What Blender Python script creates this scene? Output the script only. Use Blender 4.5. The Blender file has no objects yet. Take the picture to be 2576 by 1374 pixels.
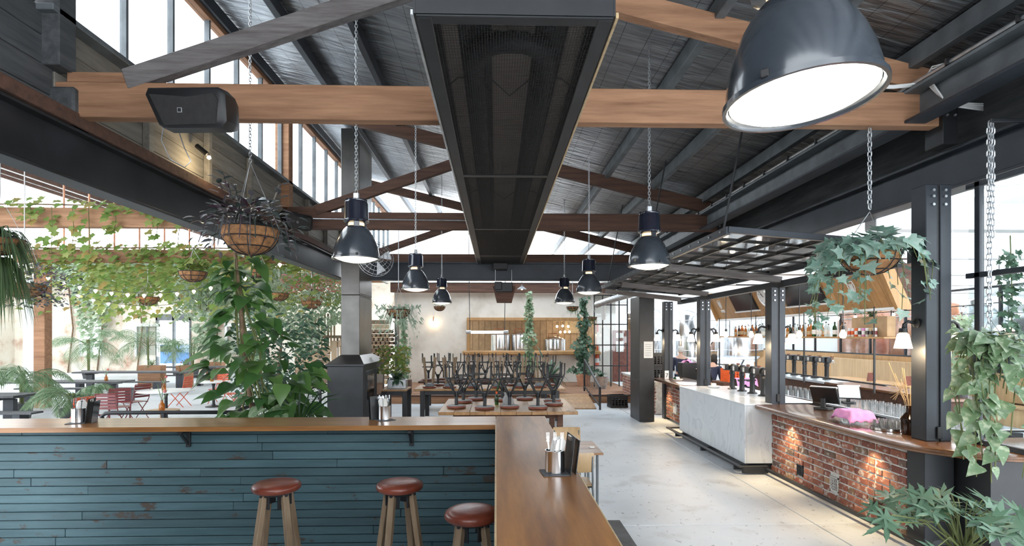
import bpy, math, random
from mathutils import Vector, Matrix, Euler
random.seed(7)
PI = math.pi
sc = bpy.context.scene
COL = sc.collection
# ---------------------------------------------------------------- camera, sky, exposure
cam = bpy.data.objects.new('camera', bpy.data.cameras.new('camera'))
COL.objects.link(cam)
cam.location = (0, 0, 2.1)
cam.rotation_euler = (PI / 2, 0, -math.atan(40 / 1400))
cam.data.sensor_width = 36
cam.data.lens = 1400 / 2576 * 36
cam.data.shift_y = 157 / 2576
cam.data.clip_start = 0.05
sc.camera = cam
sc.view_settings.view_transform = 'Standard'
sc.view_settings.look = 'None'
sc.view_settings.gamma = 1
sc.view_settings.use_curve_mapping = False
sc.view_settings.exposure = 0.9
w = bpy.data.worlds.new('sky')
sc.world = w
w.use_nodes = True
bg = w.node_tree.nodes['Background']
bg.inputs[0].default_value = (0.90, 0.95, 1.0, 1)
bg.inputs[1].default_value = 3.6


# ---------------------------------------------------------------- materials
def nmat(name):
    m = bpy.data.materials.new(name)
    m.use_nodes = True
    nt = m.node_tree
    return m, nt, nt.nodes['Principled BSDF']


def N(nt, t, **k):
    n = nt.nodes.new(t)
    for a, v in k.items():
        if a.startswith('i_'):
            n.inputs[a[2:].replace('_', ' ')].default_value = v
        else:
            setattr(n, a, v)
    return n


def c4(c):
    return (c[0], c[1], c[2], 1)


def ramp(nt, fac, stops, interp='LINEAR'):
    r = N(nt, 'ShaderNodeValToRGB')
    r.color_ramp.interpolation = interp
    e = r.color_ramp.elements
    while len(e) < len(stops):
        e.new(0.5)
    for i, (p, c) in enumerate(stops):
        e[i].position = p
        e[i].color = c4(c)
    nt.links.new(fac, r.inputs[0])
    return r.outputs[0]


def coords(nt, scale=(1, 1, 1), rnd=0.0):
    tc = N(nt, 'ShaderNodeTexCoord')
    mp = N(nt, 'ShaderNodeMapping')
    mp.inputs['Scale'].default_value = scale
    nt.links.new(tc.outputs['Object'], mp.inputs[0])
    if rnd:
        oi = N(nt, 'ShaderNodeObjectInfo')
        ml = N(nt, 'ShaderNodeMath', operation='MULTIPLY')
        ml.inputs[1].default_value = rnd
        nt.links.new(oi.outputs['Random'], ml.inputs[0])
        cb = N(nt, 'ShaderNodeCombineXYZ')
        for i in range(3):
            nt.links.new(ml.outputs[0], cb.inputs[i])
        nt.links.new(cb.outputs[0], mp.inputs['Location'])
    return mp.outputs[0]


def mixc(nt, fac, a, b, mode='MIX'):
    m = N(nt, 'ShaderNodeMix', data_type='RGBA', blend_type=mode)
    for s, v in ((0, fac), (6, a), (7, b)):
        if hasattr(v, 'links'):
            nt.links.new(v, m.inputs[s])
        else:
            m.inputs[s].default_value = v if s == 0 else c4(v)
    return m.outputs[2]


def mat(name, col, rough=0.5, metal=0.0, var=0.15, scale=6.0, bump=0.0, coat=0.0, bscale=40.0, spec=0.5):
    m, nt, b = nmat(name)
    co = coords(nt, rnd=9.0)
    n = N(nt, 'ShaderNodeTexNoise')
    n.inputs['Scale'].default_value = scale
    n.inputs['Detail'].default_value = 5
    nt.links.new(co, n.inputs[0])
    lo = tuple(max(0, x * (1 - var)) for x in col)
    hi = tuple(min(1, x * (1 + var)) for x in col)
    nt.links.new(ramp(nt, n.outputs[0], [(0.3, lo), (0.7, hi)]), b.inputs['Base Color'])
    b.inputs['Roughness'].default_value = rough
    b.inputs['Metallic'].default_value = metal
    b.inputs['Coat Weight'].default_value = coat
    b.inputs['Coat Roughness'].default_value = 0.12
    b.inputs['Specular IOR Level'].default_value = spec
    if bump:
        bn = N(nt, 'ShaderNodeTexNoise')
        bn.inputs['Scale'].default_value = bscale
        bn.inputs['Detail'].default_value = 4
        nt.links.new(co, bn.inputs[0])
        bp = N(nt, 'ShaderNodeBump')
        bp.inputs['Strength'].default_value = bump
        bp.inputs['Distance'].default_value = 0.02
        nt.links.new(bn.outputs[0], bp.inputs['Height'])
        nt.links.new(bp.outputs[0], b.inputs['Normal'])
    return m


def wood(name, dark, light, grain=(1.2, 22, 22), rough=0.6, coat=0.0, wear=None, wearpos=0.62, vary=0.35):
    m, nt, b = nmat(name)
    co = coords(nt, grain, rnd=31.0)
    n = N(nt, 'ShaderNodeTexNoise')
    n.inputs['Scale'].default_value = 1.0
    n.inputs['Detail'].default_value = 8
    n.inputs['Roughness'].default_value = 0.65
    nt.links.new(co, n.inputs[0])
    col = ramp(nt, n.outputs[0], [(0.28, dark), (0.72, light)])
    n2 = N(nt, 'ShaderNodeTexNoise')
    n2.inputs['Scale'].default_value = 0.13
    n2.inputs['Detail'].default_value = 3
    nt.links.new(co, n2.inputs[0])
    col = mixc(nt, 0.45, col, ramp(nt, n2.outputs[0], [(0.3, (0.45, 0.45, 0.45)), (0.7, (1, 1, 1))]), 'MULTIPLY')
    oi = N(nt, 'ShaderNodeObjectInfo')
    col = mixc(nt, vary, col, ramp(nt, oi.outputs['Random'], [(0, (0.55, 0.55, 0.55)), (1, (1, 1, 1))]), 'MULTIPLY')
    if wear:
        cw = coords(nt, (grain[0] * 2.2, grain[1] * .5, grain[2] * .5), rnd=17.0)
        n3 = N(nt, 'ShaderNodeTexNoise')
        n3.inputs['Scale'].default_value = 1.0
        n3.inputs['Detail'].default_value = 6
        n3.inputs['Roughness'].default_value = 0.7
        nt.links.new(cw, n3.inputs[0])
        f = ramp(nt, n3.outputs[0], [(wearpos, (0, 0, 0)), (wearpos + .04, (1, 1, 1))])
        col = mixc(nt, f, col, wear)
    nt.links.new(col, b.inputs['Base Color'])
    b.inputs['Roughness'].default_value = rough
    b.inputs['Coat Weight'].default_value = coat
    b.inputs['Coat Roughness'].default_value = 0.15
    bp = N(nt, 'ShaderNodeBump')
    bp.inputs['Strength'].default_value = 0.25 if not coat else 0.05
    bp.inputs['Distance'].default_value = 0.01
    nt.links.new(n.outputs[0], bp.inputs['Height'])
    nt.links.new(bp.outputs[0], b.inputs['Normal'])
    return m


def emit(name, col, st):
    m, nt, b = nmat(name)
    co = coords(nt)
    n = N(nt, 'ShaderNodeTexNoise')
    n.inputs['Scale'].default_value = 3
    nt.links.new(co, n.inputs[0])
    c = ramp(nt, n.outputs[0], [(0, tuple(x * .94 for x in col)), (1, col)])
    nt.links.new(c, b.inputs['Base Color'])
    nt.links.new(c, b.inputs['Emission Color'])
    b.inputs['Emission Strength'].default_value = st
    b.inputs['Roughness'].default_value = .3
    return m


def glassy(name, tint=(1, 1, 1), gloss=0.12, rough=0.03, diff=0.0, dcol=(.8, .8, .8)):
    """thin pane: see-through, fresnel sheen, optional grime"""
    m, nt, b = nmat(name)
    nt.nodes.remove(b)
    out = nt.nodes['Material Output']
    tr = N(nt, 'ShaderNodeBsdfTransparent')
    tr.inputs[0].default_value = c4(tint)
    gl = N(nt, 'ShaderNodeBsdfGlossy')
    gl.inputs['Roughness'].default_value = rough
    fr0 = N(nt, 'ShaderNodeLayerWeight')
    fr0.inputs[0].default_value = .5
    fr = N(nt, 'ShaderNodeMath', operation='POWER')
    fr.inputs[1].default_value = 4.0
    nt.links.new(fr0.outputs['Facing'], fr.inputs[0])
    co = coords(nt)
    ns = N(nt, 'ShaderNodeTexNoise')
    ns.inputs['Scale'].default_value = 4
    nt.links.new(co, ns.inputs[0])
    ad = N(nt, 'ShaderNodeMath', operation='MULTIPLY_ADD')
    ad.inputs[1].default_value = .6
    ad.inputs[2].default_value = gloss * .5
    nt.links.new(fr.outputs[0], ad.inputs[0])
    mx = N(nt, 'ShaderNodeMixShader')
    nt.links.new(ad.outputs[0], mx.inputs[0])
    nt.links.new(tr.outputs[0], mx.inputs[1])
    nt.links.new(gl.outputs[0], mx.inputs[2])
    res = mx.outputs[0]
    if diff:
        df = N(nt, 'ShaderNodeBsdfDiffuse')
        df.inputs[0].default_value = c4(dcol)
        m2 = N(nt, 'ShaderNodeMixShader')
        ml = N(nt, 'ShaderNodeMath', operation='MULTIPLY')
        ml.inputs[1].default_value = diff * 2
        nt.links.new(ns.outputs[0], ml.inputs[0])
        nt.links.new(ml.outputs[0], m2.inputs[0])
        nt.links.new(res, m2.inputs[1])
        nt.links.new(df.outputs[0], m2.inputs[2])
        res = m2.outputs[0]
    nt.links.new(res, out.inputs[0])
    return m


def leafmat(name, cols, rough=0.35, trans=0.3, vein=None):
    m, nt, b = nmat(name)
    out = nt.nodes['Material Output']
    gi = N(nt, 'ShaderNodeNewGeometry')
    oi = N(nt, 'ShaderNodeObjectInfo')
    ad = N(nt, 'ShaderNodeMath', operation='ADD')
    nt.links.new(gi.outputs['Random Per Island'], ad.inputs[0])
    nt.links.new(oi.outputs['Random'], ad.inputs[1])
    fr = N(nt, 'ShaderNodeMath', operation='FRACT')
    nt.links.new(ad.outputs[0], fr.inputs[0])
    k = len(cols)
    col = ramp(nt, fr.outputs[0], [(i / max(1, k - 1), c) for i, c in enumerate(cols)])
    if vein:
        co = coords(nt, rnd=5.0)
        n = N(nt, 'ShaderNodeTexNoise')
        n.inputs['Scale'].default_value = 3.2
        n.inputs['Detail'].default_value = 2
        nt.links.new(co, n.inputs[0])
        col = mixc(nt, ramp(nt, n.outputs[0], [(.5, (0, 0, 0)), (.68, (.7, .7, .7))]), col, vein)
    nt.links.new(col, b.inputs['Base Color'])
    b.inputs['Roughness'].default_value = rough
    tl = N(nt, 'ShaderNodeBsdfTranslucent')
    nt.links.new(col, tl.inputs[0])
    mx = N(nt, 'ShaderNodeMixShader')
    mx.inputs[0].default_value = trans
    nt.links.new(b.outputs[0], mx.inputs[1])
    nt.links.new(tl.outputs[0], mx.inputs[2])
    nt.links.new(mx.outputs[0], out.inputs[0])
    return m


def brickmat():
    m, nt, b = nmat('brick_red')
    oi = N(nt, 'ShaderNodeObjectInfo')
    col = ramp(nt, oi.outputs['Random'], [(0, (.23, .075, .05)), (.3, (.34, .13, .08)), (.5, (.18, .06, .045)), (.62, (.40, .19, .12)),
                                          (.8, (.30, .085, .055)), (.9, (.40, .24, .13)), (.97, (.10, .065, .06))])
    co = coords(nt, rnd=40.0)
    n = N(nt, 'ShaderNodeTexNoise')
    n.inputs['Scale'].default_value = 9
    n.inputs['Detail'].default_value = 6
    nt.links.new(co, n.inputs[0])
    col = mixc(nt, .6, col, ramp(nt, n.outputs[0], [(.3, (.5, .5, .5)), (.7, (1.1, 1.1, 1.1))]), 'MULTIPLY')
    n2 = N(nt, 'ShaderNodeTexNoise')
    n2.inputs['Scale'].default_value = 16
    n2.inputs['Detail'].default_value = 8
    nt.links.new(co, n2.inputs[0])
    col = mixc(nt, ramp(nt, n2.outputs[0], [(.54, (0, 0, 0)), (.64, (.75, .75, .75))]), col, (.50, .46, .42))
    nt.links.new(col, b.inputs['Base Color'])
    b.inputs['Roughness'].default_value = .9
    bp = N(nt, 'ShaderNodeBump')
    bp.inputs['Strength'].default_value = .5
    bp.inputs['Distance'].default_value = .01
    nt.links.new(n2.outputs[0], bp.inputs['Height'])
    nt.links.new(bp.outputs[0], b.inputs['Normal'])
    return m


def concretemat():
    m, nt, b = nmat('painted_concrete')
    co = coords(nt)
    n = N(nt, 'ShaderNodeTexNoise')
    n.inputs['Scale'].default_value = .55
    n.inputs['Detail'].default_value = 7
    n.inputs['Roughness'].default_value = .6
    nt.links.new(co, n.inputs[0])
    col = ramp(nt, n.outputs[0], [(.3, (.50, .535, .57)), (.5, (.61, .65, .69)), (.7, (.69, .72, .75))])
    v = N(nt, 'ShaderNodeTexNoise')
    v.inputs['Scale'].default_value = 11
    v.inputs['Detail'].default_value = 9
    v.inputs['Roughness'].default_value = .75
    nt.links.new(coords(nt, (1.2, .7, 1)), v.inputs[0])
    col = mixc(nt, ramp(nt, v.outputs[0], [(.595, (0, 0, 0)), (.64, (.85, .85, .85))]), col, (.14, .14, .15))
    v2 = N(nt, 'ShaderNodeTexNoise')
    v2.inputs['Scale'].default_value = 1.6
    v2.inputs['Detail'].default_value = 5
    nt.links.new(co, v2.inputs[0])
    col = mixc(nt, ramp(nt, v2.outputs[0], [(.56, (0, 0, 0)), (.72, (.55, .55, .55))]), col, (.30, .29, .28))
    nt.links.new(col, b.inputs['Base Color'])
    nt.links.new(ramp(nt, n.outputs[0], [(.3, (.3, .3, .3)), (.7, (.5, .5, .5))]), b.inputs['Roughness'])
    return m


def marblemat():
    m, nt, b = nmat('marble')
    co = coords(nt, (1, 1.0, .55))
    n = N(nt, 'ShaderNodeTexNoise')
    n.inputs['Scale'].default_value = 1.5
    n.inputs['Detail'].default_value = 8
    n.inputs['Distortion'].default_value = 1.2
    nt.links.new(co, n.inputs[0])
    col = ramp(nt, n.outputs[0], [(.3, (.58, .62, .65)), (.47, (.65, .685, .71)), (.495, (.54, .58, .61)), (.515, (.66, .695, .715)), (.7, (.60, .64, .67))])
    nt.links.new(col, b.inputs['Base Color'])
    b.inputs['Roughness'].default_value = .22
    return m


def roofmat():
    m, nt, b = nmat('foil_insulation')
    co = coords(nt, (.9, 5.0, 1))
    n = N(nt, 'ShaderNodeTexNoise')
    n.inputs['Scale'].default_value = 2.0
    n.inputs['Detail'].default_value = 6
    n.inputs['Distortion'].default_value = .6
    nt.links.new(co, n.inputs[0])
    col = ramp(nt, n.outputs[0], [(.3, (.19, .20, .215)), (.7, (.36, .375, .39))])
    br = N(nt, 'ShaderNodeTexBrick')
    br.offset = 0
    br.inputs['Scale'].default_value = 1
    br.inputs['Mortar Size'].default_value = .004
    br.inputs['Brick Width'].default_value = .3
    br.inputs['Row Height'].default_value = .3
    br.inputs['Color1'].default_value = (1, 1, 1, 1)
    br.inputs['Color2'].default_value = (1, 1, 1, 1)
    br.inputs['Mortar'].default_value = (.3, .3, .3, 1)
    nt.links.new(coords(nt), br.inputs[0])
    col = mixc(nt, 1.0, col, br.outputs[0], 'MULTIPLY')
    nt.links.new(col, b.inputs['Base Color'])
    b.inputs['Roughness'].default_value = .36
    b.inputs['Metallic'].default_value = .9
    bp = N(nt, 'ShaderNodeBump')
    bp.inputs['Strength'].default_value = .9
    bp.inputs['Distance'].default_value = .06
    nt.links.new(n.outputs[0], bp.inputs['Height'])
    nt.links.new(bp.outputs[0], b.inputs['Normal'])
    return m


def plastermat(name, a, bcol, c, scale=.9):
    m, nt, b = nmat(name)
    co = coords(nt)
    n = N(nt, 'ShaderNodeTexNoise')
    n.inputs['Scale'].default_value = scale
    n.inputs['Detail'].default_value = 8
    n.inputs['Roughness'].default_value = .62
    nt.links.new(co, n.inputs[0])
    nt.links.new(ramp(nt, n.outputs[0], [(.28, a), (.5, bcol), (.75, c)]), b.inputs['Base Color'])
    b.inputs['Roughness'].default_value = .9
    return m


M = {}
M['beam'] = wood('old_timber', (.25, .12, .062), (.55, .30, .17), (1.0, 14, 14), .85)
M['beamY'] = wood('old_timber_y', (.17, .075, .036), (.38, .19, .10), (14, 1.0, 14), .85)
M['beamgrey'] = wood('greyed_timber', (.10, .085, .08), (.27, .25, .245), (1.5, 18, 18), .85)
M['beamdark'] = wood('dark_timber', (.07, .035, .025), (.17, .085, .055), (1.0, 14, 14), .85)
M['steel'] = mat('black_steel', (.016, .0175, .02), .45, 0, .35, 3)
M['steelblue'] = mat('blue_black_steel', (.026, .032, .042), .45, 0, .3, 2.5)
M['greysteel'] = mat('grey_painted_steel', (.12, .135, .145), .5, 0, .3, 4)
M['galv'] = mat('galvanised_steel', (.55, .57, .59), .35, .8, .2, 12)
M['inox'] = mat('stainless_steel', (.72, .73, .74), .16, 1, .08, 8)
M['foil'] = roofmat()
M['boards'] = wood('dark_boards', (.045, .05, .055), (.13, .135, .14), (12, 1.2, 12), .85)
M['paleboards'] = wood('weathered_boards', (.20, .18, .15), (.40, .37, .32), (12, 1.2, 12), .85)
M['concrete'] = concretemat()
M['slate'] = mat('dark_slate', (.07, .072, .078), .6, 0, .35, 5, .2)
M['counter'] = wood('varnished_counter_x', (.17, .062, .016), (.46, .21, .062), (.9, 10, 10), .35, .3, vary=.12)
M['counterY'] = wood('varnished_counter_y', (.15, .052, .013), (.50, .22, .058), (9, .9, 9), .42, .12, vary=.12)
M['edge'] = mat('worn_edge', (.50, .36, .20), .4, 0, .2, 20)
M['bluewood'] = wood('flaking_blue_paint', (.036, .085, .10), (.08, .155, .178), (1.1, 10, 10), .6, 0, (.05, .036, .028), .60, .35)
M['bluedark'] = mat('dark_gap', (.012, .014, .016), .9)
M['brick'] = brickmat()
M['mortar'] = mat('mortar', (.55, .53, .50), .95, 0, .25, 9, .6)
M['marble'] = marblemat()
M['bartop'] = wood('bar_walnut', (.10, .04, .018), (.26, .115, .045), (13, .9, 13), .22, .7, vary=.1)
M['plaster'] = plastermat('cream_plaster', (.50, .45, .38), (.68, .63, .56), (.76, .72, .66))
M['white'] = plastermat('white_paint', (.70, .70, .69), (.80, .80, .79), (.84, .84, .83), 1.5)
M['oldwall'] = plastermat('patchy_brick_plaster', (.42, .20, .12), (.72, .66, .55), (.80, .77, .69), 1.0)
M['leather'] = mat('red_leather', (.19, .042, .022), .33, 0, .3, 7, .08, .1)
M['leatherd'] = mat('brown_leather', (.20, .065, .045), .4, 0, .3, 7)
M['felt'] = mat('grey_felt', (.33, .33, .33), .95)
M['oak'] = wood('oak_leg', (.20, .13, .075), (.42, .30, .19), (18, 18, 1.5), .6)
M['pine'] = wood('pine_table', (.30, .15, .055), (.55, .31, .13), (12, 1.0, 12), .4, .2)
M['ply'] = wood('plywood', (.45, .28, .13), (.66, .45, .24), (14, 14, 1.2), .4, .1)
M['honey'] = wood('honey_panel', (.38, .19, .06), (.55, .31, .12), (10, 10, .9), .45, .15)
M['enamel'] = mat('slate_enamel', (.042, .05, .061), .22, 0, .25, 4, 0, .6)
M['navy'] = mat('navy_enamel', (.016, .02, .035), .16, 0, .25, 4, 0, .7)
M['black'] = mat('black_plastic', (.012, .012, .013), .45, 0, .2, 8)
M['blackm'] = mat('black_mesh', (.03, .028, .027), .6, .3, .2, 20)
M['mesh'] = mat('dark_grille_wire', (.018, .018, .018), .55, .2, .2, 20)
M['reflect'] = mat('heater_reflector', (.34, .29, .25), .35, .6, .15, 2)
M['tubeblk'] = mat('heater_tube', (.02, .022, .025), .55, 0, .3, 6)
M['coir'] = mat('coconut_fibre', (.30, .145, .06), .95, 0, .45, 18, .8)
M['soil'] = mat('soil', (.05, .035, .025), .95)
M['terra'] = mat('terracotta', (.52, .27, .17), .85, 0, .2, 6)
M['stem'] = mat('plant_stem', (.13, .15, .05), .7)
M['bark'] = mat('bark', (.20, .13, .08), .9, 0, .35, 12, .6)
M['red'] = mat('orange_red_paint', (.62, .09, .03), .35, 0, .15, 6)
M['maroon'] = mat('maroon_paint', (.17, .028, .03), .35, 0, .2, 6)
M['orange'] = mat('orange_plastic', (.75, .13, .03), .5)
M['pink'] = mat('pink_cloth', (.72, .30, .56), .95, 0, .08, 6)
M['whitep'] = mat('white_gloss', (.80, .80, .79), .3, 0, .04, 6)
M['paper'] = mat('paper', (.82, .80, .76), .9, 0, .05, 9)
M['navycloth'] = mat('navy_cloth', (.025, .03, .06), .9)
M['whitecloth'] = mat('white_cloth', (.72, .72, .70), .9, 0, .06)
M['skin'] = mat('skin', (.60, .38, .29), .55, 0, .08)
M['hairgrey'] = mat('grey_hair', (.62, .60, .57), .8)
M['hairdark'] = mat('dark_hair', (.02, .016, .014), .6)
M['copper'] = mat('copper', (.55, .25, .15), .35, .8, .25, 5)
M['screen'] = mat('dark_screen', (.015, .015, .016), .12, 0, .2, 3)
M['cardboard'] = mat('cardboard', (.45, .30, .17), .9)
M['bulb'] = emit('warm_bulb', (1, .78, .5), 14)
M['bulbsoft'] = emit('opal_glass_lit', (1, .86, .66), 5)
M['lampglass'] = emit('lamp_diffuser', (1, .90, .70), 1.15)
M['lampbright'] = emit('lamp_diffuser_bright', (1, .96, .86), 1.5)
M['tubelight'] = emit('tube_light', (1, .88, .68), 5)
M['bulbneck'] = None
M['pane'] = glassy('window_pane', (.97, .99, 1), .06)
M['canopyglass'] = glassy('canopy_pane', (.85, .83, .81), .75, .05, .06, (.55, .5, .46))
M['smoke'] = glassy('glass_partition', (.86, .88, .88), .10)
M['tumbler'] = glassy('tumbler_glass', (.965, .97, .97), .16, .03, .025, (.85, .85, .83))
M['bottlebrown'] = glassy('brown_bottle_glass', (.16, .09, .05), .14, .05, .2, (.05, .025, .015))
M['bottlegreen'] = glassy('green_bottle_glass', (.14, .36, .12), .14, .05, .15, (.04, .12, .03))
M['bottleclear'] = glassy('clear_bottle_glass', (.82, .84, .82), .2, .05, .15, (.8, .8, .78))
M['amber'] = glassy('amber_spirit', (.75, .38, .10), .12, .05, .3, (.5, .22, .05))
M['pothos'] = leafmat('pothos_leaf', [(.03, .085, .022), (.055, .14, .035), (.10, .20, .05), (.035, .10, .03)], .3, .25)
M['pothosv'] = leafmat('variegated_leaf', [(.13, .22, .10), (.20, .30, .17), (.12, .20, .09)], .3, .25, (.50, .54, .38))
M['ivy'] = leafmat('ivy_leaf', [(.13, .26, .19), (.26, .42, .34), (.17, .32, .25), (.40, .54, .46)], .38, .2, (.48, .58, .50))
M['fatsia'] = leafmat('lobed_leaf', [(.10, .20, .12), (.17, .28, .19), (.08, .16, .09)], .4, .2)
M['vine'] = leafmat('grape_ivy_leaf', [(.14, .26, .05), (.24, .34, .09), (.36, .40, .13), (.18, .30, .07), (.42, .30, .10)], .5, .5)
M['silver'] = leafmat('silver_leaf', [(.24, .34, .20), (.36, .46, .32), (.48, .55, .42), (.20, .30, .15)], .6, .4)
M['dark'] = leafmat('purple_green_leaf', [(.03, .045, .04), (.06, .085, .08), (.075, .03, .055), (.16, .19, .19), (.09, .03, .03)], .28, .15)
M['spider'] = leafmat('striped_strap_leaf', [(.25, .35, .25), (.40, .48, .38), (.18, .27, .17)], .45, .3)
M['fern'] = leafmat('fern_leaf', [(.05, .10, .035), (.10, .16, .06), (.035, .07, .025)], .5, .3)
M['palm'] = leafmat('palm_leaf', [(.09, .18, .08), (.17, .27, .13), (.25, .34, .20)], .45, .35)
M['bush'] = leafmat('dark_bush_leaf', [(.03, .075, .04), (.05, .11, .06), (.08, .15, .085)], .4, .2)
M['flower'] = leafmat('pink_flower', [(.70, .22, .22), (.80, .40, .36), (.60, .15, .18)], .7, .4)


# ---------------------------------------------------------------- mesh builder
class MB:
    def __init__(s):
        s.v = []
        s.f = []

    def add(s, vs, fs):
        o = len(s.v)
        s.v += [tuple(p) for p in vs]
        s.f += [tuple(i + o for i in f) for f in fs]
        return s

    def box(s, x0, x1, y0, y1, z0, z1, c=0.0):
        return s.cbox(((x0 + x1) / 2, (y0 + y1) / 2, (z0 + z1) / 2), ((x1 - x0) / 2, (y1 - y0) / 2, (z1 - z0) / 2), c)

    def cbox(s, ce, h, c=0.0, rot=None):
        if c <= 0:
            vs = [(x * h[0], y * h[1], z * h[2]) for x in (-1, 1) for y in (-1, 1) for z in (-1, 1)]
            fs = [(0, 1, 3, 2), (4, 6, 7, 5), (0, 4, 5, 1), (2, 3, 7, 6), (0, 2, 6, 4), (1, 5, 7, 3)]
        else:
            vs, idx, fs = [], {}, []
            for x in (-1, 1):
                for y in (-1, 1):
                    for z in (-1, 1):
                        for a in range(3):
                            p = [x * (h[0] - c), y * (h[1] - c), z * (h[2] - c)]
                            p[a] = (x, y, z)[a] * h[a]
                            idx[(x, y, z, a)] = len(vs)
                            vs.append(tuple(p))
            for a in range(3):
                b, d = (a + 1) % 3, (a + 2) % 3
                for sg in (-1, 1):
                    q = []
                    for (u, w_) in ((-1, -1), (1, -1), (1, 1), (-1, 1)):
                        k = [0, 0, 0]
                        k[a], k[b], k[d] = sg, u, w_
                        q.append(idx[(k[0], k[1], k[2], a)])
                    fs.append(tuple(q if sg > 0 else q[::-1]))
                for u in (-1, 1):
                    for w_ in (-1, 1):
                        k0, k1 = [0, 0, 0], [0, 0, 0]
                        k0[a], k0[b], k0[d] = -1, u, w_
                        k1[a], k1[b], k1[d] = 1, u, w_
                        q = (idx[(*k0, b)], idx[(*k1, b)], idx[(*k1, d)], idx[(*k0, d)])
                        fs.append(q if u * w_ < 0 else q[::-1])
            for x in (-1, 1):
                for y in (-1, 1):
                    for z in (-1, 1):
                        q = (idx[(x, y, z, 0)], idx[(x, y, z, 1)], idx[(x, y, z, 2)])
                        fs.append(q if x * y * z > 0 else q[::-1])
        if rot is not None:
            vs = [tuple(rot @ Vector(p)) for p in vs]
        return s.add([(p[0] + ce[0], p[1] + ce[1], p[2] + ce[2]) for p in vs], fs)

    def bar(s, p, q, w_, h_, c=0.0, up=(0, 0, 1), ext=0.0):
        """square bar from p to q: w_ across, h_ along the up side"""
        p, q = Vector(p), Vector(q)
        d = (q - p)
        L = d.length
        d.normalize()
        u = Vector(up)
        if abs(d.dot(u)) > .98:
            u = Vector((0, 1, 0))
        r = d.cross(u).normalized()
        u = r.cross(d)
        R = Matrix((d, r, u)).transposed()
        return s.cbox((p + q) / 2, (L / 2 + ext, w_ / 2, h_ / 2), c, R)

    def tube(s, pts, r, n=8, closed=False, cap=True):
        pts = [Vector(p) for p in pts]
        k = len(pts)
        rr = r if isinstance(r, (list, tuple)) else [r] * k
        vs, fs = [], []
        prev = None
        for i, p in enumerate(pts):
            if closed:
                d = pts[(i + 1) % k] - pts[i - 1]
            else:
                d = pts[min(i + 1, k - 1)] - pts[max(i - 1, 0)]
            d.normalize()
            if prev is None:
                a = Vector((0, 0, 1)) if abs(d.z) < .9 else Vector((1, 0, 0))
                prev = d.cross(a).normalized()
            else:
                prev = (prev - d * prev.dot(d)).normalized()
            b = d.cross(prev)
            for j in range(n):
                t = 2 * PI * j / n
                vs.append(p + (prev * math.cos(t) + b * math.sin(t)) * rr[i])
        m = k if closed else k - 1
        for i in range(m):
            for j in range(n):
                a, b_ = i * n + j, i * n + (j + 1) % n
                c_, d_ = ((i + 1) % k) * n + (j + 1) % n, ((i + 1) % k) * n + j
                fs.append((a, b_, c_, d_))
        if cap and not closed:
            fs.append(tuple(range(n))[::-1])
            fs.append(tuple(range((k - 1) * n, k * n)))
        return s.add(vs, fs)

    def lathe(s, prof, n=20, ce=(0, 0, 0), rot=None):
        vs, fs = [], []
        for (r, z) in prof:
            for j in range(n):
                t = 2 * PI * j / n
                vs.append((max(r, 1e-4) * math.cos(t), max(r, 1e-4) * math.sin(t), z))
        for i in range(len(prof) - 1):
            for j in range(n):
                a, b = i * n + j, i * n + (j + 1) % n
                fs.append((a, b, b + n, a + n))
        if prof[0][0] > .002:
            fs.append(tuple(range(n))[::-1])
        if prof[-1][0] > .002:
            fs.append(tuple(range((len(prof) - 1) * n, len(prof) * n)))
        if rot is not None:
            vs = [tuple(rot @ Vector(p)) for p in vs]
        return s.add([(p[0] + ce[0], p[1] + ce[1], p[2] + ce[2]) for p in vs], fs)

    def shell(s, prof, n=24, ce=(0, 0, 0), rot=None):
        """lathe left open at both ends"""
        vs, fs = [], []
        for (r, z) in prof:
            for j in range(n):
                t = 2 * PI * j / n
                vs.append((r * math.cos(t), r * math.sin(t), z))
        for i in range(len(prof) - 1):
            for j in range(n):
                a, b = i * n + j, i * n + (j + 1) % n
                fs.append((a, b, b + n, a + n))
        if rot is not None:
            vs = [tuple(rot @ Vector(p)) for p in vs]
        return s.add([(p[0] + ce[0], p[1] + ce[1], p[2] + ce[2]) for p in vs], fs)

    def prism(s, pts, axis, a, b):
        """polygon (2d) extruded along axis from a to b"""
        n = len(pts)

        def P(p, t):
            return {'x': (t, p[0], p[1]), 'y': (p[0], t, p[1]), 'z': (p[0], p[1], t)}[axis]
        vs = [P(p, a) for p in pts] + [P(p, b) for p in pts]
        fs = [tuple(range(n)), tuple(range(2 * n - 1, n - 1, -1))]
        for i in range(n):
            j = (i + 1) % n
            fs.append((i, i + n, j + n, j))
        return s.add(vs, fs)

    def mesh(s, name):
        me = bpy.data.meshes.new(name)
        me.from_pydata(s.v, [], s.f)
        me.update()
        return me

    def build(s, name, m, parent=None, smooth=False, label=None, fix=True):
        if parent is not None and not parent.get('_loc0'):
            o3 = parent.matrix_basis.translation if parent.parent is None else parent.parent.matrix_basis.translation
            if o3.length > 1e-6:
                s.v = [(p[0] - o3[0], p[1] - o3[1], p[2] - o3[2]) for p in s.v]
        me = s.mesh(name)
        me.materials.append(M[m] if isinstance(m, str) else m)
        if smooth:
            me.shade_smooth()
            if smooth == 'a':
                me.set_sharp_from_angle(angle=math.radians(38))
        o = bpy.data.objects.new(name, me)
        COL.objects.link(o)
        if parent is not None:
            o.parent = parent
        if label:
            o['label'] = label
        return o


def tag(o, label, cat, group=None):
    o['label'] = label
    o['category'] = cat
    if group:
        o['group'] = group
    return o


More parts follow.
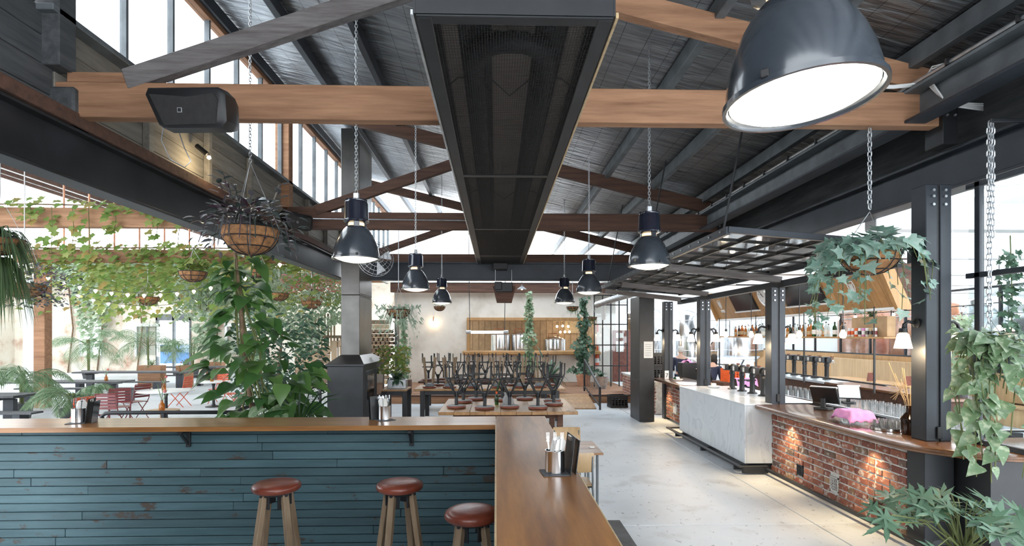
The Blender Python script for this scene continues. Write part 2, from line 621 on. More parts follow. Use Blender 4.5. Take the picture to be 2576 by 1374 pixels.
def thing(name, label, cat, loc=(0, 0, 0), rz=0, group=None):
    o = bpy.data.objects.new(name, None)
    o.empty_display_size = .1
    COL.objects.link(o)
    o.location = loc
    o.rotation_euler = (0, 0, rz)
    o.matrix_basis = Matrix.Translation(loc) @ Matrix.Rotation(rz, 4, 'Z')
    return tag(o, label, cat, group)


def struct(o):
    o['kind'] = 'structure'
    return o


def structroot(name):
    o = bpy.data.objects.new(name, None)
    COL.objects.link(o)
    o['kind'] = 'structure'
    return o


def stuff(o):
    o['kind'] = 'stuff'
    return o


KIDS = {}


def dup(root, loc, rz=0, label=None, group=None, scale=None, rot=None, swap=None):
    def cp(o, par):
        c = o.copy()
        COL.objects.link(c)
        c.parent = par
        for ch in [k for k in bpy.data.objects if k.parent == o] if o.name not in KIDS else KIDS[o.name]:
            cp(ch, c)
        return c
    if root.name not in KIDS:
        def reg(o):
            KIDS[o.name] = list(o.children)
            for k in o.children:
                reg(k)
        reg(root)
    r = cp(root, None)
    r.location = loc
    r.rotation_euler = rot if rot else (0, 0, rz)
    if scale:
        r.scale = (scale,) * 3 if not isinstance(scale, tuple) else scale
    if label:
        r['label'] = label
    if group:
        r['group'] = group
    return r


def move(r, loc, rz=0, label=None, group=None, scale=None):
    KIDS.setdefault(r.name, list(r.children))
    for k in r.children:
        KIDS.setdefault(k.name, list(k.children))
    r.location = loc
    r.rotation_euler = (0, 0, rz)
    if label:
        r['label'] = label
    if group:
        r['group'] = group
    if scale:
        r.scale = (scale,) * 3
    return r


def child(name, me, m4, parent):
    """instance of shared mesh as a part"""
    o = bpy.data.objects.new(name, me)
    COL.objects.link(o)
    o.parent = parent
    o.matrix_basis = m4
    return o


def withmat(me, m):
    me.materials.append(M[m] if isinstance(m, str) else m)
    return me


def R_(a, ax='Z'):
    return Matrix.Rotation(a, 4, ax)


def T_(*p):
    return Matrix.Translation(p)


def catenary(a, b, sag, n=12):
    a, b = Vector(a), Vector(b)
    return [a.lerp(b, i / n) - Vector((0, 0, sag * 4 * (i / n) * (1 - i / n))) for i in range(n + 1)]


# ================================================================ the hall shell
def roofz(x):
    return 6.05 - .24 * x


floor = structroot('floor')
MB().box(-30, 17, -5, 34, -.3, -.012).build('floor_base', 'bluedark', floor)
slab_x = [-30, -20, -12, -4.2, 3.55, 4.9, 17]
slab_y = [-5, 6.1, 12.2, 18.3, 26, 34]
for i in range(6):
    for j in range(5):
        MB().box(slab_x[i] + .006, slab_x[i + 1] - .006, slab_y[j] + .006, slab_y[j + 1] - .006, -.1, 0, .004).build('concrete_slab', 'concrete', floor)

ceiling = structroot('ceiling')
MB().prism([(-4.45, roofz(-4.45)), (5.0, roofz(5.0)), (5.0, roofz(5.0) + .06), (-4.45, roofz(-4.45) + .06)], 'y', -2.5, 17.4).build('roof_lining', 'foil', ceiling)
for k, x in enumerate((-4.2, -3.07, -1.97, -.9, .2, 1.25, 2.26, 3.22, 4.26)):
    z = roofz(x) - .004
    MB().box(x - .05, x + .05, -2.4, 22.3, z - .2, z - .012, .006).build('purlin', 'greysteel' if x > 0 else 'steelblue', ceiling)  # left purlins coloured darker: their backlit shade is put into the colour

# wall between left girder and clerestory sill, boards beyond the first truss
wl = structroot('wall_left')
for j in range(4):
    z0 = 4.14 + j * .265
    for (y0, y1) in ((-2.4, 5.5), (5.52, 11.2), (11.22, 16.95), (16.97, 22.3)):
        MB().box(-4.36, -4.28, y0, y1, z0 + .004, z0 + .261, .005).build('board', 'boards' if y1 < 6 else 'paleboards', wl)
for j in range(7):
    z0 = 5.2 + j * .265
    MB().box(-4.36, -4.28, -2.4, 5.3, z0 + .004, z0 + .261, .005).build('board', 'boards', wl)
for y in (6.9, 8.3, 9.7, 12.6, 14.0, 15.4):
    MB().box(-4.275, -4.19, y - .045, y + .045, 4.16, 5.14, .005).build('stud', 'paleboards', wl)
MB().box(-4.42, -4.12, 5.3, 22.3, 5.14, 5.2, .006).build('sill', 'greysteel', wl)
MB().box(-4.25, -4.05, -2.4, 16.9, 4.13, 4.26, .006).build('wall_plate', 'beamdark', wl)

# clerestory glazing: three bays between timber posts
for b, (y0, y1) in enumerate(((5.62, 11.18), (11.42, 16.9), (17.1, 22.2))):
    wn = structroot('window_%d' % (b + 1))
    n = 6
    p = (y1 - y0) / n
    for i in range(n):
        MB().box(-4.305, -4.297, y0 + i * p + .02, y0 + (i + 1) * p - .02, 5.2, 6.78).build('pane', 'pane', wn)
    for i in range(n + 1):
        MB().box(-4.33, -4.25, y0 + i * p - .022, y0 + i * p + .022, 5.2, 6.8, .004).build('glazing_bar', 'greysteel', wn)
    MB().box(-4.36, -4.22, y0, y1, 6.78, 6.9, .006).build('head_rail', 'beamY', wn)


def ibeam(o, x, y0, y1, z0, z1, wd, t=.03):
    MB().box(x - .02, x + .02, y0, y1, z0 + t, z1 - t).build('web', o[1], o[0])
    MB().box(x - wd / 2, x + wd / 2, y0, y1, z0, z0 + t, .004).build('flange', o[1], o[0])
    MB().box(x - wd / 2, x + wd / 2, y0, y1, z1 - t, z1, .004).build('flange', o[1], o[0])


wf = structroot('wall_front_added')  # unseen wall added behind the camera, shaped to shade the stool nook
MB().box(-4.5, .5, -2.75, -2.6, 0, 3.2).build('panel', 'boards', wf)
for x in (-4.4, -2.7, -1.0, .9, 2.8, 4.7):
    MB().box(x - .06, x + .06, -2.75, -2.6, 3.2 if x < .4 else 0, 4.7).build('mullion', 'steel', wf)
MB().box(-4.5, 5.0, -2.75, -2.6, 4.7, 5.0).build('header', 'boards', wf)
wn = structroot('wall_left_added')  # out-of-view wall added to darken the blue counter wall
for j in range(14):
    MB().box(-4.4, -4.3, -2.59, 4.5, .002 + j * .257, .002 + j * .257 + .254, .005).build('board', 'boards', wn)


g = thing('steel_girder', 'long black steel girder over the garden side of the hall', 'girder', (-4.2, -2.4, 3.6))
ibeam((g, 'steel'), -4.2, -2.4, 15.2, 3.6, 4.12, .24)
g = thing('steel_girder', 'long blue-black steel girder above the bar side of the hall', 'girder', (4.78, -2.4, 3.6))
ibeam((g, 'steelblue'), 4.78, -2.4, 22, 3.6, 4.02, .24)
# right eave gutter steel above girder
g = thing('eave_channel', 'blue-grey steel channel carrying cables above the bar-side girder', 'channel', (4.2, -2.4, 4.3))
MB().box(4.30, 4.36, -2.4, 22, 4.28, 4.55, .005).build('web', 'greysteel', g)
MB().box(4.14, 4.36, -2.4, 22, 4.55, 4.58, .004).build('flange', 'greysteel', g)
MB().box(4.14, 4.36, -2.4, 22, 4.25, 4.28, .004).build('flange', 'steelblue', g)
for i in range(3):
    MB().tube([(4.17 + .05 * i, -2.4, 4.615), (4.17 + .05 * i, 22, 4.615)], .02, 6).build('cable', 'galv', g)
for i in range(34):
    MB().box(4.13, 4.33, -2 + i * .7 - .012, -2 + i * .7 + .012, 4.585, 4.645).build('cable_tie', 'black', g)

g = thing('cross_girder', 'dark blue steel cross girder at the far end of the heater', 'girder', (0, 15.3, 3.6))
MB().box(-4.05, 4.65, 15.29, 15.33, 3.64, 4.06).build('web', 'steelblue', g)
MB().box(-4.05, 4.65, 15.2, 15.42, 3.6, 3.64, .004).build('flange', 'steelblue', g)
MB().box(-4.05, 4.65, 15.2, 15.42, 4.06, 4.1, .004).build('flange', 'steelblue', g)


# trusses
def truss(y, label, mats, right=True):
    t = thing('roof_truss', label, 'truss', (0, y, 4.23), group='timber roof trusses')
    MB().box(-4.3, 4.62, y - .07, y + .07, 4.23, 4.57, .008).build('tie_beam', mats[0], t)
    # principal along the roof and the strut from its left end
    MB().bar((-4.15, y + .03, 6.77), (4.6, y + .03, 4.67), .13, .24, .008, ext=.05).build('principal', mats[1], t)
    MB().bar((-3.62, y - .02, 4.60), (-.35, y - .02, 5.74), .12, .2, .008).build('strut', mats[2], t)
    MB().box(-4.18, -3.6, y - .06, y + .05, 4.572, 4.67, .006).build('packer', mats[0], t)
    MB().box(4.5, 4.66, y - .12, y + .12, 4.03, 4.56, .006).build('steel_shoe', 'steel', t)
    MB().box(-4.34, -4.06, y - .13, y + .12, 4.13, 4.5, .02).build('corbel_block', 'boards', t)
    for zz in (4.32, 4.46):
        for xx in (4.54, 4.62):
            MB().tube([(xx, y - .118, zz), (xx, y - .135, zz)], .012, 8).build('bolt', 'galv', t)
    return t


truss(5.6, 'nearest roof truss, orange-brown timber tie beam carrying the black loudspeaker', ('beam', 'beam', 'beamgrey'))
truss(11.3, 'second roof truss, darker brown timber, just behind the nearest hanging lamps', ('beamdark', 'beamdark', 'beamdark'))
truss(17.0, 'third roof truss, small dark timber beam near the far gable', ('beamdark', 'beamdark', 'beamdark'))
for y in (5.47, 11.3, 17.0):
    t = tag(MB().box(-4.40, -4.12, y - .1, y + .12, 4.66, 6.85, .01).build('window_post', 'boards' if y < 6 else 'beam'),
            {5.47: 'dark grey post standing at the near end of the clerestory', 11.3: 'brown timber post between clerestory bays at second truss', 17.0: 'brown timber post between clerestory bays at third truss'}[y], 'post', 'clerestory posts')

# ---------------------------------------------------------------- far end of the hall
wb = structroot('wall_back')
MB().box(-4.0, -1.07, 22, 22.25, .25, 3.8).build('plaster', 'plaster', wb)
MB().box(3.9, 4.75, 22, 22.25, .25, 3.8).build('plaster', 'plaster', wb)
MB().box(-1.07, 3.9, 22, 22.25, 2.76, 3.8).build('plaster', 'plaster', wb)
MB().box(-1.07, 3.9, 22, 22.25, .25, 1.38).build('plaster', 'plaster', wb)
hd = thing('header_beam', 'dark timber header beam above the cream plaster wall', 'beam', (0, 21.9, 3.8))
MB().box(-4.1, 4.7, 21.7, 21.95, 3.78, 4.14, .01).build('timber', 'beamdark', hd)
MB().box(-4.1, 4.7, 21.66, 21.9, 4.145, 4.2, .01).build('capping', 'white', hd)
fr = thing('serving_hatch_frame', 'honey timber frame around the long kitchen serving hatch', 'hatch frame', (1.4, 21.95, 1.4))
MB().box(-1.15, 3.98, 21.88, 22.3, 2.68, 2.8, .01).build('head', 'honey', fr)
MB().box(-1.15, -1.03, 21.88, 22.3, 1.5, 2.68, .01).build('jamb', 'honey', fr)
MB().box(3.86, 3.98, 21.88, 22.3, 1.5, 2.68, .01).build('jamb', 'honey', fr)
MB().box(-1.3, 4.1, 21.6, 22.35, 1.34, 1.5, .03).build('serving_ledge', 'honey', fr)
for x in (-.9, .6, 2.0, 3.2):
    MB().box(x - .03, x + .03, 21.7, 21.98, 1.12, 1.34, .01).build('bracket', 'steel', fr)
kr = structroot('wall_kitchen')
MB().box(-2, 5, 25.4, 25.6, 0, 3.6).build('timber_lining', 'honey', kr)
MB().box(-2, 4.7, 22.3, 25.6, 3.6, 3.7).build('kitchen_ceiling', 'plaster', kr)
for i in range(24):
    MB().box(-1.9 + i * .28, -1.9 + i * .28 + .265, 25.36, 25.4, .3, 3.5, .004).build('panel_board', 'cardboard', kr)

deck = structroot('floor_deck')
for i in range(30):
    y0 = 17.2 + i * .19
    MB().box(-4.0, 4.6, y0 + .003, y0 + .187, .2, .25, .004).build('deck_board', 'beam' if i % 3 else 'beamdark', deck)
MB().box(-4.0, 4.6, 17.19, 17.24, 0, .2, .004).build('fascia', 'beam', deck)
rp = thing('timber_ramp', 'small brown timber ramp rising to the raised deck', 'ramp', (2.8, 15.9, 0))
for i in range(9):
    y0 = 15.75 + i * .16
    MB().prism([(y0, .005 + (y0 - 15.75) * .17), (y0 + .155, .005 + (y0 + .155 - 15.75) * .17), (y0 + .155, .035 + (y0 + .155 - 15.75) * .17), (y0, .035 + (y0 - 15.75) * .17)], 'x', 1.65, 2.85).build('ramp_board', 'pine', rp)
rl = thing('ramp_railing', 'low black steel railing with wire beside the timber ramp', 'railing', (2.95, 16, 0))
A = [(2.93, 15.6, 0), (2.93, 15.6, .5), (2.93, 17.0, 1.15), (2.93, 17.0, .25)]
MB().tube([(2.93, 15.62, .0), (2.93, 15.62, .62)], .03, 8).build('post', 'steel', rl)
MB().tube([(2.93, 18.4, .25), (2.93, 18.4, 1.3)], .03, 8).build('post', 'steel', rl)
MB().bar((2.93, 15.62, .62), (2.93, 18.4, 1.3), .05, .05, .008).build('top_rail', 'steel', rl)
MB().bar((2.93, 15.62, .1), (2.93, 18.4, .4), .04, .04, .006).build('bottom_rail', 'steel', rl)
for i in range(1, 14):
    y = 15.62 + i * .2
    MB().tube([(2.93, y, .1 + i * .0215), (2.93, y, .62 + i * .0486)], .006, 5).build('rod', 'steel', rl)

# ---------------------------------------------------------------- garden side shell
wg = structroot('wall_garden')
# far wall with window openings and the tall doorway (pieces around the holes)
holes = [(-23.4, -21.6, 0.95, 3.0), (-22.0, -20.8, 3.6, 5.4), (-17.2, -16.1, .95, 3.0), (-13.4, -12.5, .95, 3.0), (-19.2, -16.6, 0, 3.3)]
doorx = (-19.3, -17.3)
MB().box(-30, -23.4, 32, 32.3, 0, 6.3).build('plaster', 'oldwall', wg)
MB().box(-23.4, -22.2, 32, 32.3, 3.0, 6.3).build('plaster', 'oldwall', wg)
MB().box(-23.4, -22.2, 32, 32.3, 0, .95).build('plaster', 'oldwall', wg)
MB().box(-22.2, -19.15, 32, 32.3, 0, 6.3).build('plaster', 'oldwall', wg)
MB().box(-19.15, -17.3, 32, 32.3, 3.3, 6.3).build('plaster', 'oldwall', wg)
MB().box(-17.3, -5, 32, 32.3, 0, 6.3).build('plaster', 'oldwall', wg)
MB().box(-27.3, -27, 0, 32, 0, 5.2).build('side_wall_added', 'oldwall', wg)  # wall added to cut the daylight reaching the garden
d1 = structroot('door_1')
for x in (-19.15, -18.23, -17.3):
    MB().box(x - .05, x + .05, 31.95, 32.15, 0, 3.3, .006).build('stile', 'greysteel', d1)
MB().box(-19.2, -17.25, 31.95, 32.15, 2.95, 3.3, .006).build('head', 'greysteel', d1)
for x in (-19.1, -18.18):
    MB().box(x, x + .83, 32.03, 32.04, 0.05, 2.95).build('glass', 'pane', d1)
w5 = structroot('window_5')
for x in (-23.4, -22.8, -22.2):
    MB().box(x - .04, x + .04, 31.96, 32.1, .95, 3.0, .005).build('stile', 'whitep', w5)
for z in (.95, 1.6, 2.3, 3.0):
    MB().box(-23.4, -22.2, 31.96, 32.1, z - .03, z + .03, .005).build('rail', 'whitep', w5)
for x in (-23.36, -22.76):
    MB().box(x, x + .52, 32.03, 32.04, .98, 2.97).build('pane', 'pane', w5)
# blind windows in the wall, each with a stone surround
for k, (x, z) in enumerate(((-21.3, 3.9), (-20.2, 1.0), (-15.2, 1.0), (-13.6, 3.8))):
    wk = structroot('window_%d' % (6 + k))
    MB().box(x, x + 1.1, 31.93, 32.0, z, z + 1.6).build('pane', 'smoke', wk)
    MB().box(x - .12, x, 31.86, 32.0, z - .1, z + 1.75, .01).build('jamb', 'white', wk)
    MB().box(x + 1.1, x + 1.22, 31.86, 32.0, z - .1, z + 1.75, .01).build('jamb', 'white', wk)
    MB().box(x - .12, x + 1.22, 31.84, 32.0, z + 1.6, z + 1.78, .01).build('lintel', 'white', wk)
    MB().box(x + .52, x + .58, 31.9, 31.93, z, z + 1.6).build('mullion', 'greysteel', wk)
# bright street outside the doorway
tag(MB().box(-26, -12, 40, 40.3, 0, 6).build('street_wall', 'white'), 'pale building across the street outside the doorway', 'building')
car = thing('parked_car', 'blue car parked outside beyond the tall glass doorway', 'car', (-20.0, 36.0, 0))
pr_ = [(-22.3, .35), (-18.3, .35), (-18.2, .8), (-18.6, 1.0), (-19.3, 1.05), (-20.0, 1.5), (-21.4, 1.52), (-22.1, 1.1), (-22.4, .8)]
MB().prism(pr_, 'y', 35.2, 36.8).build('body', mat('blue_car_paint', (.05, .16, .42), .25, 0, .05, 3, 0, .6), car)
for x in (-21.5, -19.1):
    MB().tube([(x, 35.15, .33), (x, 35.4, .33)], .33, 16).build('wheel', 'black', car)
MB().prism([(-21.4, 1.08), (-19.5, 1.08), (-20.1, 1.44), (-21.3, 1.46)], 'y', 35.18, 35.2).build('side_glass', 'screen', car)

# corrugated roof over the garden bay, posts and beams
cg = structroot('ceiling_garden')
mtr, ntt, pb = nmat('corrugated_sheet')
co_ = coords(ntt)
nn = N(ntt, 'ShaderNodeTexNoise')
nn.inputs['Scale'].default_value = 1.2
ntt.links.new(co_, nn.inputs[0])
cc = ramp(ntt, nn.outputs[0], [(.3, (.72, .74, .75)), (.7, (.82, .83, .84))])
ntt.links.new(cc, pb.inputs['Base Color'])
pb.inputs['Roughness'].default_value = .5
tl_ = N(ntt, 'ShaderNodeBsdfTranslucent')
tl_.inputs[0].default_value = (.9, .93, .95, 1)
mx_ = N(ntt, 'ShaderNodeMixShader')
mx_.inputs[0].default_value = .08
ntt.links.new(pb.outputs[0], mx_.inputs[1])
ntt.links.new(tl_.outputs[0], mx_.inputs[2])
ntt.links.new(mx_.outputs[0], ntt.nodes['Material Output'].inputs[0])
M['corr'] = mtr
ms2 = mtr.copy()
ms2.name = 'translucent_skylight'
for n_ in ms2.node_tree.nodes:
    if n_.type == 'MIX_SHADER':
        n_.inputs[0].default_value = .85
M['skyl'] = ms2
MB().prism([(-4.45, roofz(-4.45)), (5.0, roofz(5.0)), (5.0, roofz(5.0) + .03), (-4.45, roofz(-4.45) + .03)], 'y', 17.45, 22.4).build('skylight_sheet', 'skyl', ceiling)
for k in range(13):
    y0 = -2.4 + k * 2.75
    mb = MB()
    ys = []
    n = 30
    for i in range(n + 1):
        ph = i % 6
        ys.append((y0 + 2.75 * i / n, (0, .0, .05, .05, .0, .0)[ph]))
    for (x, z) in ((-4.6, 5.02), (-25, 9.955)):
        mb.v += [(x, y, z + h) for (y, h) in ys]
    mb.f += [(i, i + 1, n + 2 + i, n + 1 + i) for i in range(n)]
    mb.build('roof_sheet', 'corr', cg)
for k, x in enumerate((-6.2, -8.2, -10.2, -12.4, -14.6, -16.8, -19, -21.2)):
    z = 5.02 + (-4.6 - x) * .2419
    MB().box(x - .04, x + .04, -2.4, 33, z - .16, z - .01, .005).build('purlin', 'beamdark', cg)
for k, (y, lab) in enumerate(((11.2, 'vine-covered brown timber beam crossing the garden, nearer one'), (16.6, 'vine-covered brown timber beam crossing the garden, farther one'), (22.5, 'far brown timber beam high above the garden tables'))):
    t = tag(MB().box(-14, -4.35, y - .09, y + .09, 4.22, 4.6, .01).build('garden_beam', 'beam'), lab, 'beam', 'garden beams')
for (x, y, lab) in ((-13.2, 16.6, 'brown timber garden post at the far left beside a pale column'), (-12.8, 11.2, 'orange-brown timber post at the left picture edge')):
    tag(MB().box(x - .16, x + .16, y - .14, y + .14, 0, 4.215, .01).build('garden_post', 'beam'), lab, 'post', 'garden posts')
for i, (x, z0, z1) in enumerate(((-11.2, 4.6, 6.4), (-9.9, 4.6, 6.1))):
    tag(MB().box(x - .1, x + .1, 11.15, 11.3, z0, z1, .01).build('roof_strut', 'beam'), ('taller' if i == 0 else 'shorter') + ' upright timber strut on the nearer vine-covered beam', 'strut')
for i in range(9):
    x = -12.6 + i * .72
    tag(MB().tube([(x, 16.6, 4.6), (x, 16.6, 5.02 + (-4.6 - x) * .2419)], .025, 6).build('roof_rod', 'copper'), 'thin rusty rod between the farther garden beam and roof', 'rod', 'rods above the farther garden beam')
tag(MB().lathe([(.32, 0), (.34, .1), (.28, .2), (.27, 3.6), (.34, 3.75), (.36, 4.0)], 20, (-15.4, 19.0, 0)).build('round_column', 'white', smooth='a'), 'pale round column beside the brown garden post', 'column')

# ---------------------------------------------------------------- brewery side shell
wr = structroot('wall_right')
MB().box(4.9, 16.5, 27, 27.3, 0, 6).build('far_panel', 'white', wr)
MB().box(12.4, 12.6, 8.5, 27, 0, 1.45).build('dado', 'honey', wr)
MB().box(4.86, 4.95, -2.4, 22.3, 4.03, 4.95).build('upper_panel', 'boards', wr)
cr = structroot('ceiling_brewery')
MB().prism([(4.95, 5.3), (14.5, 6.4), (14.5, 6.46), (4.95, 5.36)], 'y', 2, 27).build('ceiling_sheet', 'skyl', cr)
MB().box(16.5, 16.8, 2, 27, 0, 6.6).build('end_panel_added', 'white', wr)  # panel added to block the sky that overexposed this bay
for k in range(8):
    y = 4.6 + k * 2.7
    MB().box(5.0, 16, y - .12, y + .12, 3.5, 3.85, .01).build('white_beam', 'white', cr)
    MB().bar((5.1, y + .6, 5.0), (14.4, y + .6, 6.1), .1, .22, .01).build('rafter', 'white', cr)
for x in (7.6, 10.4):
    MB().box(x - .1, x + .1, 4.6, 26.8, 3.86, 4.1, .01).build('white_joist', 'white', cr)


# ================================================================ foreground counter
ct = thing('corner_counter', 'glossy amber timber L-shaped drinking counter in the foreground', 'counter', (0, 5.5, 0))
MB().prism([(-7.0, 5.20), (-.004, 5.29), (-.004, 5.845), (-7.0, 5.81)], 'z', 1.205, 1.25).build('back_board', 'counter', ct)
MB().prism([(0.0, 1.2), (.505, 1.2), (.505, 5.84), (0.0, 5.845)], 'z', 1.205, 1.2508).build('side_board', 'counterY', ct)
MB().box(-.008, .002, 1.2, 5.29, 1.203, 1.2525, .002).build('edge_strip', 'edge', ct)
MB().box(.503, .511, 1.2, 5.84, 1.203, 1.2525, .002).build('edge_strip', 'edge', ct)
MB().box(.1, .42, 1.2, 5.46, .0, 1.2).build('side_support', 'bluedark', ct)
for x in (-5.6, -2.95, -.82):
    m = MB()
    m.box(x - .02, x + .02, 5.27, 5.44, 1.175, 1.2, .003)
    m.box(x - .02, x + .02, 5.41, 5.44, 1.03, 1.175, .003)
    m.bar((x, 5.29, 1.18), (x, 5.43, 1.05), .02, .02)
    m.build('iron_bracket', 'steel', ct)
bw = structroot('wall_counter')
MB().box(-7, .0, 5.475, 5.56, 0, 1.2).build('backing', 'bluedark', bw)
random.seed(3)
for r in range(15):
    z0 = .0 + r * .0815
    x = -7.0 + random.uniform(0, .8) - .8
    while x < 0:
        L = random.uniform(1.6, 3.4)
        x1 = min(x + L, 0)
        if 0 - x1 < .5:
            x1 = 0
        x0_ = max(x, -7)
        if x1 > x0_ + .1:
            MB().box(x0_ + .0015, x1 - .0015, 5.452 + random.uniform(0, .006), 5.475, z0 + .0028, z0 + .0787, .004).build('plank', 'bluewood', bw)
        x = x1
tag(MB().box(.45, 1.345, 2.0, 6.0, 0.001, .1, .01).build('stone_step', 'slate'), 'dark slate step beside the counter on the pale floor', 'step')


def cushion(r, th, n=28, up=1):
    p = [(0.0, 0), (r * .9, 0), (r * .985, th * .2), (r, th * .42), (r * .97, th * .66), (r * .86, th * .86), (r * .6, th * .97), (0.0, th)]
    return p


# bar stools with splayed oak legs
def bar_stool():
    t = thing('bar_stool', '', 'stool', group='bar stools at the blue counter')
    MB().lathe([(r, .915 + z) for r, z in cushion(.18, .07)], 32).build('seat', 'leather', t, 'a')
    MB().box(-.1, .1, -.1, .1, .885, .914, .004).build('seat_plate', 'steel', t)
    for k in range(4):
        a = k * PI / 2 + PI / 4
        c, s_ = math.cos(a), math.sin(a)
        MB().bar((c * .105, s_ * .105, .90), (c * .245, s_ * .245, .004), .042, .05, .005, up=(-s_, c, 0)).build('leg', 'oak', t)
        MB().cbox((c * .092, s_ * .092, .845), (.006, .05, .05), .002, Matrix.Rotation(a, 3, 'Z')).build('corner_bracket', 'steel', t)
    ring = [(.205 * math.cos(i * PI / 14), .205 * math.sin(i * PI / 14), .36) for i in range(28)]
    MB().tube(ring, .011, 8, True).build('foot_ring', 'steel', t, True)
    return t


s0 = bar_stool()
move(s0, (-1.68, 4.31, 0), .15, 'red leather bar stool farthest left against the blue planks')
dup(s0, (-.74, 4.30, 0), .42, 'red leather bar stool in the middle of the three')
dup(s0, (-.155, 3.6, 0), .1, 'red leather bar stool tucked beside the counter return, nearest')


# cutlery tins
def cutlery_tin(label, loc, menu, rz):
    t = thing('cutlery_tin', label, 'cutlery holder', group='cutlery tins on the counter')
    MB().box(-.085, .085, -.085, .085, 0, .006, .002).build('base_plate', 'slate', t)
    MB().shell([(.058, .0065), (.06, .008), (.06, .14), (.061, .143), (.057, .143), (.057, .02), (.001, .018)], 28).build('tin', 'inox', t, 'a')
    random.seed(len(label))
    for k in range(6):
        a = k * 1.05 + .3
        p = Vector((.028 * math.cos(a), .028 * math.sin(a), .03))
        q = Vector((.05 * math.cos(a), .05 * math.sin(a), .19 + random.random() * .03))
        m = MB().bar(p, q, .008, .002)
        for j in (-1, 0, 1):
            m.bar(q + Vector((.006 * j, 0, 0)), q + Vector((.008 * j, 0, .035)), .003, .002)
        m.bar(q, q + Vector((0, 0, .006)), .02, .003)
        m.build('fork', 'inox', t)
    for k in range(4):
        a = k * 1.5
        MB().prism([(-.035, 0), (.035, 0), (.04, .085), (.01, .11), (-.035, .09)], 'y', -.003 + k * .012, .004 + k * .012).build('napkin', 'paper', t)
    for o in t.children:
        if o.name.startswith('napkin'):
            o.matrix_basis = T_(.015, -.01, .115) @ R_(.25, 'Y') @ R_(.5)
    if menu:
        MB().box(.03, .035, -.1, .1, 0, .24, .001).build('menu_board', 'black', t)
        MB().box(.07, .075, -.07, .1, 0.0065, .22, .001).build('menu_board', 'screen', t)
        for o in t.children:
            if o.name.startswith('menu_board'):
                o.matrix_basis = T_(.045, .01, 0) @ R_(.12, 'Y')
        MB().box(-.04, .04, -.01, .01, .22, .25, .003).build('clip', 'inox', t)
        for o in t.children:
            if o.name.startswith('clip'):
                o.matrix_basis = T_(.1, 0, -.02) @ R_(PI / 2)
    move(t, loc, rz)
    return t


cutlery_tin('steel cutlery tin with napkins and forks on the counter return, nearest', (.362, 3.42, 1.2508), True, .1)
cutlery_tin('steel cutlery tin with paper menus at the left end of counter', (-4.05, 5.52, 1.25), True, .3)
cutlery_tin('steel cutlery tin on the back counter in front of fireplace', (-1.12, 5.62, 1.25), True, 2.2)


# ================================================================ the bar
def brick_wall(root, X, y0, y1, z0, z1, course, seed, holes=(), pitch=.24):
    random.seed(seed)
    MB().box(X + .012, X + .3, y0, y1, z0, z1).build('mortar_bed', 'mortar', root)
    n = int((z1 - z0) / course)
    cache = {}
    for r in range(n):
        z = z0 + r * course
        y = y0 + (0 if r % 2 else -.12)
        while y < y1:
            L = pitch if random.random() > .12 else pitch / 2
            a, b = max(y + .008, y0), min(y + L - .008, y1)
            y += L
            if b - a < .04:
                continue
            zc, yc = z + course / 2, (a + b) / 2
            if any(abs(yc - h[0]) < (b - a) / 2 + h[2] - .02 and abs(zc - h[1]) < h[3] + course / 2 - .015 for h in holes):
                # shorten against an air brick
                ok = False
                for h in holes:
                    if abs(zc - h[1]) < h[3] + course / 2 - .015:
                        if a < h[0] - h[2] - .05 < b:
                            b = h[0] - h[2] - .008
                            ok = b - a > .04
                        elif a < h[0] + h[2] + .05 < b:
                            a = h[0] + h[2] + .008
                            ok = b - a > .04
                if not ok:
                    continue
                yc = (a + b) / 2
            key = round(b - a, 2)
            if key not in cache:
                hl = (b - a) / 2
                m = MB()
                random.seed(seed * 77 + int(key * 1000))
                m.cbox((0, 0, 0), (.022, hl, course / 2 - .0085), .006)
                me = m.mesh('brick')
                withmat(me, 'brick')
                cache[key] = me
            o = child('brick', cache[key], T_(X + .02 + random.uniform(-.003, .004), yc, zc + random.uniform(-.002, .002)) @ R_(random.uniform(-.02, .02), 'X'), root)
    return root


b1 = thing('brick_bar_front', 'red brick bar front with air vents under the walnut top, nearer section', 'bar front')
vents = [(7.58, .235, .075, .075), (6.8, .25, .085, .09), (6.0, .21, .08, .075)]
brick_wall(b1, 4.2, 5.58, 8.38, .04, .99, .0865, 5, vents)
for k, (y, z, hy, hz) in enumerate(vents):
    mm = ('greysteel', 'edge', 'leatherd')[k]
    vm = M['steelblue'] if k == 0 else M['mortar'] if k == 1 else M['beamdark']
    m = MB()
    m.box(4.195, 4.21, y - hy, y + hy, z - hz, z - hz + .014)
    m.box(4.195, 4.21, y - hy, y + hy, z + hz - .014, z + hz)
    m.box(4.195, 4.21, y - hy, y - hy + .014, z - hz, z + hz)
    m.box(4.195, 4.21, y + hy - .014, y + hy, z - hz, z + hz)
    for i in range(1, 5):
        m.box(4.199, 4.208, y - hy, y + hy, z - hz + 2 * hz * i / 5 - .006, z - hz + 2 * hz * i / 5 + .006)
        m.box(4.199, 4.208, y - hy + 2 * hy * i / 5 - .006, y - hy + 2 * hy * i / 5 + .006, z - hz, z + hz)
    v = m.build('air_vent', vm, b1, label=('dark green air vent', 'cream air vent', 'dark brown air vent')[k])
    MB().box(4.209, 4.2115, y - hy + .01, y + hy - .01, z - hz + .01, z + hz - .01).build('vent_void', 'black', v)
b2 = thing('brick_bar_front', 'red brick bar front beyond the marble section', 'bar front', group=None)
brick_wall(b2, 4.25, 11.64, 13.8, .06, .97, .0835, 11, [(13.1, .33, .09, .08), (12.35, .3, .07, .08)])
MB().box(4.235, 4.262, 13.0, 13.2, .25, .41, .004).build('vent', 'white', b2, label='white vent')
MB().box(4.235, 4.262, 12.28, 12.42, .22, .38, .004).build('vent', 'steelblue', b2, label='dark vent')
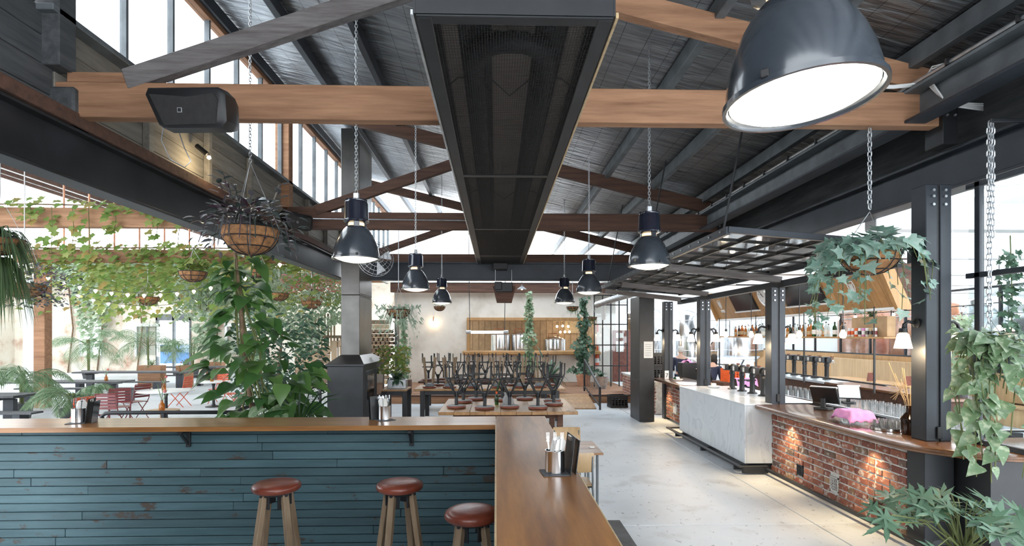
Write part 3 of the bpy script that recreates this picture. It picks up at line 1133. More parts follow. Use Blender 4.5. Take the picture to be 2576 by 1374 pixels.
b3 = thing('brick_low_wall', 'low red brick wall behind the dark steel column', 'wall', (0, 0, 0))
brick_wall(b3, 4.2, 14.6, 18.4, .02, .84, .0865, 19)
MB().box(4.16, 4.52, 14.6, 18.42, .84, .88, .006).build('coping', 'mortar', b3)

mc = thing('marble_counter', 'pale grey veined marble bar counter between the brick fronts', 'counter', (4.2, 9.8, 0))
MB().box(3.78, 3.81, 8.36, 11.37, .15, 1.028, .003).build('front_slab', 'marble', mc)
MB().box(3.811, 4.205, 8.36, 8.39, .15, 1.028, .003).build('end_slab', 'marble', mc)
MB().box(3.77, 4.205, 8.35, 11.38, 1.029, 1.055, .004).build('top_slab', 'marble', mc)
MB().box(4.207, 5.0, 8.65, 11.38, 1.029, 1.055, .004).build('top_slab', 'marble', mc)
MB().box(3.84, 4.2, 8.40, 11.37, .0, .149).build('kick', 'steel', mc)
fl = thing('foot_rail', 'black steel foot rail running along the base of the bar', 'rail', (3.7, 9, 0))
MB().box(3.66, 3.72, 8.27, 11.9, .1, .13, .005).build('rail', 'steel', fl)
MB().box(3.72, 4.1, 8.27, 8.33, .02, .13, .005).build('return_rail', 'steel', fl)
MB().box(4.05, 4.10, 4.9, 8.27, .06, .1, .005).build('rail', 'steel', fl)
MB().box(3.66, 4.2, 11.84, 11.9, .1, .13, .005).build('return_rail', 'steel', fl)
for y in (8.5, 9.9, 11.3):
    MB().box(3.67, 3.84, y - .02, y + .02, .03, .1, .004).build('bracket', 'steel', fl)

# walnut tops
bt = thing('walnut_bar_top', 'polished walnut bar top curving round the near corner', 'bar top', (4.3, 6, .98))
poly = [(3.93, 8.34), (4.75, 8.34), (4.75, 5.55), (9.0, 5.55), (9.0, 4.72), (4.68, 4.72)]
for i in range(9):
    a = -PI / 2 - (i + 1) * PI / 2 / 9
    poly.append((4.68 + .75 * math.cos(a), 5.47 + .75 * math.sin(a)))


def inset(p, d):
    n = len(p)
    out = []
    for i in range(n):
        a, b, c = Vector(p[i - 1]), Vector(p[i]), Vector(p[(i + 1) % n])
        n1 = Vector(((b - a).y, -(b - a).x)).normalized()
        n2 = Vector(((c - b).y, -(c - b).x)).normalized()
        nn_ = (n1 + n2)
        nn_ = nn_ / max(.3, nn_.length_squared / 2) if nn_.length > 1e-6 else n1
        out.append(tuple(b + nn_ * d * .5 * 2 if False else b + nn_ * d))
    return out


def slab_profile(p, levels):
    m = MB()
    n = len(p)
    for (z, d) in levels:
        m.v += [(q[0], q[1], z) for q in inset(p, d)]
    for k in range(len(levels) - 1):
        for i in range(n):
            j = (i + 1) % n
            m.f.append((k * n + i, (k + 1) * n + i, (k + 1) * n + j, k * n + j))
    m.f.append(tuple(range(n)))
    m.f.append(tuple(range((len(levels)) * n - 1, (len(levels) - 1) * n - 1, -1)))
    return m


slab_profile(poly, [(.985, .02), (.993, .004), (1.01, 0), (1.016, .006), (1.022, .006), (1.035, .0), (1.05, .006), (1.056, .02)]).build('board', 'bartop', bt, 'a')
bt2 = thing('walnut_bar_top', 'shorter walnut bar top past the marble counter', 'bar top', (4.3, 12.5, .97))
slab_profile([(3.92, 13.84), (4.75, 13.84), (4.75, 11.63), (3.92, 11.63)], [(.972, .02), (.98, .004), (1.0, 0), (1.03, .004), (1.04, .02)]).build('board', 'bartop', bt2, 'a')
# near return of the bar: dark cabinet panel
cb = thing('bar_cabinet', 'dark timber cabinet under the return of the bar top', 'cabinet', (6, 5.0, 0))
MB().box(4.51, 9.0, 4.95, 5.5, .02, .98).build('body', 'black', cb)
for i in range(4):
    x = 4.9 + i * .95
    d = MB().box(x, x + .9, 4.93, 4.95, .08, .60, .006).build('door', 'beamdark', cb)
    MB().tube([(x + .8, 4.915, .35), (x + .8, 4.915, .47)], .008, 6).build('handle', 'edge', d)
    d = MB().box(x, x + .9, 4.93, 4.95, .63, .93, .006).build('drawer', 'beamdark', cb)
    MB().tube([(x + .38, 4.905, .78), (x + .45, 4.895, .775), (x + .52, 4.905, .78)], .008, 6).build('handle', 'edge', d)


# posts
def post(y, z1, label, x=4.33, wd=.11, base=0.0, mt='steelblue'):
    t = thing('steel_post', label, 'post', (x, y, base), group='bar posts')
    MB().box(x - wd, x - .015, y - .1, y + .1, base, z1, .006).build('channel', mt, t)
    MB().box(x + .015, x + wd, y - .1, y + .1, base, z1, .006).build('channel', mt, t)
    MB().box(x - .015, x + .015, y - .085, y + .085, base, z1 - .01).build('web', 'steel', t)
    for zz in (z1 - .06, z1 - .12, z1 - .2):
        for xx in (-.06, .06):
            MB().tube([(x + xx, y - .098, zz), (x + xx, y - .118, zz)], .014, 8).build('bolt', 'galv', t)
    MB().box(x - .03, x + .03, y - .12, y - .1, 1.08, 1.2, .006).build('socket_box', 'black', t)
    return t


post(5.46, 3.59, 'tall black steel bar post nearest the camera, rising to the girder', 4.36, .13, 1.057)
tag(MB().box(4.19, 4.49, 5.33, 5.565, .003, .984, .006).build('post_plinth', 'steel'), 'black steel post base below the walnut top, at brick end', 'post base')
post(8.52, 2.84, 'black steel bar post rising beside the marble counter end')
post(11.5, 2.84, 'black steel bar post between marble counter and farther walnut top')
post(13.95, 2.95, 'brown-black steel bar post farthest along the bar')
dk = thing('steel_column', 'wide dark steel-clad column with a white notice at the bar end', 'column', (3.65, 13.6, 0))
MB().box(3.47, 3.84, 13.4, 14.3, 0, 3.05, .01).build('cladding', 'steel', dk)
MB().box(3.462, 3.47, 13.5, 14.2, .95, 1.0).build('seam', 'steelblue', dk)
for (x0, x1, z0, z1) in ((3.58, 3.80, 1.55, 1.95), (3.50, 3.56, 1.75, 1.9)):
    MB().box(x0, x1, 13.39, 13.4, z0, z1).build('notice', 'paper' if x1 > 3.7 else 'steelblue', dk)
for i in range(7):
    MB().box(3.61, 3.77, 13.386, 13.39, 1.6 + i * .045, 1.607 + i * .045).build('text_line', 'greysteel', dk)

# glazed canopy over the bar front
cn = thing('glass_canopy', 'gridded steel and glass canopy hanging over the bar front', 'canopy', (3.4, 9.7, 3.0))


def cz(x):
    return 3.27 - (x - 2.55) / (4.42 - 2.55) * .15


nx, ny = 5, 13
for j in range(ny):
    for i in range(nx):
        x0 = 2.55 + (4.42 - 2.55) * i / nx
        x1 = 2.55 + (4.42 - 2.55) * (i + 1) / nx
        y0, y1 = 6.06 + 7.25 * j / ny, 6.06 + 7.25 * (j + 1) / ny
        a, b = .02, .012
        MB().prism([(x0 + .01, cz(x0 + .01)), (x1 - .01, cz(x1 - .01)), (x1 - .01, cz(x1 - .01) + .006), (x0 + .01, cz(x0 + .01) + .006)], 'y', y0 + .01, y1 - .01).build('pane', 'canopyglass', cn)
for i in range(nx + 1):
    x = 2.55 + (4.42 - 2.55) * i / nx
    e = i in (0, nx)
    MB().box(x - (.025 if e else .011), x + (.025 if e else .011), 6.05, 13.32, cz(x) - (.06 if e else .03), cz(x) + (.03 if e else .02), .003).build('long_bar', 'steelblue' if e else 'steel', cn)
for j in range(ny + 1):
    y = 6.06 + 7.25 * j / ny
    e = j in (0, ny)
    MB().bar((2.55, y, cz(2.55) - .005), (4.42, y, cz(4.42) - .005), .05 if e else .022, .07 if e else .03, .003).build('cross_bar', 'steelblue' if e else 'steel', cn)
for i in range(22):
    y = 6.2 + i * .33
    MB().tube([(2.525, y, 3.26), (2.515, y, 3.26)], .012, 6).build('bolt', 'galv', cn)
for y in (8.52, 11.5, 13.2):
    MB().bar((2.6, y, 3.16), (4.42, y, 2.96), .09, .1, .006).build('outrigger', 'beamgrey' if y > 7 else 'steelblue', cn)
MB().box(4.40, 4.48, 6.0, 13.4, 2.85, 2.95, .006).build('inner_beam', 'steelblue', cn)
for y in (6.3, 9.6, 12.9):
    MB().tube([(2.6, y, 3.3), (2.95, y, roofz(2.95) - .2)], .012, 6).build('hanger_rod', 'steel', cn)
MB().box(4.48, 4.62, 5.56, 5.95, 2.88, 3.02, .006).build('beam_end', 'greysteel', cn)

# steel framed glazing nearer than the last post
gw = structroot('window_4')
for y in (5.2, 4.1, 3.0, 1.9):
    MB().box(4.6, 4.65, y - .03, y + .03, 1.06, 3.58, .004).build('mullion', 'steelblue', gw)
for z in (1.08, 2.68, 3.55):
    MB().box(4.6, 4.65, 1.9, 5.33, z - .025, z + .025, .004).build('transom', 'steelblue', gw)
for (y0, y1) in ((1.95, 2.96), (3.04, 4.06), (4.14, 5.16), (5.235, 5.32)):
    for (z0, z1) in ((1.11, 2.65), (2.71, 3.52)):
        MB().box(4.622, 4.628, y0, y1, z0, z1).build('pane', 'smoke', gw)

# ================================================================ heater
ht = thing('radiant_heater', 'long black radiant gas heater with wire guard hanging overhead', 'heater', (.11, 10, 4.05))
HX0, HX1, HY0, HY1 = -.5, .73, 3.38, 15.18
MB().box(HX0, HX1, HY0, HY1, 4.19, 4.2).build('top_sheet', 'tubeblk', ht)
MB().box(HX0, HX0 + .012, HY0, HY1, 4.05, 4.19).build('side_skirt', 'steel', ht)
MB().box(HX1 - .012, HX1, HY0, HY1, 4.05, 4.19).build('side_skirt', 'steel', ht)
MB().box(HX0 + .013, HX1 - .013, HY0, HY0 + .012, 4.05, 4.19).build('end_plate', 'steel', ht)
MB().box(HX0 + .013, HX1 - .013, HY1 - .012, HY1, 4.05, 4.19).build('end_plate', 'steel', ht)
MB().box(HX0 - .02, HX0 - .001, HY0, HY1, 4.04, 4.075, .003).build('edge_angle', 'galv', ht)
MB().box(HX1 + .001, HX1 + .02, HY0, HY1, 4.04, 4.075, .003).build('edge_angle', 'edge', ht)
for (x0, x1) in ((-.37, -.26), (-.03, .26), (.49, .6)):
    MB().prism([(x0, 4.165), (x1, 4.165), (x1, 4.185), (x0, 4.185)], 'y', 3.55, 15.05).build('reflector', 'reflect', ht)
u = [(-.16, 15.05, 4.125), (-.16, 4.15, 4.125)] + [(.11 - .27 * math.cos(a * PI / 10), 4.1 - .27 * math.sin(a * PI / 10), 4.125) for a in range(1, 10)] + [(.38, 4.15, 4.125), (.38, 15.05, 4.125)]
MB().tube(u, .075, 14).build('burner_tube', 'tubeblk', ht, True)
for k in range(5):
    y = HY0 + k * 3.4
    y = min(max(y, HY0 + .05), HY1 - .05)
    MB().box(HX0 + .013, HX1 - .013, y - .045, y + .045, 4.036, 4.049, .003).build('guard_frame', 'steel', ht)
for x in (HX0 + .06, HX1 - .06):
    MB().box(x - .045, x + .045, HY0 + .02, HY1 - .02, 4.033, 4.046, .003).build('guard_frame', 'steel', ht)
m = MB()
for i in range(61):
    x = HX0 + .05 + i * (HX1 - HX0 - .1) / 60
    m.box(x - .0016, x + .0016, HY0 + .05, HY1 - .05, 4.040, 4.043)
k = 0
y = HY0 + .06
while y < HY1 - .06:
    m.box(HX0 + .05, HX1 - .05, y - .0016, y + .0016, 4.0435, 4.0465)
    y += .02
stuff(m.build('wire_guard', 'mesh', ht))
for yy in (4.55, 8.0, 11.4, 14.6):
    MB().tube([(-.47, yy, 4.07), (-.3, yy - .12, 4.15), (-.05, yy - .12, 4.15), (.11, yy, 4.06), (.28, yy - .12, 4.15), (.52, yy - .12, 4.15), (.7, yy, 4.07)], .006, 5).build('tube_hanger', 'steel', ht)
    for x in (-.42, .65):
        MB().tube([(x, yy, 4.2), (x, yy, roofz(x) - .01)], .008, 5).build('suspension_rod', 'galv', ht)
MB().box(-.08, .30, 14.8, 15.15, 3.86, 4.03, .01).build('burner_box', 'black', ht)

# ================================================================ fireplace and flue
fp = thing('fireplace', 'black steel fireplace with tapered hood and tall square flue', 'fireplace', (-3.3, 13, 0))
MB().box(-3.7, -2.91, 12.3, 14.6, 0.0, 1.42, .01).build('firebox', 'steel', fp)
MB().box(-3.73, -2.88, 12.27, 14.63, 1.42, 1.47, .006).build('mantel_plate', 'steel', fp)
mh = MB()
mh.v = [(-3.71, 12.29, 1.47), (-2.90, 12.29, 1.47), (-2.90, 14.61, 1.47), (-3.71, 14.61, 1.47), (-3.54, 12.75, 1.65), (-3.1, 12.75, 1.65), (-3.1, 14.05, 1.65), (-3.54, 14.05, 1.65)]
mh.f = [(0, 1, 5, 4), (1, 2, 6, 5), (2, 3, 7, 6), (3, 0, 4, 7), (4, 5, 6, 7), (3, 2, 1, 0)]
M['fluesteel'] = mat('heat_tinted_steel', (.10, .095, .09), .33, .75, .3, 1.5)
mh.build('hood', 'fluesteel', fp)
MB().box(-3.53, -3.11, 12.78, 14.02, 1.65, 3.02, .008).build('flue', 'fluesteel', fp)
MB().box(-3.53, -3.11, 12.78, 14.02, 3.026, roofz(-3.3) - .02, .008).build('flue', 'fluesteel', fp)
for i in range(8):
    for zz in (2.99, 3.06):
        MB().tube([(-3.108, 12.9 + i * .15, zz), (-3.1, 12.9 + i * .15, zz)], .012, 6).build('rivet', 'steel', fp)
for (y0, y1) in ((12.5, 13.4), (13.5, 14.4)):
    MB().box(-2.915, -2.90, y0, y1, .55, 1.3, .004).build('fire_door', 'steelblue', fp)
    MB().box(-2.902, -2.895, y0 + .1, y1 - .1, .65, 1.2).build('fire_glass', 'screen', fp)


# ================================================================ chains and lamps
def link_mesh(L=.04, wd=.024, r=.0042, m_='galv', n=5):
    pts = []
    h = L / 2 - wd / 2
    for i in range(7):
        a = PI * i / 6
        pts.append((wd / 2 * math.cos(a), 0, h + wd / 2 * math.sin(a)))
    for i in range(7):
        a = PI + PI * i / 6
        pts.append((wd / 2 * math.cos(a), 0, -h + wd / 2 * math.sin(a)))
    return MB().tube(pts, r, n, True)


def chain_mb(z0, z1, L=.045, wd=.026, r=.0045):
    lk = link_mesh(L, wd, r, n=4)
    m = MB()
    p = L - 2.2 * r
    n = int((z1 - z0) / p)
    for i in range(n):
        z = z0 + (i + .5) * p
        rot = i % 2
        m.add([((q[1] if rot else q[0]), (q[0] if rot else q[1]), q[2] + z) for q in lk.v], lk.f)
    return m


def lamp(chain_len, glass):
    t = thing('pendant_lamp', '', 'lamp', group='slate enamel pendant lamps')
    MB().shell([(.262, -.012), (.262, .006), (.247, .012), (.246, .05), (.236, .11), (.214, .18), (.18, .25), (.14, .31), (.105, .345), (.09, .352), (.1, .34), (.135, .305), (.174, .246), (.208, .176), (.23, .11), (.24, .05), (.242, .0), (.25, -.012), (.262, -.012)], 40).build('shade', 'enamel', t, 'a')
    MB().lathe([(.0, -.052), (.08, -.046), (.15, -.032), (.21, -.01), (.238, .006), (.238, .01), (0, .012)], 36).build('glass', glass, t, 'a')
    MB().lathe([(.085, .34), (.085, .4)], 20).build('neck', 'bulbneck', t)
    MB().lathe([(.1, .385), (.135, .4), (.14, .412), (.132, .425), (.127, .6), (.118, .62), (.12, .625), (.12, .64), (.0, .645)], 32).build('gear_housing', 'navy', t, 'a')
    for k in range(3):
        a = k * 2.09 + .8
        MB().cbox((.256 * math.cos(a), .256 * math.sin(a), .016), (.012, .012, .014), .003).build('clip', 'black', t)
        MB().cbox((.1 * math.cos(a), .1 * math.sin(a), .37), (.012, .03, .035), .003, Matrix.Rotation(a, 3, 'Z')).build('neck_strut', 'enamel', t)
    MB().box(-.03, .03, -.02, .02, .645, .72, .006).build('connector', 'galv', t)
    chain_mb(.72, chain_len).build('chain', 'galv', t)
    return t


M['bulbneck'] = emit('lit_neck', (1, .72, .42), .8)
lpL = lamp(roofz(-1.54) - 2.95, 'lampglass')
move(lpL, (-1.54, 6.18, 2.95), 0, 'slate pendant lamp in the left row, nearest, before the flue')
dup(lpL, (-1.47, 10.22, 2.95), .5, 'slate pendant lamp in the left row, middle one')
dup(lpL, (-1.41, 14.5, 2.95), 1, 'slate pendant lamp in the left row, smallest and farthest')
lpR = lamp(roofz(1.76) - 2.95, 'lampglass')
move(lpR, (1.86, 6.71, 2.95), 0, 'slate pendant lamp in the right row beside the glass canopy')
dup(lpR, (1.82, 10.87, 2.95), .6, 'slate pendant lamp in the right row, second, over the floor')
dup(lpR, (1.76, 14.3, 2.95), 1.2, 'slate pendant lamp in the right row, smallest and farthest')
lpB = lamp(roofz(1.07) - 2.93, 'lampbright')
move(lpB, (1.07, 1.92, 2.93), .9, 'huge near slate pendant lamp cut by the top of the picture')
MB().box(-.035, .035, -.262, -.25, .06, .09, .002).build('maker_plate', 'galv', lpB)
for o in lpB.children:
    if o.name.startswith('maker_plate'):
        o.matrix_basis = R_(-.75) @ T_(0, .022, .01) @ R_(0.0, 'X')
lpB.rotation_euler = (-.08, 0, .9)


# ================================================================ hall furniture
def long_table(name, label, x0, x1, y0, y1, z, planks, mt, legmat, legs, along='y', th=.055):
    t = thing(name, label, 'table', ((x0 + x1) / 2, (y0 + y1) / 2, 0))
    for i in range(planks):
        if along == 'y':
            a, b = x0 + (x1 - x0) * i / planks, x0 + (x1 - x0) * (i + 1) / planks
            MB().box(a + .0015, b - .0015, y0, y1, z - th, z, .004).build('plank', mt, t)
        else:
            a, b = y0 + (y1 - y0) * i / planks, y0 + (y1 - y0) * (i + 1) / planks
            MB().box(x0, x1, a + .0015, b - .0015, z - th, z, .004).build('plank', mt, t)
    for (x, y) in legs:
        MB().box(x - .05, x + .05, y - .05, y + .05, 0, z - th, .006).build('leg', legmat, t)
    for yy in sorted(set(l[1] for l in legs)):
        xs = [l[0] for l in legs if l[1] == yy]
        MB().box(min(xs) + .051, max(xs) - .051, yy - .02, yy + .02, z - th - .1, z - th - .001, .004).build('apron', legmat, t)
    return t


long_table('dining_table', 'pine plank table carrying the metal stools turned upside down', -.98, 1.40, 9.45, 11.45, .8, 9, 'pine', 'beamdark', [(-.7, 9.75), (1.12, 9.75), (-.7, 11.15), (1.12, 11.15)])
tag(MB().lathe([(.03, 0), (.034, .003), (.03, .006), (0, .007)], 14, (1.24, 9.56, .8)).build('table_bolt', 'galv', smooth='a'), 'small round metal disc at the pine table corner', 'bolt')
long_table('dining_table', 'brown plank table behind, carrying oak-legged stools upside down', -2.0, 1.7, 13.55, 14.7, .8, 5, 'pine', 'steel', [(-1.8, 13.65), (1.5, 13.65), (-1.8, 14.6), (1.5, 14.6)], 'x', .05)
long_table('dining_table', 'long dark table on which the farthest stools are stacked', -2.2, 1.55, 15.75, 16.85, .8, 4, 'beamdark', 'steel', [(-2.0, 15.85), (1.4, 15.85), (-2.0, 16.75), (1.4, 16.75)], 'x', .05)
long_table('cafe_table', 'small timber cafe table beside the fireplace with planters on it', -2.75, -2.15, 13.4, 14.2, .8, 4, 'pine', 'steel', [(-2.7, 13.46), (-2.2, 13.46), (-2.7, 14.14), (-2.2, 14.14)], 'y', .04)


def metal_stool():
    """pipe stool built upside down, seat at z=0"""
    t = thing('metal_stool', '', 'stool', group='metal stools upended on tables')
    MB().lathe([(0, 0), (.12, .0), (.16, .006), (.175, .022), (.176, .036), (.165, .048), (.158, .05), (0, .05)], 24).build('seat', 'leatherd', t, 'a')
    MB().lathe([(.157, .0505), (.157, .056), (0, .057)], 20).build('seat_underside', 'felt', t)
    MB().tube([(0, 0, .057), (0, 0, .30)], .03, 10).build('stem', 'steel', t, 'a')
    for k in range(4):
        a = k * PI / 2 + PI / 4
        c, s_ = math.cos(a), math.sin(a)
        MB().tube([(.02 * c, .02 * s_, .2), (.05 * c, .05 * s_, .27), (.2 * c, .2 * s_, .50), (.235 * c, .235 * s_, .57), (.24 * c, .24 * s_, .78)], .0135, 7).build('leg', 'steel', t, True)
    rg = []
    for k in range(4):
        a = k * PI / 2 + PI / 4
        for d in (-.16, .16):
            rg.append((.215 * math.cos(a + d), .215 * math.sin(a + d), .525))
    MB().tube(rg, .011, 7, True).build('foot_rail', 'steel', t, True)
    return t


ms = metal_stool()
spots = [(-.71, 9.97), (-.2, 9.79), (.24, 9.94), (.74, 9.82), (1.07, 10.31), (1.1, 10.86), (-.63, 10.75), (-.40, 11.2), (.58, 11.22), (.13, 11.03)]
names = ['front row left end', 'front row, second from left', 'front row, third, beside the grey bag', 'front row, fourth from left', 'at the right table edge, in front', 'at the right table edge, just behind', 'behind the front left one', 'back row left', 'back row right', 'back row centre, behind the green bottle']
for i, (x, y) in enumerate(spots):
    lab = 'upturned metal stool on pine table, ' + names[i]
    (move(ms, (x, y, .8), .3, lab) if i == 0 else dup(ms, (x, y, .8), random.uniform(-.5, .5), lab))
for i in range(4):
    dup(ms, (-1.5 + i * .95, 14.42, .8), random.uniform(-.5, .5), 'upturned metal stool standing among the oak-legged stools', 'metal stools among oak ones')
for i in range(9):
    dup(ms, (-1.95 + i * .41, 16.1 + .35 * (i % 2), .8), random.uniform(-.5, .5), 'upturned metal stool on the farthest long dark table', 'farthest upturned metal stools')


def wood_stool():
    t = thing('oak_stool', '', 'stool', group='oak-legged stools upended on the second table')
    MB().lathe([(0, 0), (.13, .0), (.165, .008), (.172, .025), (.16, .04), (0, .042)], 22).build('seat', 'leatherd', t, 'a')
    MB().box(-.1, .1, -.1, .1, .043, .12, .004).build('steel_box', 'greysteel', t)
    for k in range(4):
        a = k * PI / 2 + PI / 4
        c, s_ = math.cos(a), math.sin(a)
        MB().bar((c * .10, s_ * .10, .06), (c * .2, s_ * .2, .76), .035, .045, .004, up=(-s_, c, 0)).build('leg', 'oak', t)
    MB().tube([(.175 * math.cos(i * PI / 10), .175 * math.sin(i * PI / 10), .52) for i in range(20)], .009, 6, True).build('foot_ring', 'steel', t, True)
    return t


ws = wood_stool()
wx = [(-1.65, 13.84), (-1.15, 13.8), (-.57, 13.82), (.02, 13.8), (.58, 13.82), (1.1, 13.87)]
wn_ = ['leftmost, beside the planter', 'second from left', 'third from left', 'fourth from left', 'fifth from left', 'rightmost, next to the climbing plant']
for i, (x, y) in enumerate(wx):
    lab = 'upturned oak-legged stool on second table, ' + wn_[i]
    (move(ws, (x, y, .8), .2, lab) if i == 0 else dup(ws, (x, y, .8), random.uniform(-.5, .5), lab))


# school desk and its two plywood chairs
dt = thing('desk_table', 'small dark-topped timber desk beside the counter', 'table', (1.05, 6.8, 0))
for i in range(3):
    MB().box(.62, 1.24, 6.40 + i * .25, 6.40 + i * .25 + .247, .715, .74, .003).build('top_board', 'counter', dt)
for (x, y) in ((.68, 6.46), (1.18, 6.46), (.68, 7.09), (1.18, 7.09)):
    MB().tube([(x, y, 0), (x, y, .715)], .016, 8).build('leg', 'greysteel', dt)
tag(MB().box(1.13, 1.19, 6.68, 6.74, .7405, .752, .003).build('coaster', 'paper'), 'white paper scrap on the corner of the small desk', 'paper')


def ply_chair():
    t = thing('plywood_chair', '', 'chair', group='plywood school chairs')
    m = MB()
    prof = []
    for i in range(9):
        u = -1 + i / 4
        prof.append((u * .19, -.20 - .03 * (1 - u * u)))
    vs = []
    for (x, y) in prof:
        for z, dy in ((.60, .01), (.62, .0), (.80, -.03), (.82, -.025)):
            vs.append((x * (1 if .61 < z < .81 else .96), y + dy, z))
    n = 4
    top = len(vs)
    vs += [(v[0], v[1] + .012, v[2]) for v in vs]
    fs = []
    for i in range(8):
        for k in range(3):
            a = i * n + k
            fs.append((a, a + 1, a + n + 1, a + n))
            fs.append((a + top, a + n + top, a + n + 1 + top, a + 1 + top))
    for i in range(8):
        for k in (0, 3):
            a = i * n + k
            fs.append((a, a + n, a + n + top, a + top) if k == 0 else (a, a + top, a + n + top, a + n))
    for i in (0, 8):
        for k in range(3):
            a = i * n + k
            fs.append((a, a + top, a + 1 + top, a + 1) if i == 0 else (a, a + 1, a + 1 + top, a + top))
    m.add(vs, fs).build('backrest', 'ply', t, 'a')
    MB().box(-.19, .19, -.17, .2, .435, .448, .005).build('seat', 'ply', t)
    for s_ in (-1, 1):
        MB().tube([(s_ * .17, -.225, .78), (s_ * .18, -.2, .5), (s_ * .18, -.19, .42), (s_ * .19, -.23, .2), (s_ * .2, -.27, 0)], .011, 8).build('back_leg', 'greysteel', t, True)
        MB().tube([(s_ * .18, -.19, .42), (s_ * .18, .17, .42), (s_ * .19, .2, .38), (s_ * .2, .24, 0)], .011, 8).build('front_leg', 'greysteel', t, True)
    MB().tube([(-.18, -.15, .425), (.18, -.15, .425)], .01, 6).build('crossbar', 'steel', t)
    return t


pc = ply_chair()
move(pc, (.88, 6.27, 0), .0, 'plywood chair at the near side of the small desk')
dup(pc, (.98, 7.5, 0), PI, 'plywood chair at the far side of the small desk')

# things on the pine table
bo = thing('green_bottle', 'green glass bottle holding a cactus stem on the pine table', 'bottle', (.01, 10.45, .8))
MB().lathe([(0, 0), (.034, 0), (.036, .01), (.036, .13), (.03, .16), (.015, .19), (.014, .24), (.016, .25)], 18, (.01, 10.45, .8)).build('glass', 'bottlegreen', bo, 'a')
MB().tube([(.01, 10.45, 1.03), (.03, 10.45, 1.1), (.06, 10.46, 1.2), (.13, 10.46, 1.31)], [.012, .022, .025, .012], 8).build('cactus_stem', 'fern', bo, True)
MB().lathe([(.014, .2), (.02, .21), (.02, .245), (.014, .25)], 10, (.01, 10.45, .8)).build('orange_wrap', 'orange', bo, 'a')
bag = MB()
random.seed(5)
rings = []
for k, (r, z) in enumerate(((.085, 0), (.1, .05), (.095, .12), (.075, .17), (.045, .2), (.07, .25))):
    for j in range(12):
        a = j * PI / 6
        rr = r * (1 + .18 * math.sin(3 * a + k) + random.uniform(-.1, .1))
        bag.v.append((.21 + rr * math.cos(a), 10.25 + rr * .7 * math.sin(a), .8 + z))
for k in range(5):
    for j in range(12):
        bag.f.append((k * 12 + j, k * 12 + (j + 1) % 12, (k + 1) * 12 + (j + 1) % 12, (k + 1) * 12 + j))
bag.f.append(tuple(range(12))[::-1])
tag(bag.build('paper_bag', 'felt'), 'crumpled pale grey bag on the pine table', 'bag')

# loudspeakers
def speaker(label, loc, rz, s=1.0):
    t = thing('loudspeaker', label, 'loudspeaker', group='wall loudspeakers')
    pts = [(-.33, .16), (.27, .16), (.33, .10), (.33, -.12), (.28, -.18), (-.22, -.18), (-.26, -.15), (-.36, .1)]
    m = slab_profile_xz(pts, [(-.16, .03), (-.145, .008), (.0, .0), (.15, .05), (.16, .09)])
    m.build('cabinet', 'black', t, 'a')
    g = slab_profile_xz([(-.31, .10), (-.1, .085), (.0, .075), (.1, .085), (.24, .10), (.27, .05), (.24, -.15), (-.2, -.155)], [(-.172, .004), (-.162, 0)])
    g.build('grille', 'blackm', t)
    gm = [(-.05, -.174, .0), (-.01, -.174, .0)]
    MB().box(-.075, -.035, -.1765, -.173, -.055, -.015, .001).build('badge', 'galv', t)
    MB().box(-.069, -.041, -.178, -.177, -.049, -.021).build('badge_face', 'black', t)
    MB().box(-.03, .03, .0, .40, .17, .19, .004).build('mount_bracket', 'steel', t)
    t.scale = (s,) * 3
    t.location = loc
    t.rotation_euler = (.12, 0, rz)
    return t


def slab_profile_xz(p, levels):
    m = MB()
    n = len(p)
    q = p[::-1]
    for (y, d) in levels:
        m.v += [(a[0], y, a[1]) for a in inset(q, -d if False else -d)]
    for k in range(len(levels) - 1):
        for i in range(n):
            j = (i + 1) % n
            m.f.append((k * n + i, k * n + j, (k + 1) * n + j, (k + 1) * n + i))
    m.f.append(tuple(range(n))[::-1])
    m.f.append(tuple(range((len(levels) - 1) * n, len(levels) * n)))
    return m


speaker('black loudspeaker fixed in front of the nearest orange-brown tie beam', (-2.70, 5.12, 4.13), -.05, 1.05)
speaker('black loudspeaker on the second truss behind the purple hanging plant', (-3.85, 10.8, 4.3), .9, .9)
tag(MB().tube([(-3.3, 5.5, 4.5), (-3.2, 5.48, 4.25), (-3.22, 5.45, 3.98), (-3.14, 5.45, 3.8), (-3.0, 5.45, 3.72), (-2.94, 5.45, 3.78), (-3.0, 5.45, 3.9), (-3.07, 5.46, 4.1), (-3.1, 5.5, 4.23)], .005, 6).build('speaker_cable', 'galv', smooth=True), 'thin pale cable looping below the nearest tie beam', 'cable')

# projector on its cradle
pj = thing('projector_box', 'black projector in a hanging timber box below the cross girder', 'projector', (.22, 15.0, 3.0))
MB().prism([(.02, 2.98), (.42, 2.98), (.5, 3.3), (.52, 3.42), (-.1, 3.42), (-.06, 3.3)], 'y', 14.8, 15.15).build('timber_box', 'beamdark', pj)
MB().box(-.02, .44, 14.72, 14.95, 3.25, 3.5, .02).build('projector', 'black', pj)
MB().box(-.04, .16, 14.70, 14.9, 3.3, 3.52, .02).build('speaker_unit', 'black', pj)
for x in (-.02, .42):
    MB().tube([(x, 14.95, 3.45), (x, 14.95, 3.86)], .01, 6).build('rod', 'galv', pj)

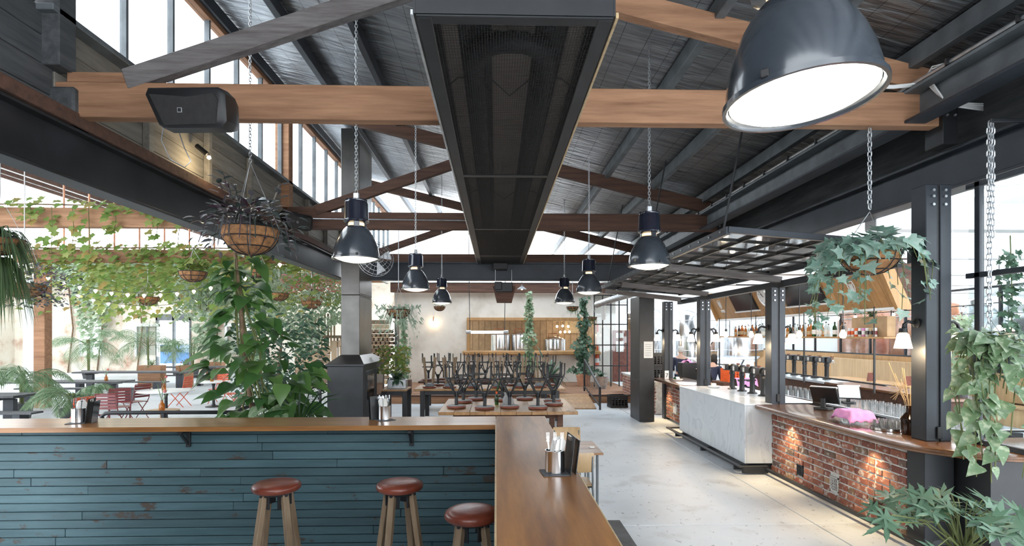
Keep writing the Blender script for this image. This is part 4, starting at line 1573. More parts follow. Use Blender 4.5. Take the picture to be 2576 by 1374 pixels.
# stage light tube and pendants in front of kitchen
tl = thing('tube_light', 'glowing tube light hung on two cables before the serving hatch', 'light', (-.3, 19, 2.2))
MB().tube([(-.85, 19, 2.21), (.24, 19, 2.21)], .045, 12).build('tube', 'tubelight', tl, 'a')
for x in (-.94, .33):
    MB().lathe([(0, -.1), (.06, -.08), (.065, .08), (.03, .1), (0, .1)], 14, (x, 19, 2.21), Matrix.Rotation(PI / 2, 3, 'Y')).build('end_cap', 'galv', tl, 'a')
    MB().tube([(x + (.04 if x < 0 else -.04), 19, 2.28), (x, 19, roofz(x) - .02)], .012, 5).build('cable', 'steel', tl)
for (x, y, z, lab) in ((.95, 20.5, 3.8, 'small lit pendant high before the plaster wall'), (3.75, 17.0, 3.35, 'small metal shade pendant beside the dark steel column')):
    p = thing('small_pendant', lab, 'lamp', (x, y, z))
    MB().shell([(.17, 0), (.16, .02), (.06, .09), (.03, .1), (.03, .16), (.001, .17)], 20, (x, y, z)).build('shade', 'greysteel', p, 'a')
    MB().lathe([(0, -.03), (.035, 0), (.03, .04), (0, .05)], 12, (x, y, z)).build('bulb', 'bulb', p, 'a')
    MB().tube([(x, y, z + .16), (x, y, roofz(x))], .006, 5).build('flex', 'black', p)
wl_ = thing('bare_wall_bulb', 'warm bare bulb lighting the cream plaster wall', 'bulb', (-2.45, 21.85, 2.6))
MB().lathe([(0, -.1), (.06, -.08), (.075, -.03), (.05, .03), (.03, .05)], 14, (-2.45, 21.8, 2.6)).build('globe', 'bulb', wl_, 'a')
MB().tube([(-2.45, 21.8, 2.65), (-2.45, 21.8, 2.8), (-2.45, 21.99, 2.82)], .02, 6).build('holder', 'copper', wl_)

# kitchen kettles behind the hatch
for k, (x, r, zt, lab) in enumerate(((.18, .42, 2.13, 'stainless kettle at the left behind the serving hatch'), (1.03, .38, 2.13, 'stainless kettle in the middle behind the serving hatch'), (2.48, .48, 1.93, 'wide stainless kettle at the right behind the hatch'))):
    t = thing('brew_kettle', lab, 'kettle', (x, 23.6, 0), group='kettles in the kitchen')
    MB().lathe([(r * .98, .3), (r, .35), (r, zt - .03), (r * 1.04, zt - .02), (r * 1.04, zt), (0, zt + .01)], 28, (x, 23.6, 0)).build('vessel', 'inox', t, 'a')
    MB().lathe([(r * .9, zt + .012), (r * .5, zt + .1), (.05, zt + .12), (0, zt + .14)], 24, (x, 23.6, 0)).build('lid', 'inox', t, 'a')
    MB().tube([(x - .25, 23.6, zt + .08), (x - .25, 23.6, zt + .24), (x + .12, 23.6, zt + .26), (x + .15, 23.6, zt + .1)], .025, 8).build('handle', 'copper', t, True)
    MB().box(x - .4, x + .4, 23.2, 24, .0, .3).build('stand', 'steel', t)
for k, (x, z) in enumerate(((2.7, 2.5), (2.95, 2.52), (3.2, 2.5), (2.85, 2.25), (3.05, 2.26), (3.25, 2.26))):
    t = thing('kitchen_bulb', 'small round bulb glowing in the kitchen behind the hatch', 'bulb', (x, 24.6, z), group='bulbs in the kitchen')
    MB().lathe([(0, -.06), (.05, -.03), (.05, .02), (.02, .05)], 12, (x, 24.6, z)).build('globe', 'bulb', t, 'a')
    MB().tube([(x, 24.6, z + .05), (x, 24.6, 3.62)], .006, 4).build('flex', 'black', t)
tag(MB().box(3.1, 3.75, 25.2, 25.36, 2.2, 2.75, .01).build('menu_card', 'edge'), 'pale yellow board hanging at the back of the kitchen', 'board')

# far right corner of the hall: glazed steel screen, door, signs
sd = structroot('window_10')
for x in (3.55, 3.85, 4.15, 4.45, 4.75):
    MB().box(x - .02, x + .02, 20.0, 20.05, .25, 3.55, .003).build('mullion', 'steel', sd)
for z in (1.0, 1.75, 2.5, 3.2, 3.55):
    MB().box(3.53, 4.77, 20.0, 20.05, z - .02, z + .02, .003).build('transom', 'steel', sd)
for x in (3.575, 3.875, 4.175, 4.475):
    for (z0, z1) in ((.3, .97), (1.03, 1.72), (1.78, 2.47), (2.53, 3.17), (3.23, 3.52)):
        MB().box(x, x + .25, 20.02, 20.03, z0, z1).build('pane', 'smoke', sd)
d2 = structroot('door_2')
MB().box(4.62, 5.5, 21.94, 21.99, .26, 2.3, .006).build('leaf', 'leatherd', d2)
for (z, h) in ((2.0, .2), (1.75, .12), (1.45, .3)):
    MB().box(4.75, 5.05, 21.925, 21.94, z, z + h).build('notice', 'paper', d2)
sg = thing('extinguisher_sign', 'small red sign with a white extinguisher picture on the wall', 'sign', (3.98, 21.97, 2.25))
MB().box(3.9, 4.06, 21.97, 22.0, 2.24, 2.54, .003).build('plate', 'red', sg)
MB().box(3.965, 3.995, 21.962, 21.97, 2.3, 2.42).build('pictogram', 'whitep', sg)
MB().lathe([(.018, 0), (.018, .02)], 10, (3.98, 21.966, 2.44), None).build('pictogram', 'whitep', sg)
fe = thing('fire_extinguisher', 'red fire extinguisher with white label on the far wall', 'extinguisher', (3.98, 21.9, .9))
MB().lathe([(0, .0), (.085, .0), (.09, .02), (.09, .4), (.06, .46), (.02, .48), (.02, .53)], 18, (3.98, 21.88, .9)).build('cylinder', 'red', fe, 'a')
MB().shell([(.0915, .12), (.0915, .3)], 18, (3.98, 21.88, .9)).build('label_band', 'whitep', fe, 'a')
MB().tube([(3.98, 21.88, 1.42), (4.05, 21.82, 1.4), (4.09, 21.82, 1.1)], .012, 6).build('hose', 'black', fe, True)
MB().box(3.9, 4.06, 21.975, 22.0, 1.46, 1.72, .003).build('wall_sign', 'red', fe)


# crates
def crate(name, m_, w_=.38, d=.3, h=.28):
    t = thing(name, '', 'crate', group='stacked crates')
    mb = MB()
    mb.box(-w_ / 2, w_ / 2, -d / 2, d / 2, 0, .012)
    for (sx, ex) in ((-1, 1),):
        for s_ in (-1, 1):
            mb.box(-w_ / 2, w_ / 2, s_ * d / 2 - .008, s_ * d / 2 + .008, 0, h * .2)
            mb.box(-w_ / 2, w_ / 2, s_ * d / 2 - .008, s_ * d / 2 + .008, h * .75, h)
            mb.box(s_ * w_ / 2 - .008, s_ * w_ / 2 + .008, -d / 2, d / 2, 0, h * .2)
            mb.box(s_ * w_ / 2 - .008, s_ * w_ / 2 + .008, -d / 2, d / 2, h * .72, h)
    mb.build('shell', m_, t)
    for i in range(6):
        x = -w_ / 2 + .012 + i * (w_ - .024) / 5
        MB().box(x - .012, x + .012, -d / 2 - .009, d / 2 + .009, h * .2, h * .75).build('rib', m_, t)
    for i in range(3):
        z = h * (.3 + .15 * i)
        MB().box(-w_ / 2 - .006, w_ / 2 + .006, -d / 2 + .01, d / 2 - .01, z, z + .018).build('rib', m_, t)
    return t


ck = crate('milk_crate', 'black')
move(ck, (3.55, 16.2, 0), .1, 'black crate on the pale floor next to the low brick wall', scale=1.3)
dup(ck, (4.38, 16.1, .885), 0, 'black crate on the low brick wall, bottom left of the pile')
dup(ck, (4.38, 15.1, .885), 0, 'black crate on the low brick wall, bottom right of the pile')
dup(ck, (4.38, 15.1, 1.255), .0, 'black crate on the low brick wall, topmost')
# pipe above the canopy end
pp = thing('rainwater_pipe', 'thick grey pipe slanting below the far end of canopy', 'pipe', (3.4, 15, 3.1))
MB().tube([(2.95, 16.25, 3.0), (3.3, 15.6, 3.12), (4.3, 13.6, 3.4)], .09, 14).build('pipe', 'galv', pp, 'a')
MB().tube([(3.1, 16.0, 2.95), (3.1, 16.0, 2.55)], .06, 12).build('spigot', 'whitep', pp, 'a')

# railing on the garden side of the hall
rg = thing('garden_railing', 'black steel railing with square mesh between hall and garden', 'railing', (-3.7, 8, 0))
pts = [(-5.7, 8.0), (-3.72, 8.0), (-3.85, 12.2)]
MB().tube([(-5.55, 8.0, .0), (-5.55, 8, .96), (-5.5, 8, 1.0), (-5.4, 8, 1.01), (-3.72, 8.0, 1.01), (-3.82, 12.25, 1.15)], .028, 8).build('hand_rail', 'steel', rg, True)
MB().tube([(-5.55, 8.0, .9), (-3.75, 8.0, .9), (-3.82, 12.25, 1.02)], .018, 6).build('lower_rail', 'steel', rg)
for (x, y) in ((-4.7, 8), (-3.74, 8.02), (-3.76, 9.4), (-3.79, 10.8), (-3.82, 12.2)):
    MB().box(x - .025, x + .025, y - .025, y + .025, 0, 1.0 + max(0, y - 8) * .033, .004).build('post', 'steel', rg)
m = MB()
for i in range(43):
    y = 8.05 + i * .097
    x = -3.73 - .09 * (y - 8) / 4.2
    m.box(x - .003, x + .003, y - .003, y + .003, .1, .9 + (y - 8) * .028)
for k in range(9):
    z = .12 + k * .1
    m.bar((-3.73, 8.05, z), (-3.82, 12.2, z * 1.03), .006, .006)
stuff(m.build('mesh_infill', 'steel', rg))

# cables on the tie beams and the caged fan on the flue
cw = thing('cable_bundle', 'bundle of white cables looping from nearest tie beam to the eave channel', 'cable', (4.2, 5.5, 4.55))
for k in range(4):
    d = k * .02
    MB().tube([(2.9, 5.50, 4.583 + d * .3), (4.0, 5.49, 4.59 + d * .4), (4.22, 5.45 - d, 4.6), (4.28, 5.40 - d, 4.68 + d), (4.26, 5.1, 4.66)], .009, 6).build('cable', 'whitep', cw, True)
    MB().tube([(4.25, 5.40 - d, 4.62), (4.3, 5.3 - d, 4.45 - d), (4.42, 5.28 - d, 4.36 - d), (4.75, 5.3, 4.36 - d)], .009, 6).build('cable', 'whitep', cw, True)
tag(MB().tube([(-3.9, 11.215, 4.43), (-.55, 11.215, 4.41)], .012, 6).build('conduit', 'galv'), 'thin pale conduit along the second truss tie beam', 'conduit')
fan_ = thing('caged_fan', 'round wire-caged fan fixed beside the flue', 'fan', (-2.75, 12.75, 3.85))
FC = Vector((-2.72, 12.72, 3.86))
FR = Matrix.Rotation(.45, 3, 'Z') @ Matrix.Rotation(-.25, 3, 'X')
m = MB()
for rr, yy in ((.40, 0), (.40, .12), (.33, -.05), (.24, -.08), (.15, -.09), (.06, -.095)):
    m.tube([FC + FR @ Vector((rr * math.cos(i * PI / 14), yy, rr * math.sin(i * PI / 14))) for i in range(28)], .005, 4, True)
for k in range(24):
    a = k * PI / 12
    m.tube([FC + FR @ Vector((rr * math.cos(a), yy, rr * math.sin(a))) for rr, yy in ((.05, -.095), (.24, -.08), (.36, -.04), (.4, 0), (.4, .12))], .003, 4)
m.build('wire_cage', 'galv', fan_)
for k in range(4):
    a = k * PI / 2 + .3
    c_, s_ = math.cos(a), math.sin(a)
    m = MB()
    pts_ = [Vector((.05 * c_, .02, .05 * s_)), Vector((.34 * c_ - .1 * s_, .0, .34 * s_ + .1 * c_)), Vector((.36 * c_ + .1 * s_, .08, .36 * s_ - .1 * c_))]
    m.v = [tuple(FC + FR @ p) for p in pts_] + [tuple(FC + FR @ (p + Vector((0, .006, 0)))) for p in pts_]
    m.f = [(0, 1, 2), (5, 4, 3), (0, 3, 4, 1), (1, 4, 5, 2), (2, 5, 3, 0)]
    m.build('blade', 'galv', fan_)
MB().lathe([(0, -.06), (.05, -.05), (.06, .02), (.05, .1), (0, .11)], 14, tuple(FC), FR @ Matrix.Rotation(-PI / 2, 3, 'X')).build('motor', 'greysteel', fan_, 'a')
MB().bar(FC + Vector((0, .08, 0)), (-3.12, 12.95, 3.86), .04, .04, .004).build('bracket', 'steel', fan_)


# ================================================================ behind the bar
def letter(name, body, size, m_, parent, loc, shear):
    cu = bpy.data.curves.new(name, 'FONT')
    cu.body = body
    cu.size = size
    cu.align_x = 'CENTER'
    cu.shear = shear
    cu.extrude = .003
    tmp = bpy.data.objects.new(name + '_tmp', cu)
    COL.objects.link(tmp)
    bpy.context.view_layer.update()
    me = bpy.data.meshes.new_from_object(tmp.evaluated_get(bpy.context.evaluated_depsgraph_get()))
    bpy.data.objects.remove(tmp)
    me.materials.clear()
    me.materials.append(M[m_])
    o = bpy.data.objects.new(name, me)
    COL.objects.link(o)
    o.parent = parent
    o.location = loc
    o.rotation_euler = (PI / 2, 0, 0)
    return o


def tap(name):
    t = thing(name, '', 'beer tap')
    MB().lathe([(.085, 0), (.085, .015), (.05, .03), (.045, .06), (.043, .28), (.055, .30), (.05, .33), (.04, .36)], 18).build('column', 'black', t, 'a')
    MB().lathe([(0, -.085), (.06, -.08), (.075, -.06), (.075, .06), (.06, .08), (0, .085)], 18, (0, 0, .42), Matrix.Rotation(PI / 2, 3, 'X')).build('barrel_head', 'black', t, 'a')
    MB().box(-.16, -.085, -.05, .05, .37, .49, .006).build('badge_box', 'black', t)
    MB().box(-.162, -.16, -.035, .035, .39, .47).build('badge', 'whitep', t)
    for k in (-.045, 0, .045):
        MB().tube([(.07, k, .42), (.13, k, .41), (.14, k, .36)], .009, 6).build('spout', 'inox', t, True)
        MB().tube([(.10, k, .425), (.12, k, .5)], [.006, .013], 6).build('handle', 'leatherd', t)
    return t


tp = tap('beer_tap')
lab = ['nearest the bar post', 'second from the bar post', 'third from the bar post', 'fourth from the bar post', 'farthest along the marble']
for i, y in enumerate((9.05, 9.46, 9.87, 10.29, 10.72)):
    l = 'black beer tap column on the marble counter, ' + lab[i]
    (move(tp, (4.6, y, 1.055), 0, l, 'beer taps on the marble') if i == 0 else dup(tp, (4.6, y, 1.055), 0, l, 'beer taps on the marble'))
lab = ['rightmost', 'second from right', 'third from right', 'fourth from right', 'leftmost']
for i, y in enumerate((13.0, 13.5, 13.95, 14.45, 14.95)):
    dup(tp, (7.85, y, 1.05), .1, 'black beer tap column on the back counter, ' + lab[i], 'beer taps on the back counter', 1.1)

bc = thing('back_counter', 'long back counter of timber with a pale top behind the bar', 'counter', (7.8, 12, 0))
MB().box(7.5, 8.15, 9.0, 16.2, .05, 1.0, .006).build('body', 'beamdark', bc)
MB().box(7.42, 8.25, 12.4, 16.3, 1.0, 1.05, .006).build('stone_top', 'marble', bc)
MB().box(7.42, 8.25, 8.95, 12.39, 1.0, 1.045, .006).build('timber_top', 'bartop', bc)
ib = thing('steel_bench', 'stainless service bench full of glasses behind the bar', 'bench', (6.3, 9.5, 0))
MB().box(5.95, 6.85, 7.0, 12.2, .84, .88, .005).build('top', 'inox', ib)
MB().box(5.97, 6.83, 7.02, 12.18, .45, .83).build('fridge_front', 'black', ib)
for y in (7.1, 9.6, 12.1):
    MB().box(6.0, 6.06, y - .03, y + .03, 0, .45).build('leg', 'inox', ib)


def tumbler(name, r=.036, h=.13):
    o = MB().shell([(.001, .002), (r * .82, .002), (r, h), (r * .94, h), (r * .77, .012), (.001, .012)], 12).build(name, 'tumbler', smooth='a')
    return tag(o, '', 'glass')


gl = tumbler('drinking_glass')
first = True


def put_glass(loc, label, group, s=1.0):
    global first
    if first:
        first = False
        o = gl
    else:
        o = gl.copy()
        COL.objects.link(o)
    o.location = loc
    o.scale = (s, s, s)
    o['label'] = label
    o['group'] = group
    return o


for i in range(4):
    for j in range(26):
        if 12 <= j <= 14:
            continue
        put_glass((6.06 + i * .1, 7.1 + j * .1 * 1.9, .88), 'clean tumbler standing in rows on the steel bench', 'tumblers on the steel bench', 1.05)
for i in range(3):
    for j in range(3):
        put_glass((4.16 + i * .085, 6.4 + j * .09, 1.057), 'pint glass under the pink cloth on the walnut top', 'pint glasses under pink cloth', 1.2)
tr = thing('round_tray', 'round steel tray of small glasses on the walnut bar top', 'tray', (4.33, 6.03, 1.057))
MB().shell([(.001, .0), (.165, .0), (.172, .004), (.172, .03), (.168, .03), (.167, .006), (.001, .005)], 28, (4.33, 6.03, 1.057)).build('dish', 'inox', tr, 'a')
for k, (n_, r_) in enumerate(((1, 0), (6, .07), (11, .135))):
    for j in range(n_):
        a = j * 2 * PI / n_ + k
        put_glass((4.33 + r_ * math.cos(a), 6.03 + r_ * math.sin(a), 1.063), 'small water glass on the round steel tray', 'glasses on the round tray', .78)
# pink cloth draped over the pint glasses
cl = MB()
random.seed(9)
n1, n2 = 22, 22
for i in range(n1):
    for j in range(n2):
        x = 4.245 + (i / (n1 - 1) - .5) * .44
        y = 6.49 + (j / (n2 - 1) - .5) * .52
        dx, dy = max(0, abs(x - 4.245) - .125), max(0, abs(y - 6.49) - .14)
        d = math.hypot(dx, dy)
        z = 1.217 - d * .95 + .012 * math.sin(i * 1.3) * math.cos(j * .9) * (1 if d > 0 else .4)
        cl.v.append((x - (dx * .5) * (1 if x > 4.245 else -1), y - (dy * .5) * (1 if y > 6.49 else -1), max(z, 1.07)))
for i in range(n1 - 1):
    for j in range(n2 - 1):
        a = i * n2 + j
        cl.f.append((a, a + n2, a + n2 + 1, a + 1))
o = cl.build('pink_cloth', 'pink', smooth=True)
o.modifiers.new('s', 'SOLIDIFY').thickness = .003
tag(o, 'pink cloth draped over pint glasses on the walnut bar', 'cloth')
jg = thing('brown_flask', 'dark brown glass flask with dried flowers beside the near post', 'flask', (4.36, 5.74, 1.057))
MB().shell([(.001, 0), (.075, 0), (.08, .01), (.085, .14), (.09, .17), (.06, .21), (.035, .24), (.034, .3), (.045, .305), (.03, .3)], 20, (4.36, 5.74, 1.057)).build('glass', 'bottlebrown', jg, 'a')
for k in range(16):
    a = k * 2.4
    r = .03 + .012 * k
    MB().tube([(4.36, 5.74, 1.2), (4.36 + r * .3 * math.cos(a), 5.74 + r * .3 * math.sin(a), 1.42), (4.36 + r * math.cos(a), 5.74 + r * math.sin(a), 1.5 + .022 * k)], .0035, 4).build('dried_stem', 'edge', jg)
for k in range(30):
    a = k * 2.4
    MB().tube([(4.32, 5.84, 1.5), (4.32 + .11 * math.cos(a) * math.sin(k), 5.84 + .11 * math.sin(a), 1.5 + .1 * math.cos(k))], .002, 3).build('seed_spray', 'edge', jg)
mn = thing('menu_stand', 'small black folding menu stand on the walnut bar', 'menu stand', (4.62, 6.0, 1.057))
MB().prism([(5.93, 1.057), (6.07, 1.057), (6.02, 1.3), (5.98, 1.3)], 'x', 4.53, 4.71).build('board', 'black', mn)
MB().box(4.57, 4.67, 5.97, 6.03, 1.3, 1.32, .004).build('handle', 'black', mn)


def pos(label, loc, rz, face):
    t = thing('till_screen', label, 'till')
    R = Matrix.Rotation(-.5, 3, 'X')
    MB().box(-.1, .1, -.08, .1, 0, .03, .006).build('base', 'black', t)
    MB().box(-.03, .03, .0, .04, .03, .16, .004).build('neck', 'black', t)
    MB().cbox((0, -.02, .2), (.18, .014, .13), .006, R).build('housing', 'black', t)
    MB().cbox((0, -.035, .208), (.165, .003, .115), .001, R).build('screen', face, t)
    MB().cbox((0, .012, .31), (.18, .02, .008), .003, R).build('trim', 'whitep', t)
    t.location = loc
    t.rotation_euler = (0, 0, rz)
    return t


pos('black till screen seen from behind on the walnut bar', (4.62, 7.72, 1.057), 2.2, 'screen')
pos('till tablet with a bright white screen on the steel bench', (6.35, 9.85, .88), -.35, 'whitep')
pos('black till screen on the farther walnut top', (4.55, 12.1, 1.041), 2.2, 'screen')
bx_ = thing('till_box', 'pink cloth lying over a black box behind the marble counter', 'cloth', (4.9, 11.9, 1.04))
MB().box(5.05, 5.45, 11.5, 11.8, .9, 1.18, .01).build('box', 'black', bx_)
m = MB()
for i in range(9):
    for j in range(7):
        x = 5.03 + .44 * i / 8
        y = 11.47 + .3 * j / 6
        z = 1.19 - (.14 + .03 * math.sin(i * 1.7)) * (1 if j == 0 else 0) - (.03 if j == 1 else 0) * .3
        m.v.append((x + (random.uniform(-.01, .01) if j == 0 else 0), y - (.01 if j == 0 else 0), z))
for i in range(8):
    for j in range(6):
        a = i * 7 + j
        m.f.append((a, a + 7, a + 8, a + 1))
m.build('cloth', 'pink', bx_, True)
MB().box(5.0, 5.5, 11.45, 11.85, .0, .899).build('cupboard', 'beamdark', bx_)
oc = crate('orange_crate', 'orange')
move(oc, (5.55, 12.9, 1.02), .2, 'orange plastic crate behind the farther bar top', scale=1.1)
tag(MB().box(5.2, 5.9, 12.6, 13.3, .0, 1.018, .006).build('back_cupboard', 'beamdark'), 'dark cupboard under the orange crate', 'cupboard')
for k, (x, y, z, lb) in enumerate(((4.25, 12.9, 1.041, 'white dish of jars on the farther walnut top'), (4.35, 10.98, 1.056, 'white dish with napkins on the marble end'))):
    t = thing('white_dish', lb, 'dish', (x, y, z))
    MB().shell([(.001, 0), (.09, 0), (.12, .035), (.115, .037), (.085, .008), (.001, .006)], 20, (x, y, z)).build('dish', 'whitep', t, 'a')
    MB().box(x - .05, x + .03, y - .04, y + .04, z + .01, z + .09, .01).build('napkin_pack', 'paper', t)
    if k == 0:
        MB().lathe([(.03, .01), (.03, .07), (.02, .08)], 12, (x - .07, y, z)).build('green_jar', 'bottlegreen', t, 'a')
tn = thing('table_number', 'white table number plate on the farther walnut top', 'sign', (4.1, 13.3, 1.041))
MB().box(4.06, 4.16, 13.29, 13.31, 1.041, 1.25, .003).build('plate', 'whitep', tn)
letter('digit', '7', .14, 'navy', tn, (.01, -.012, .05), 0)
for k, x in enumerate((4.0, 4.22)):
    tag(MB().shell([(.001, 0), (.025, 0), (.026, .08), (.012, .1), (.012, .12), (.001, .121)], 12, (x, 13.55, 1.041)).build('sauce_bottle', 'bottleclear' if k == 0 else 'navy', smooth='a'), ('clear' if k == 0 else 'dark') + ' little sauce bottle beside the table number plate', 'bottle')

# bottle shelf
sh = thing('bottle_shelf', 'long timber shelf of bottles hanging behind the bar', 'shelf', (7, 13.4, 2.06))
MB().box(6.82, 7.2, 9.6, 17.2, 2.04, 2.075, .004).build('board', 'honey', sh)
for y in (9.9, 12.2, 14.5, 16.9):
    for x in (6.85, 7.17):
        MB().tube([(x, y, 2.075), (x, y, 2.62)], .01, 6).build('hanger', 'steel', sh)
    MB().box(6.84, 6.87, y - .015, y + .015, 1.05, 2.04, .003).build('upright', 'steel', sh)
MB().box(6.84, 6.87, 9.6, 17.2, 1.2, 1.23, .003).build('lower_rail', 'steel', sh)


def bottle(kind, h=.3):
    mt = {'c': 'bottleclear', 'a': 'amber', 'b': 'bottlebrown', 'g': 'bottlegreen'}[kind]
    t = thing('spirit_bottle', '', 'bottle', group='bottles on the long shelf')
    MB().lathe([(0, 0), (.036, 0), (.038, .01), (.038, h * .6), (.03, h * .7), (.013, h * .78), (.013, h * .93)], 12).build('glass', mt, t, 'a')
    MB().lathe([(.016, h * .93), (.016, h), (0, h)], 10).build('cap', 'black', t, 'a')
    MB().shell([(.0388, h * .15), (.0388, h * .45)], 12).build('label_band', {'c': 'paper', 'a': 'edge', 'b': 'edge', 'g': 'paper'}[kind], t, 'a')
    return t


protos = {k: bottle(k, h) for k, h in (('c', .3), ('a', .28), ('b', .31), ('g', .29))}
usedb = set()
random.seed(21)
kindn = {'c': 'clear', 'a': 'amber', 'b': 'brown', 'g': 'green'}
ysb = [15.9 - i * .105 for i in range(19)] + [13.15 - i * .11 for i in range(17)] + [11.2, 11.05, 10.95]
cnt = {}
for i, y in enumerate(ysb):
    k = random.choice('ccaabgac')
    l = kindn[k] + ' spirit bottle with black cap standing on the long shelf'
    loc = (6.93 + .12 * (i % 2), y, 2.075)
    if k in usedb:
        dup(protos[k], loc, 0, l, scale=random.uniform(.9, 1.15))
    else:
        usedb.add(k)
        move(protos[k], loc, 0, l)
cans = [('whitep', 'red'), ('whitep', 'orange'), ('orange', 'whitep'), ('whitep', 'steelblue'), ('pink', 'whitep'), ('whitep', 'navy'), ('edge', 'navy'), ('whitep', 'maroon')]
cn_ = ['red band', 'orange band', 'orange body', 'grey-blue band', 'pink body', 'navy band', 'tan body', 'maroon band']
for i, (a, b) in enumerate(cans):
    y = 10.75 - i * .105
    t = thing('beer_can', 'beer can with %s in the row at right of shelf' % cn_[i], 'can', (6.95, y, 2.075), group='cans on the shelf')
    MB().lathe([(.03, 0), (.036, .01), (.036, .15), (.03, .165), (0, .165)], 14, (6.95, y, 2.075)).build('body', a, t, 'a')
    MB().shell([(.0367, .04), (.0367, .11)], 14, (6.95, y, 2.075)).build('band', b, t, 'a')
bxp = thing('planter_box', 'cardboard-brown planter box with grass above the cans', 'planter', (7.1, 10.3, 2.26))
MB().box(7.02, 7.18, 9.8, 10.8, 2.075, 2.45, .006).build('box', 'cardboard', bxp)

# timber bulkhead above the shelf
bk = thing('timber_bulkhead', 'honey timber bulkhead with screens and clock above the bar shelf', 'bulkhead', (7, 13.4, 2.6))
MB().prism([(7.06, 2.62), (7.85, 2.62), (7.85, 3.36), (6.66, 3.36)], 'y', 9.5, 17.3).build('core', 'beamdark', bk)
for i in range(39):
    y0 = 9.5 + i * .2
    MB().prism([(7.02, 2.60), (7.058, 2.60), (6.655, 3.38), (6.615, 3.38)], 'y', y0 + .003, y0 + .197).build('board', 'honey', bk)
MB().box(6.96, 7.12, 9.45, 17.35, 2.55, 2.598, .004).build('ledge', 'white', bk)
MB().prism([(6.94, 2.55), (7.2, 2.55), (6.8, 3.42), (6.56, 3.42)], 'y', 9.41, 9.495).build('end_board', 'honey', bk)
MB().prism([(6.94, 2.55), (7.2, 2.55), (6.8, 3.42), (6.56, 3.42)], 'y', 17.305, 17.39).build('end_board', 'honey', bk)


def bface(z):
    return 7.02 - (z - 2.60) * .405 / .78


def on_bulk(z0, z1, t0, t1):
    return [(bface(z0) - t1, z0), (bface(z0) - t0, z0), (bface(z1) - t0, z1), (bface(z1) - t1, z1)]


for (y0, y1, z0, z1) in ((14.45, 15.75, 2.78, 3.3), (11.4, 12.95, 2.78, 3.32)):
    tv = thing('wall_screen', 'dark television on the bulkhead, ' + ('left of the clock' if y0 > 14 else 'right of the clock'), 'television', (6.8, y0, z0), group='bulkhead televisions')
    MB().prism(on_bulk(z0, z1, .002, .05), 'y', y0, y1).build('housing', 'black', tv)
    MB().prism(on_bulk(z0 + .02, z1 - .02, .0505, .055), 'y', y0 + .02, y1 - .02).build('screen', 'screen', tv)
    MB().prism(on_bulk(z0 - .035, z0 - .003, .002, .08), 'y', y0 - .05, y1 + .05).build('ledge', 'white', tv)
ck_ = thing('wall_clock', 'round white clock on the timber bulkhead beside the bar post', 'clock', (6.75, 13.9, 3.05))
tilt = Matrix.Rotation(-PI / 2 - math.atan(.52), 3, 'Y')
MB().lathe([(0, 0), (.25, 0), (.25, .05), (.23, .05), (.225, .03), (0, .03)], 32, (bface(3.06) - .005, 13.85, 3.06), tilt).build('face', 'whitep', ck_, 'a')
def ck_pt(r, a, d):
    v = Vector((0, -r * math.sin(a), r * math.cos(a)))
    z = 3.06 + v.z * .887
    return Vector((bface(z) - .04 - d, 13.85 + v.y, z))


for k in range(12):
    a = k * PI / 6
    MB().bar(ck_pt(.17, a, 0), ck_pt(.205, a, 0), .012, .006).build('hour_mark', 'black', ck_)
MB().bar(ck_pt(0, 0, .004), ck_pt(.12, -.6, .004), .016, .006).build('hand', 'black', ck_)
MB().bar(ck_pt(0, 0, .008), ck_pt(.18, -.35, .008), .012, .006).build('hand', 'black', ck_)


# painted emblem marks on the bulkhead panels
def emblem(yc, zc, s, name, lab):
    t = thing(name, lab, 'emblem', (6.8, yc, zc))

    def P(u, v):
        z = zc + v * s
        return (bface(z) - .012, yc - u * s, z)
    sh_ = [(-.5, .9), (.5, .9), (.6, .3), (.35, -.3), (0, -.6), (-.35, -.3), (-.6, .3)]
    MB().tube([P(*q) for q in sh_], .012 * s * 4, 5, True).build('outline', 'whitep', t)
    for k in range(5):
        MB().tube([P(-.3 + .15 * k, .7 - .1 * (k % 2)), P(-.25 + .13 * k, .1), P(-.2 + .1 * k, -.25 - .05 * (k % 3))], .01 * s * 4, 4).build('stroke', 'whitep', t)
    for k in range(6):
        MB().tube([P(-.75 + .28 * k, -.8), P(-.68 + .28 * k, -1.3)], .014 * s * 4, 4).build('lettering', 'whitep', t)
        MB().tube([P(-.75 + .28 * k, -.82), P(-.6 + .28 * k, -1.0), P(-.72 + .28 * k, -1.1)], .014 * s * 4, 4).build('lettering', 'whitep', t)
    return t


emblem(16.7, 3.0, .16, 'painted_emblem', 'white painted shield emblem at the far end of bulkhead')
emblem(10.45, 2.98, .16, 'painted_emblem', 'white painted shield emblem near the hanging ivy')

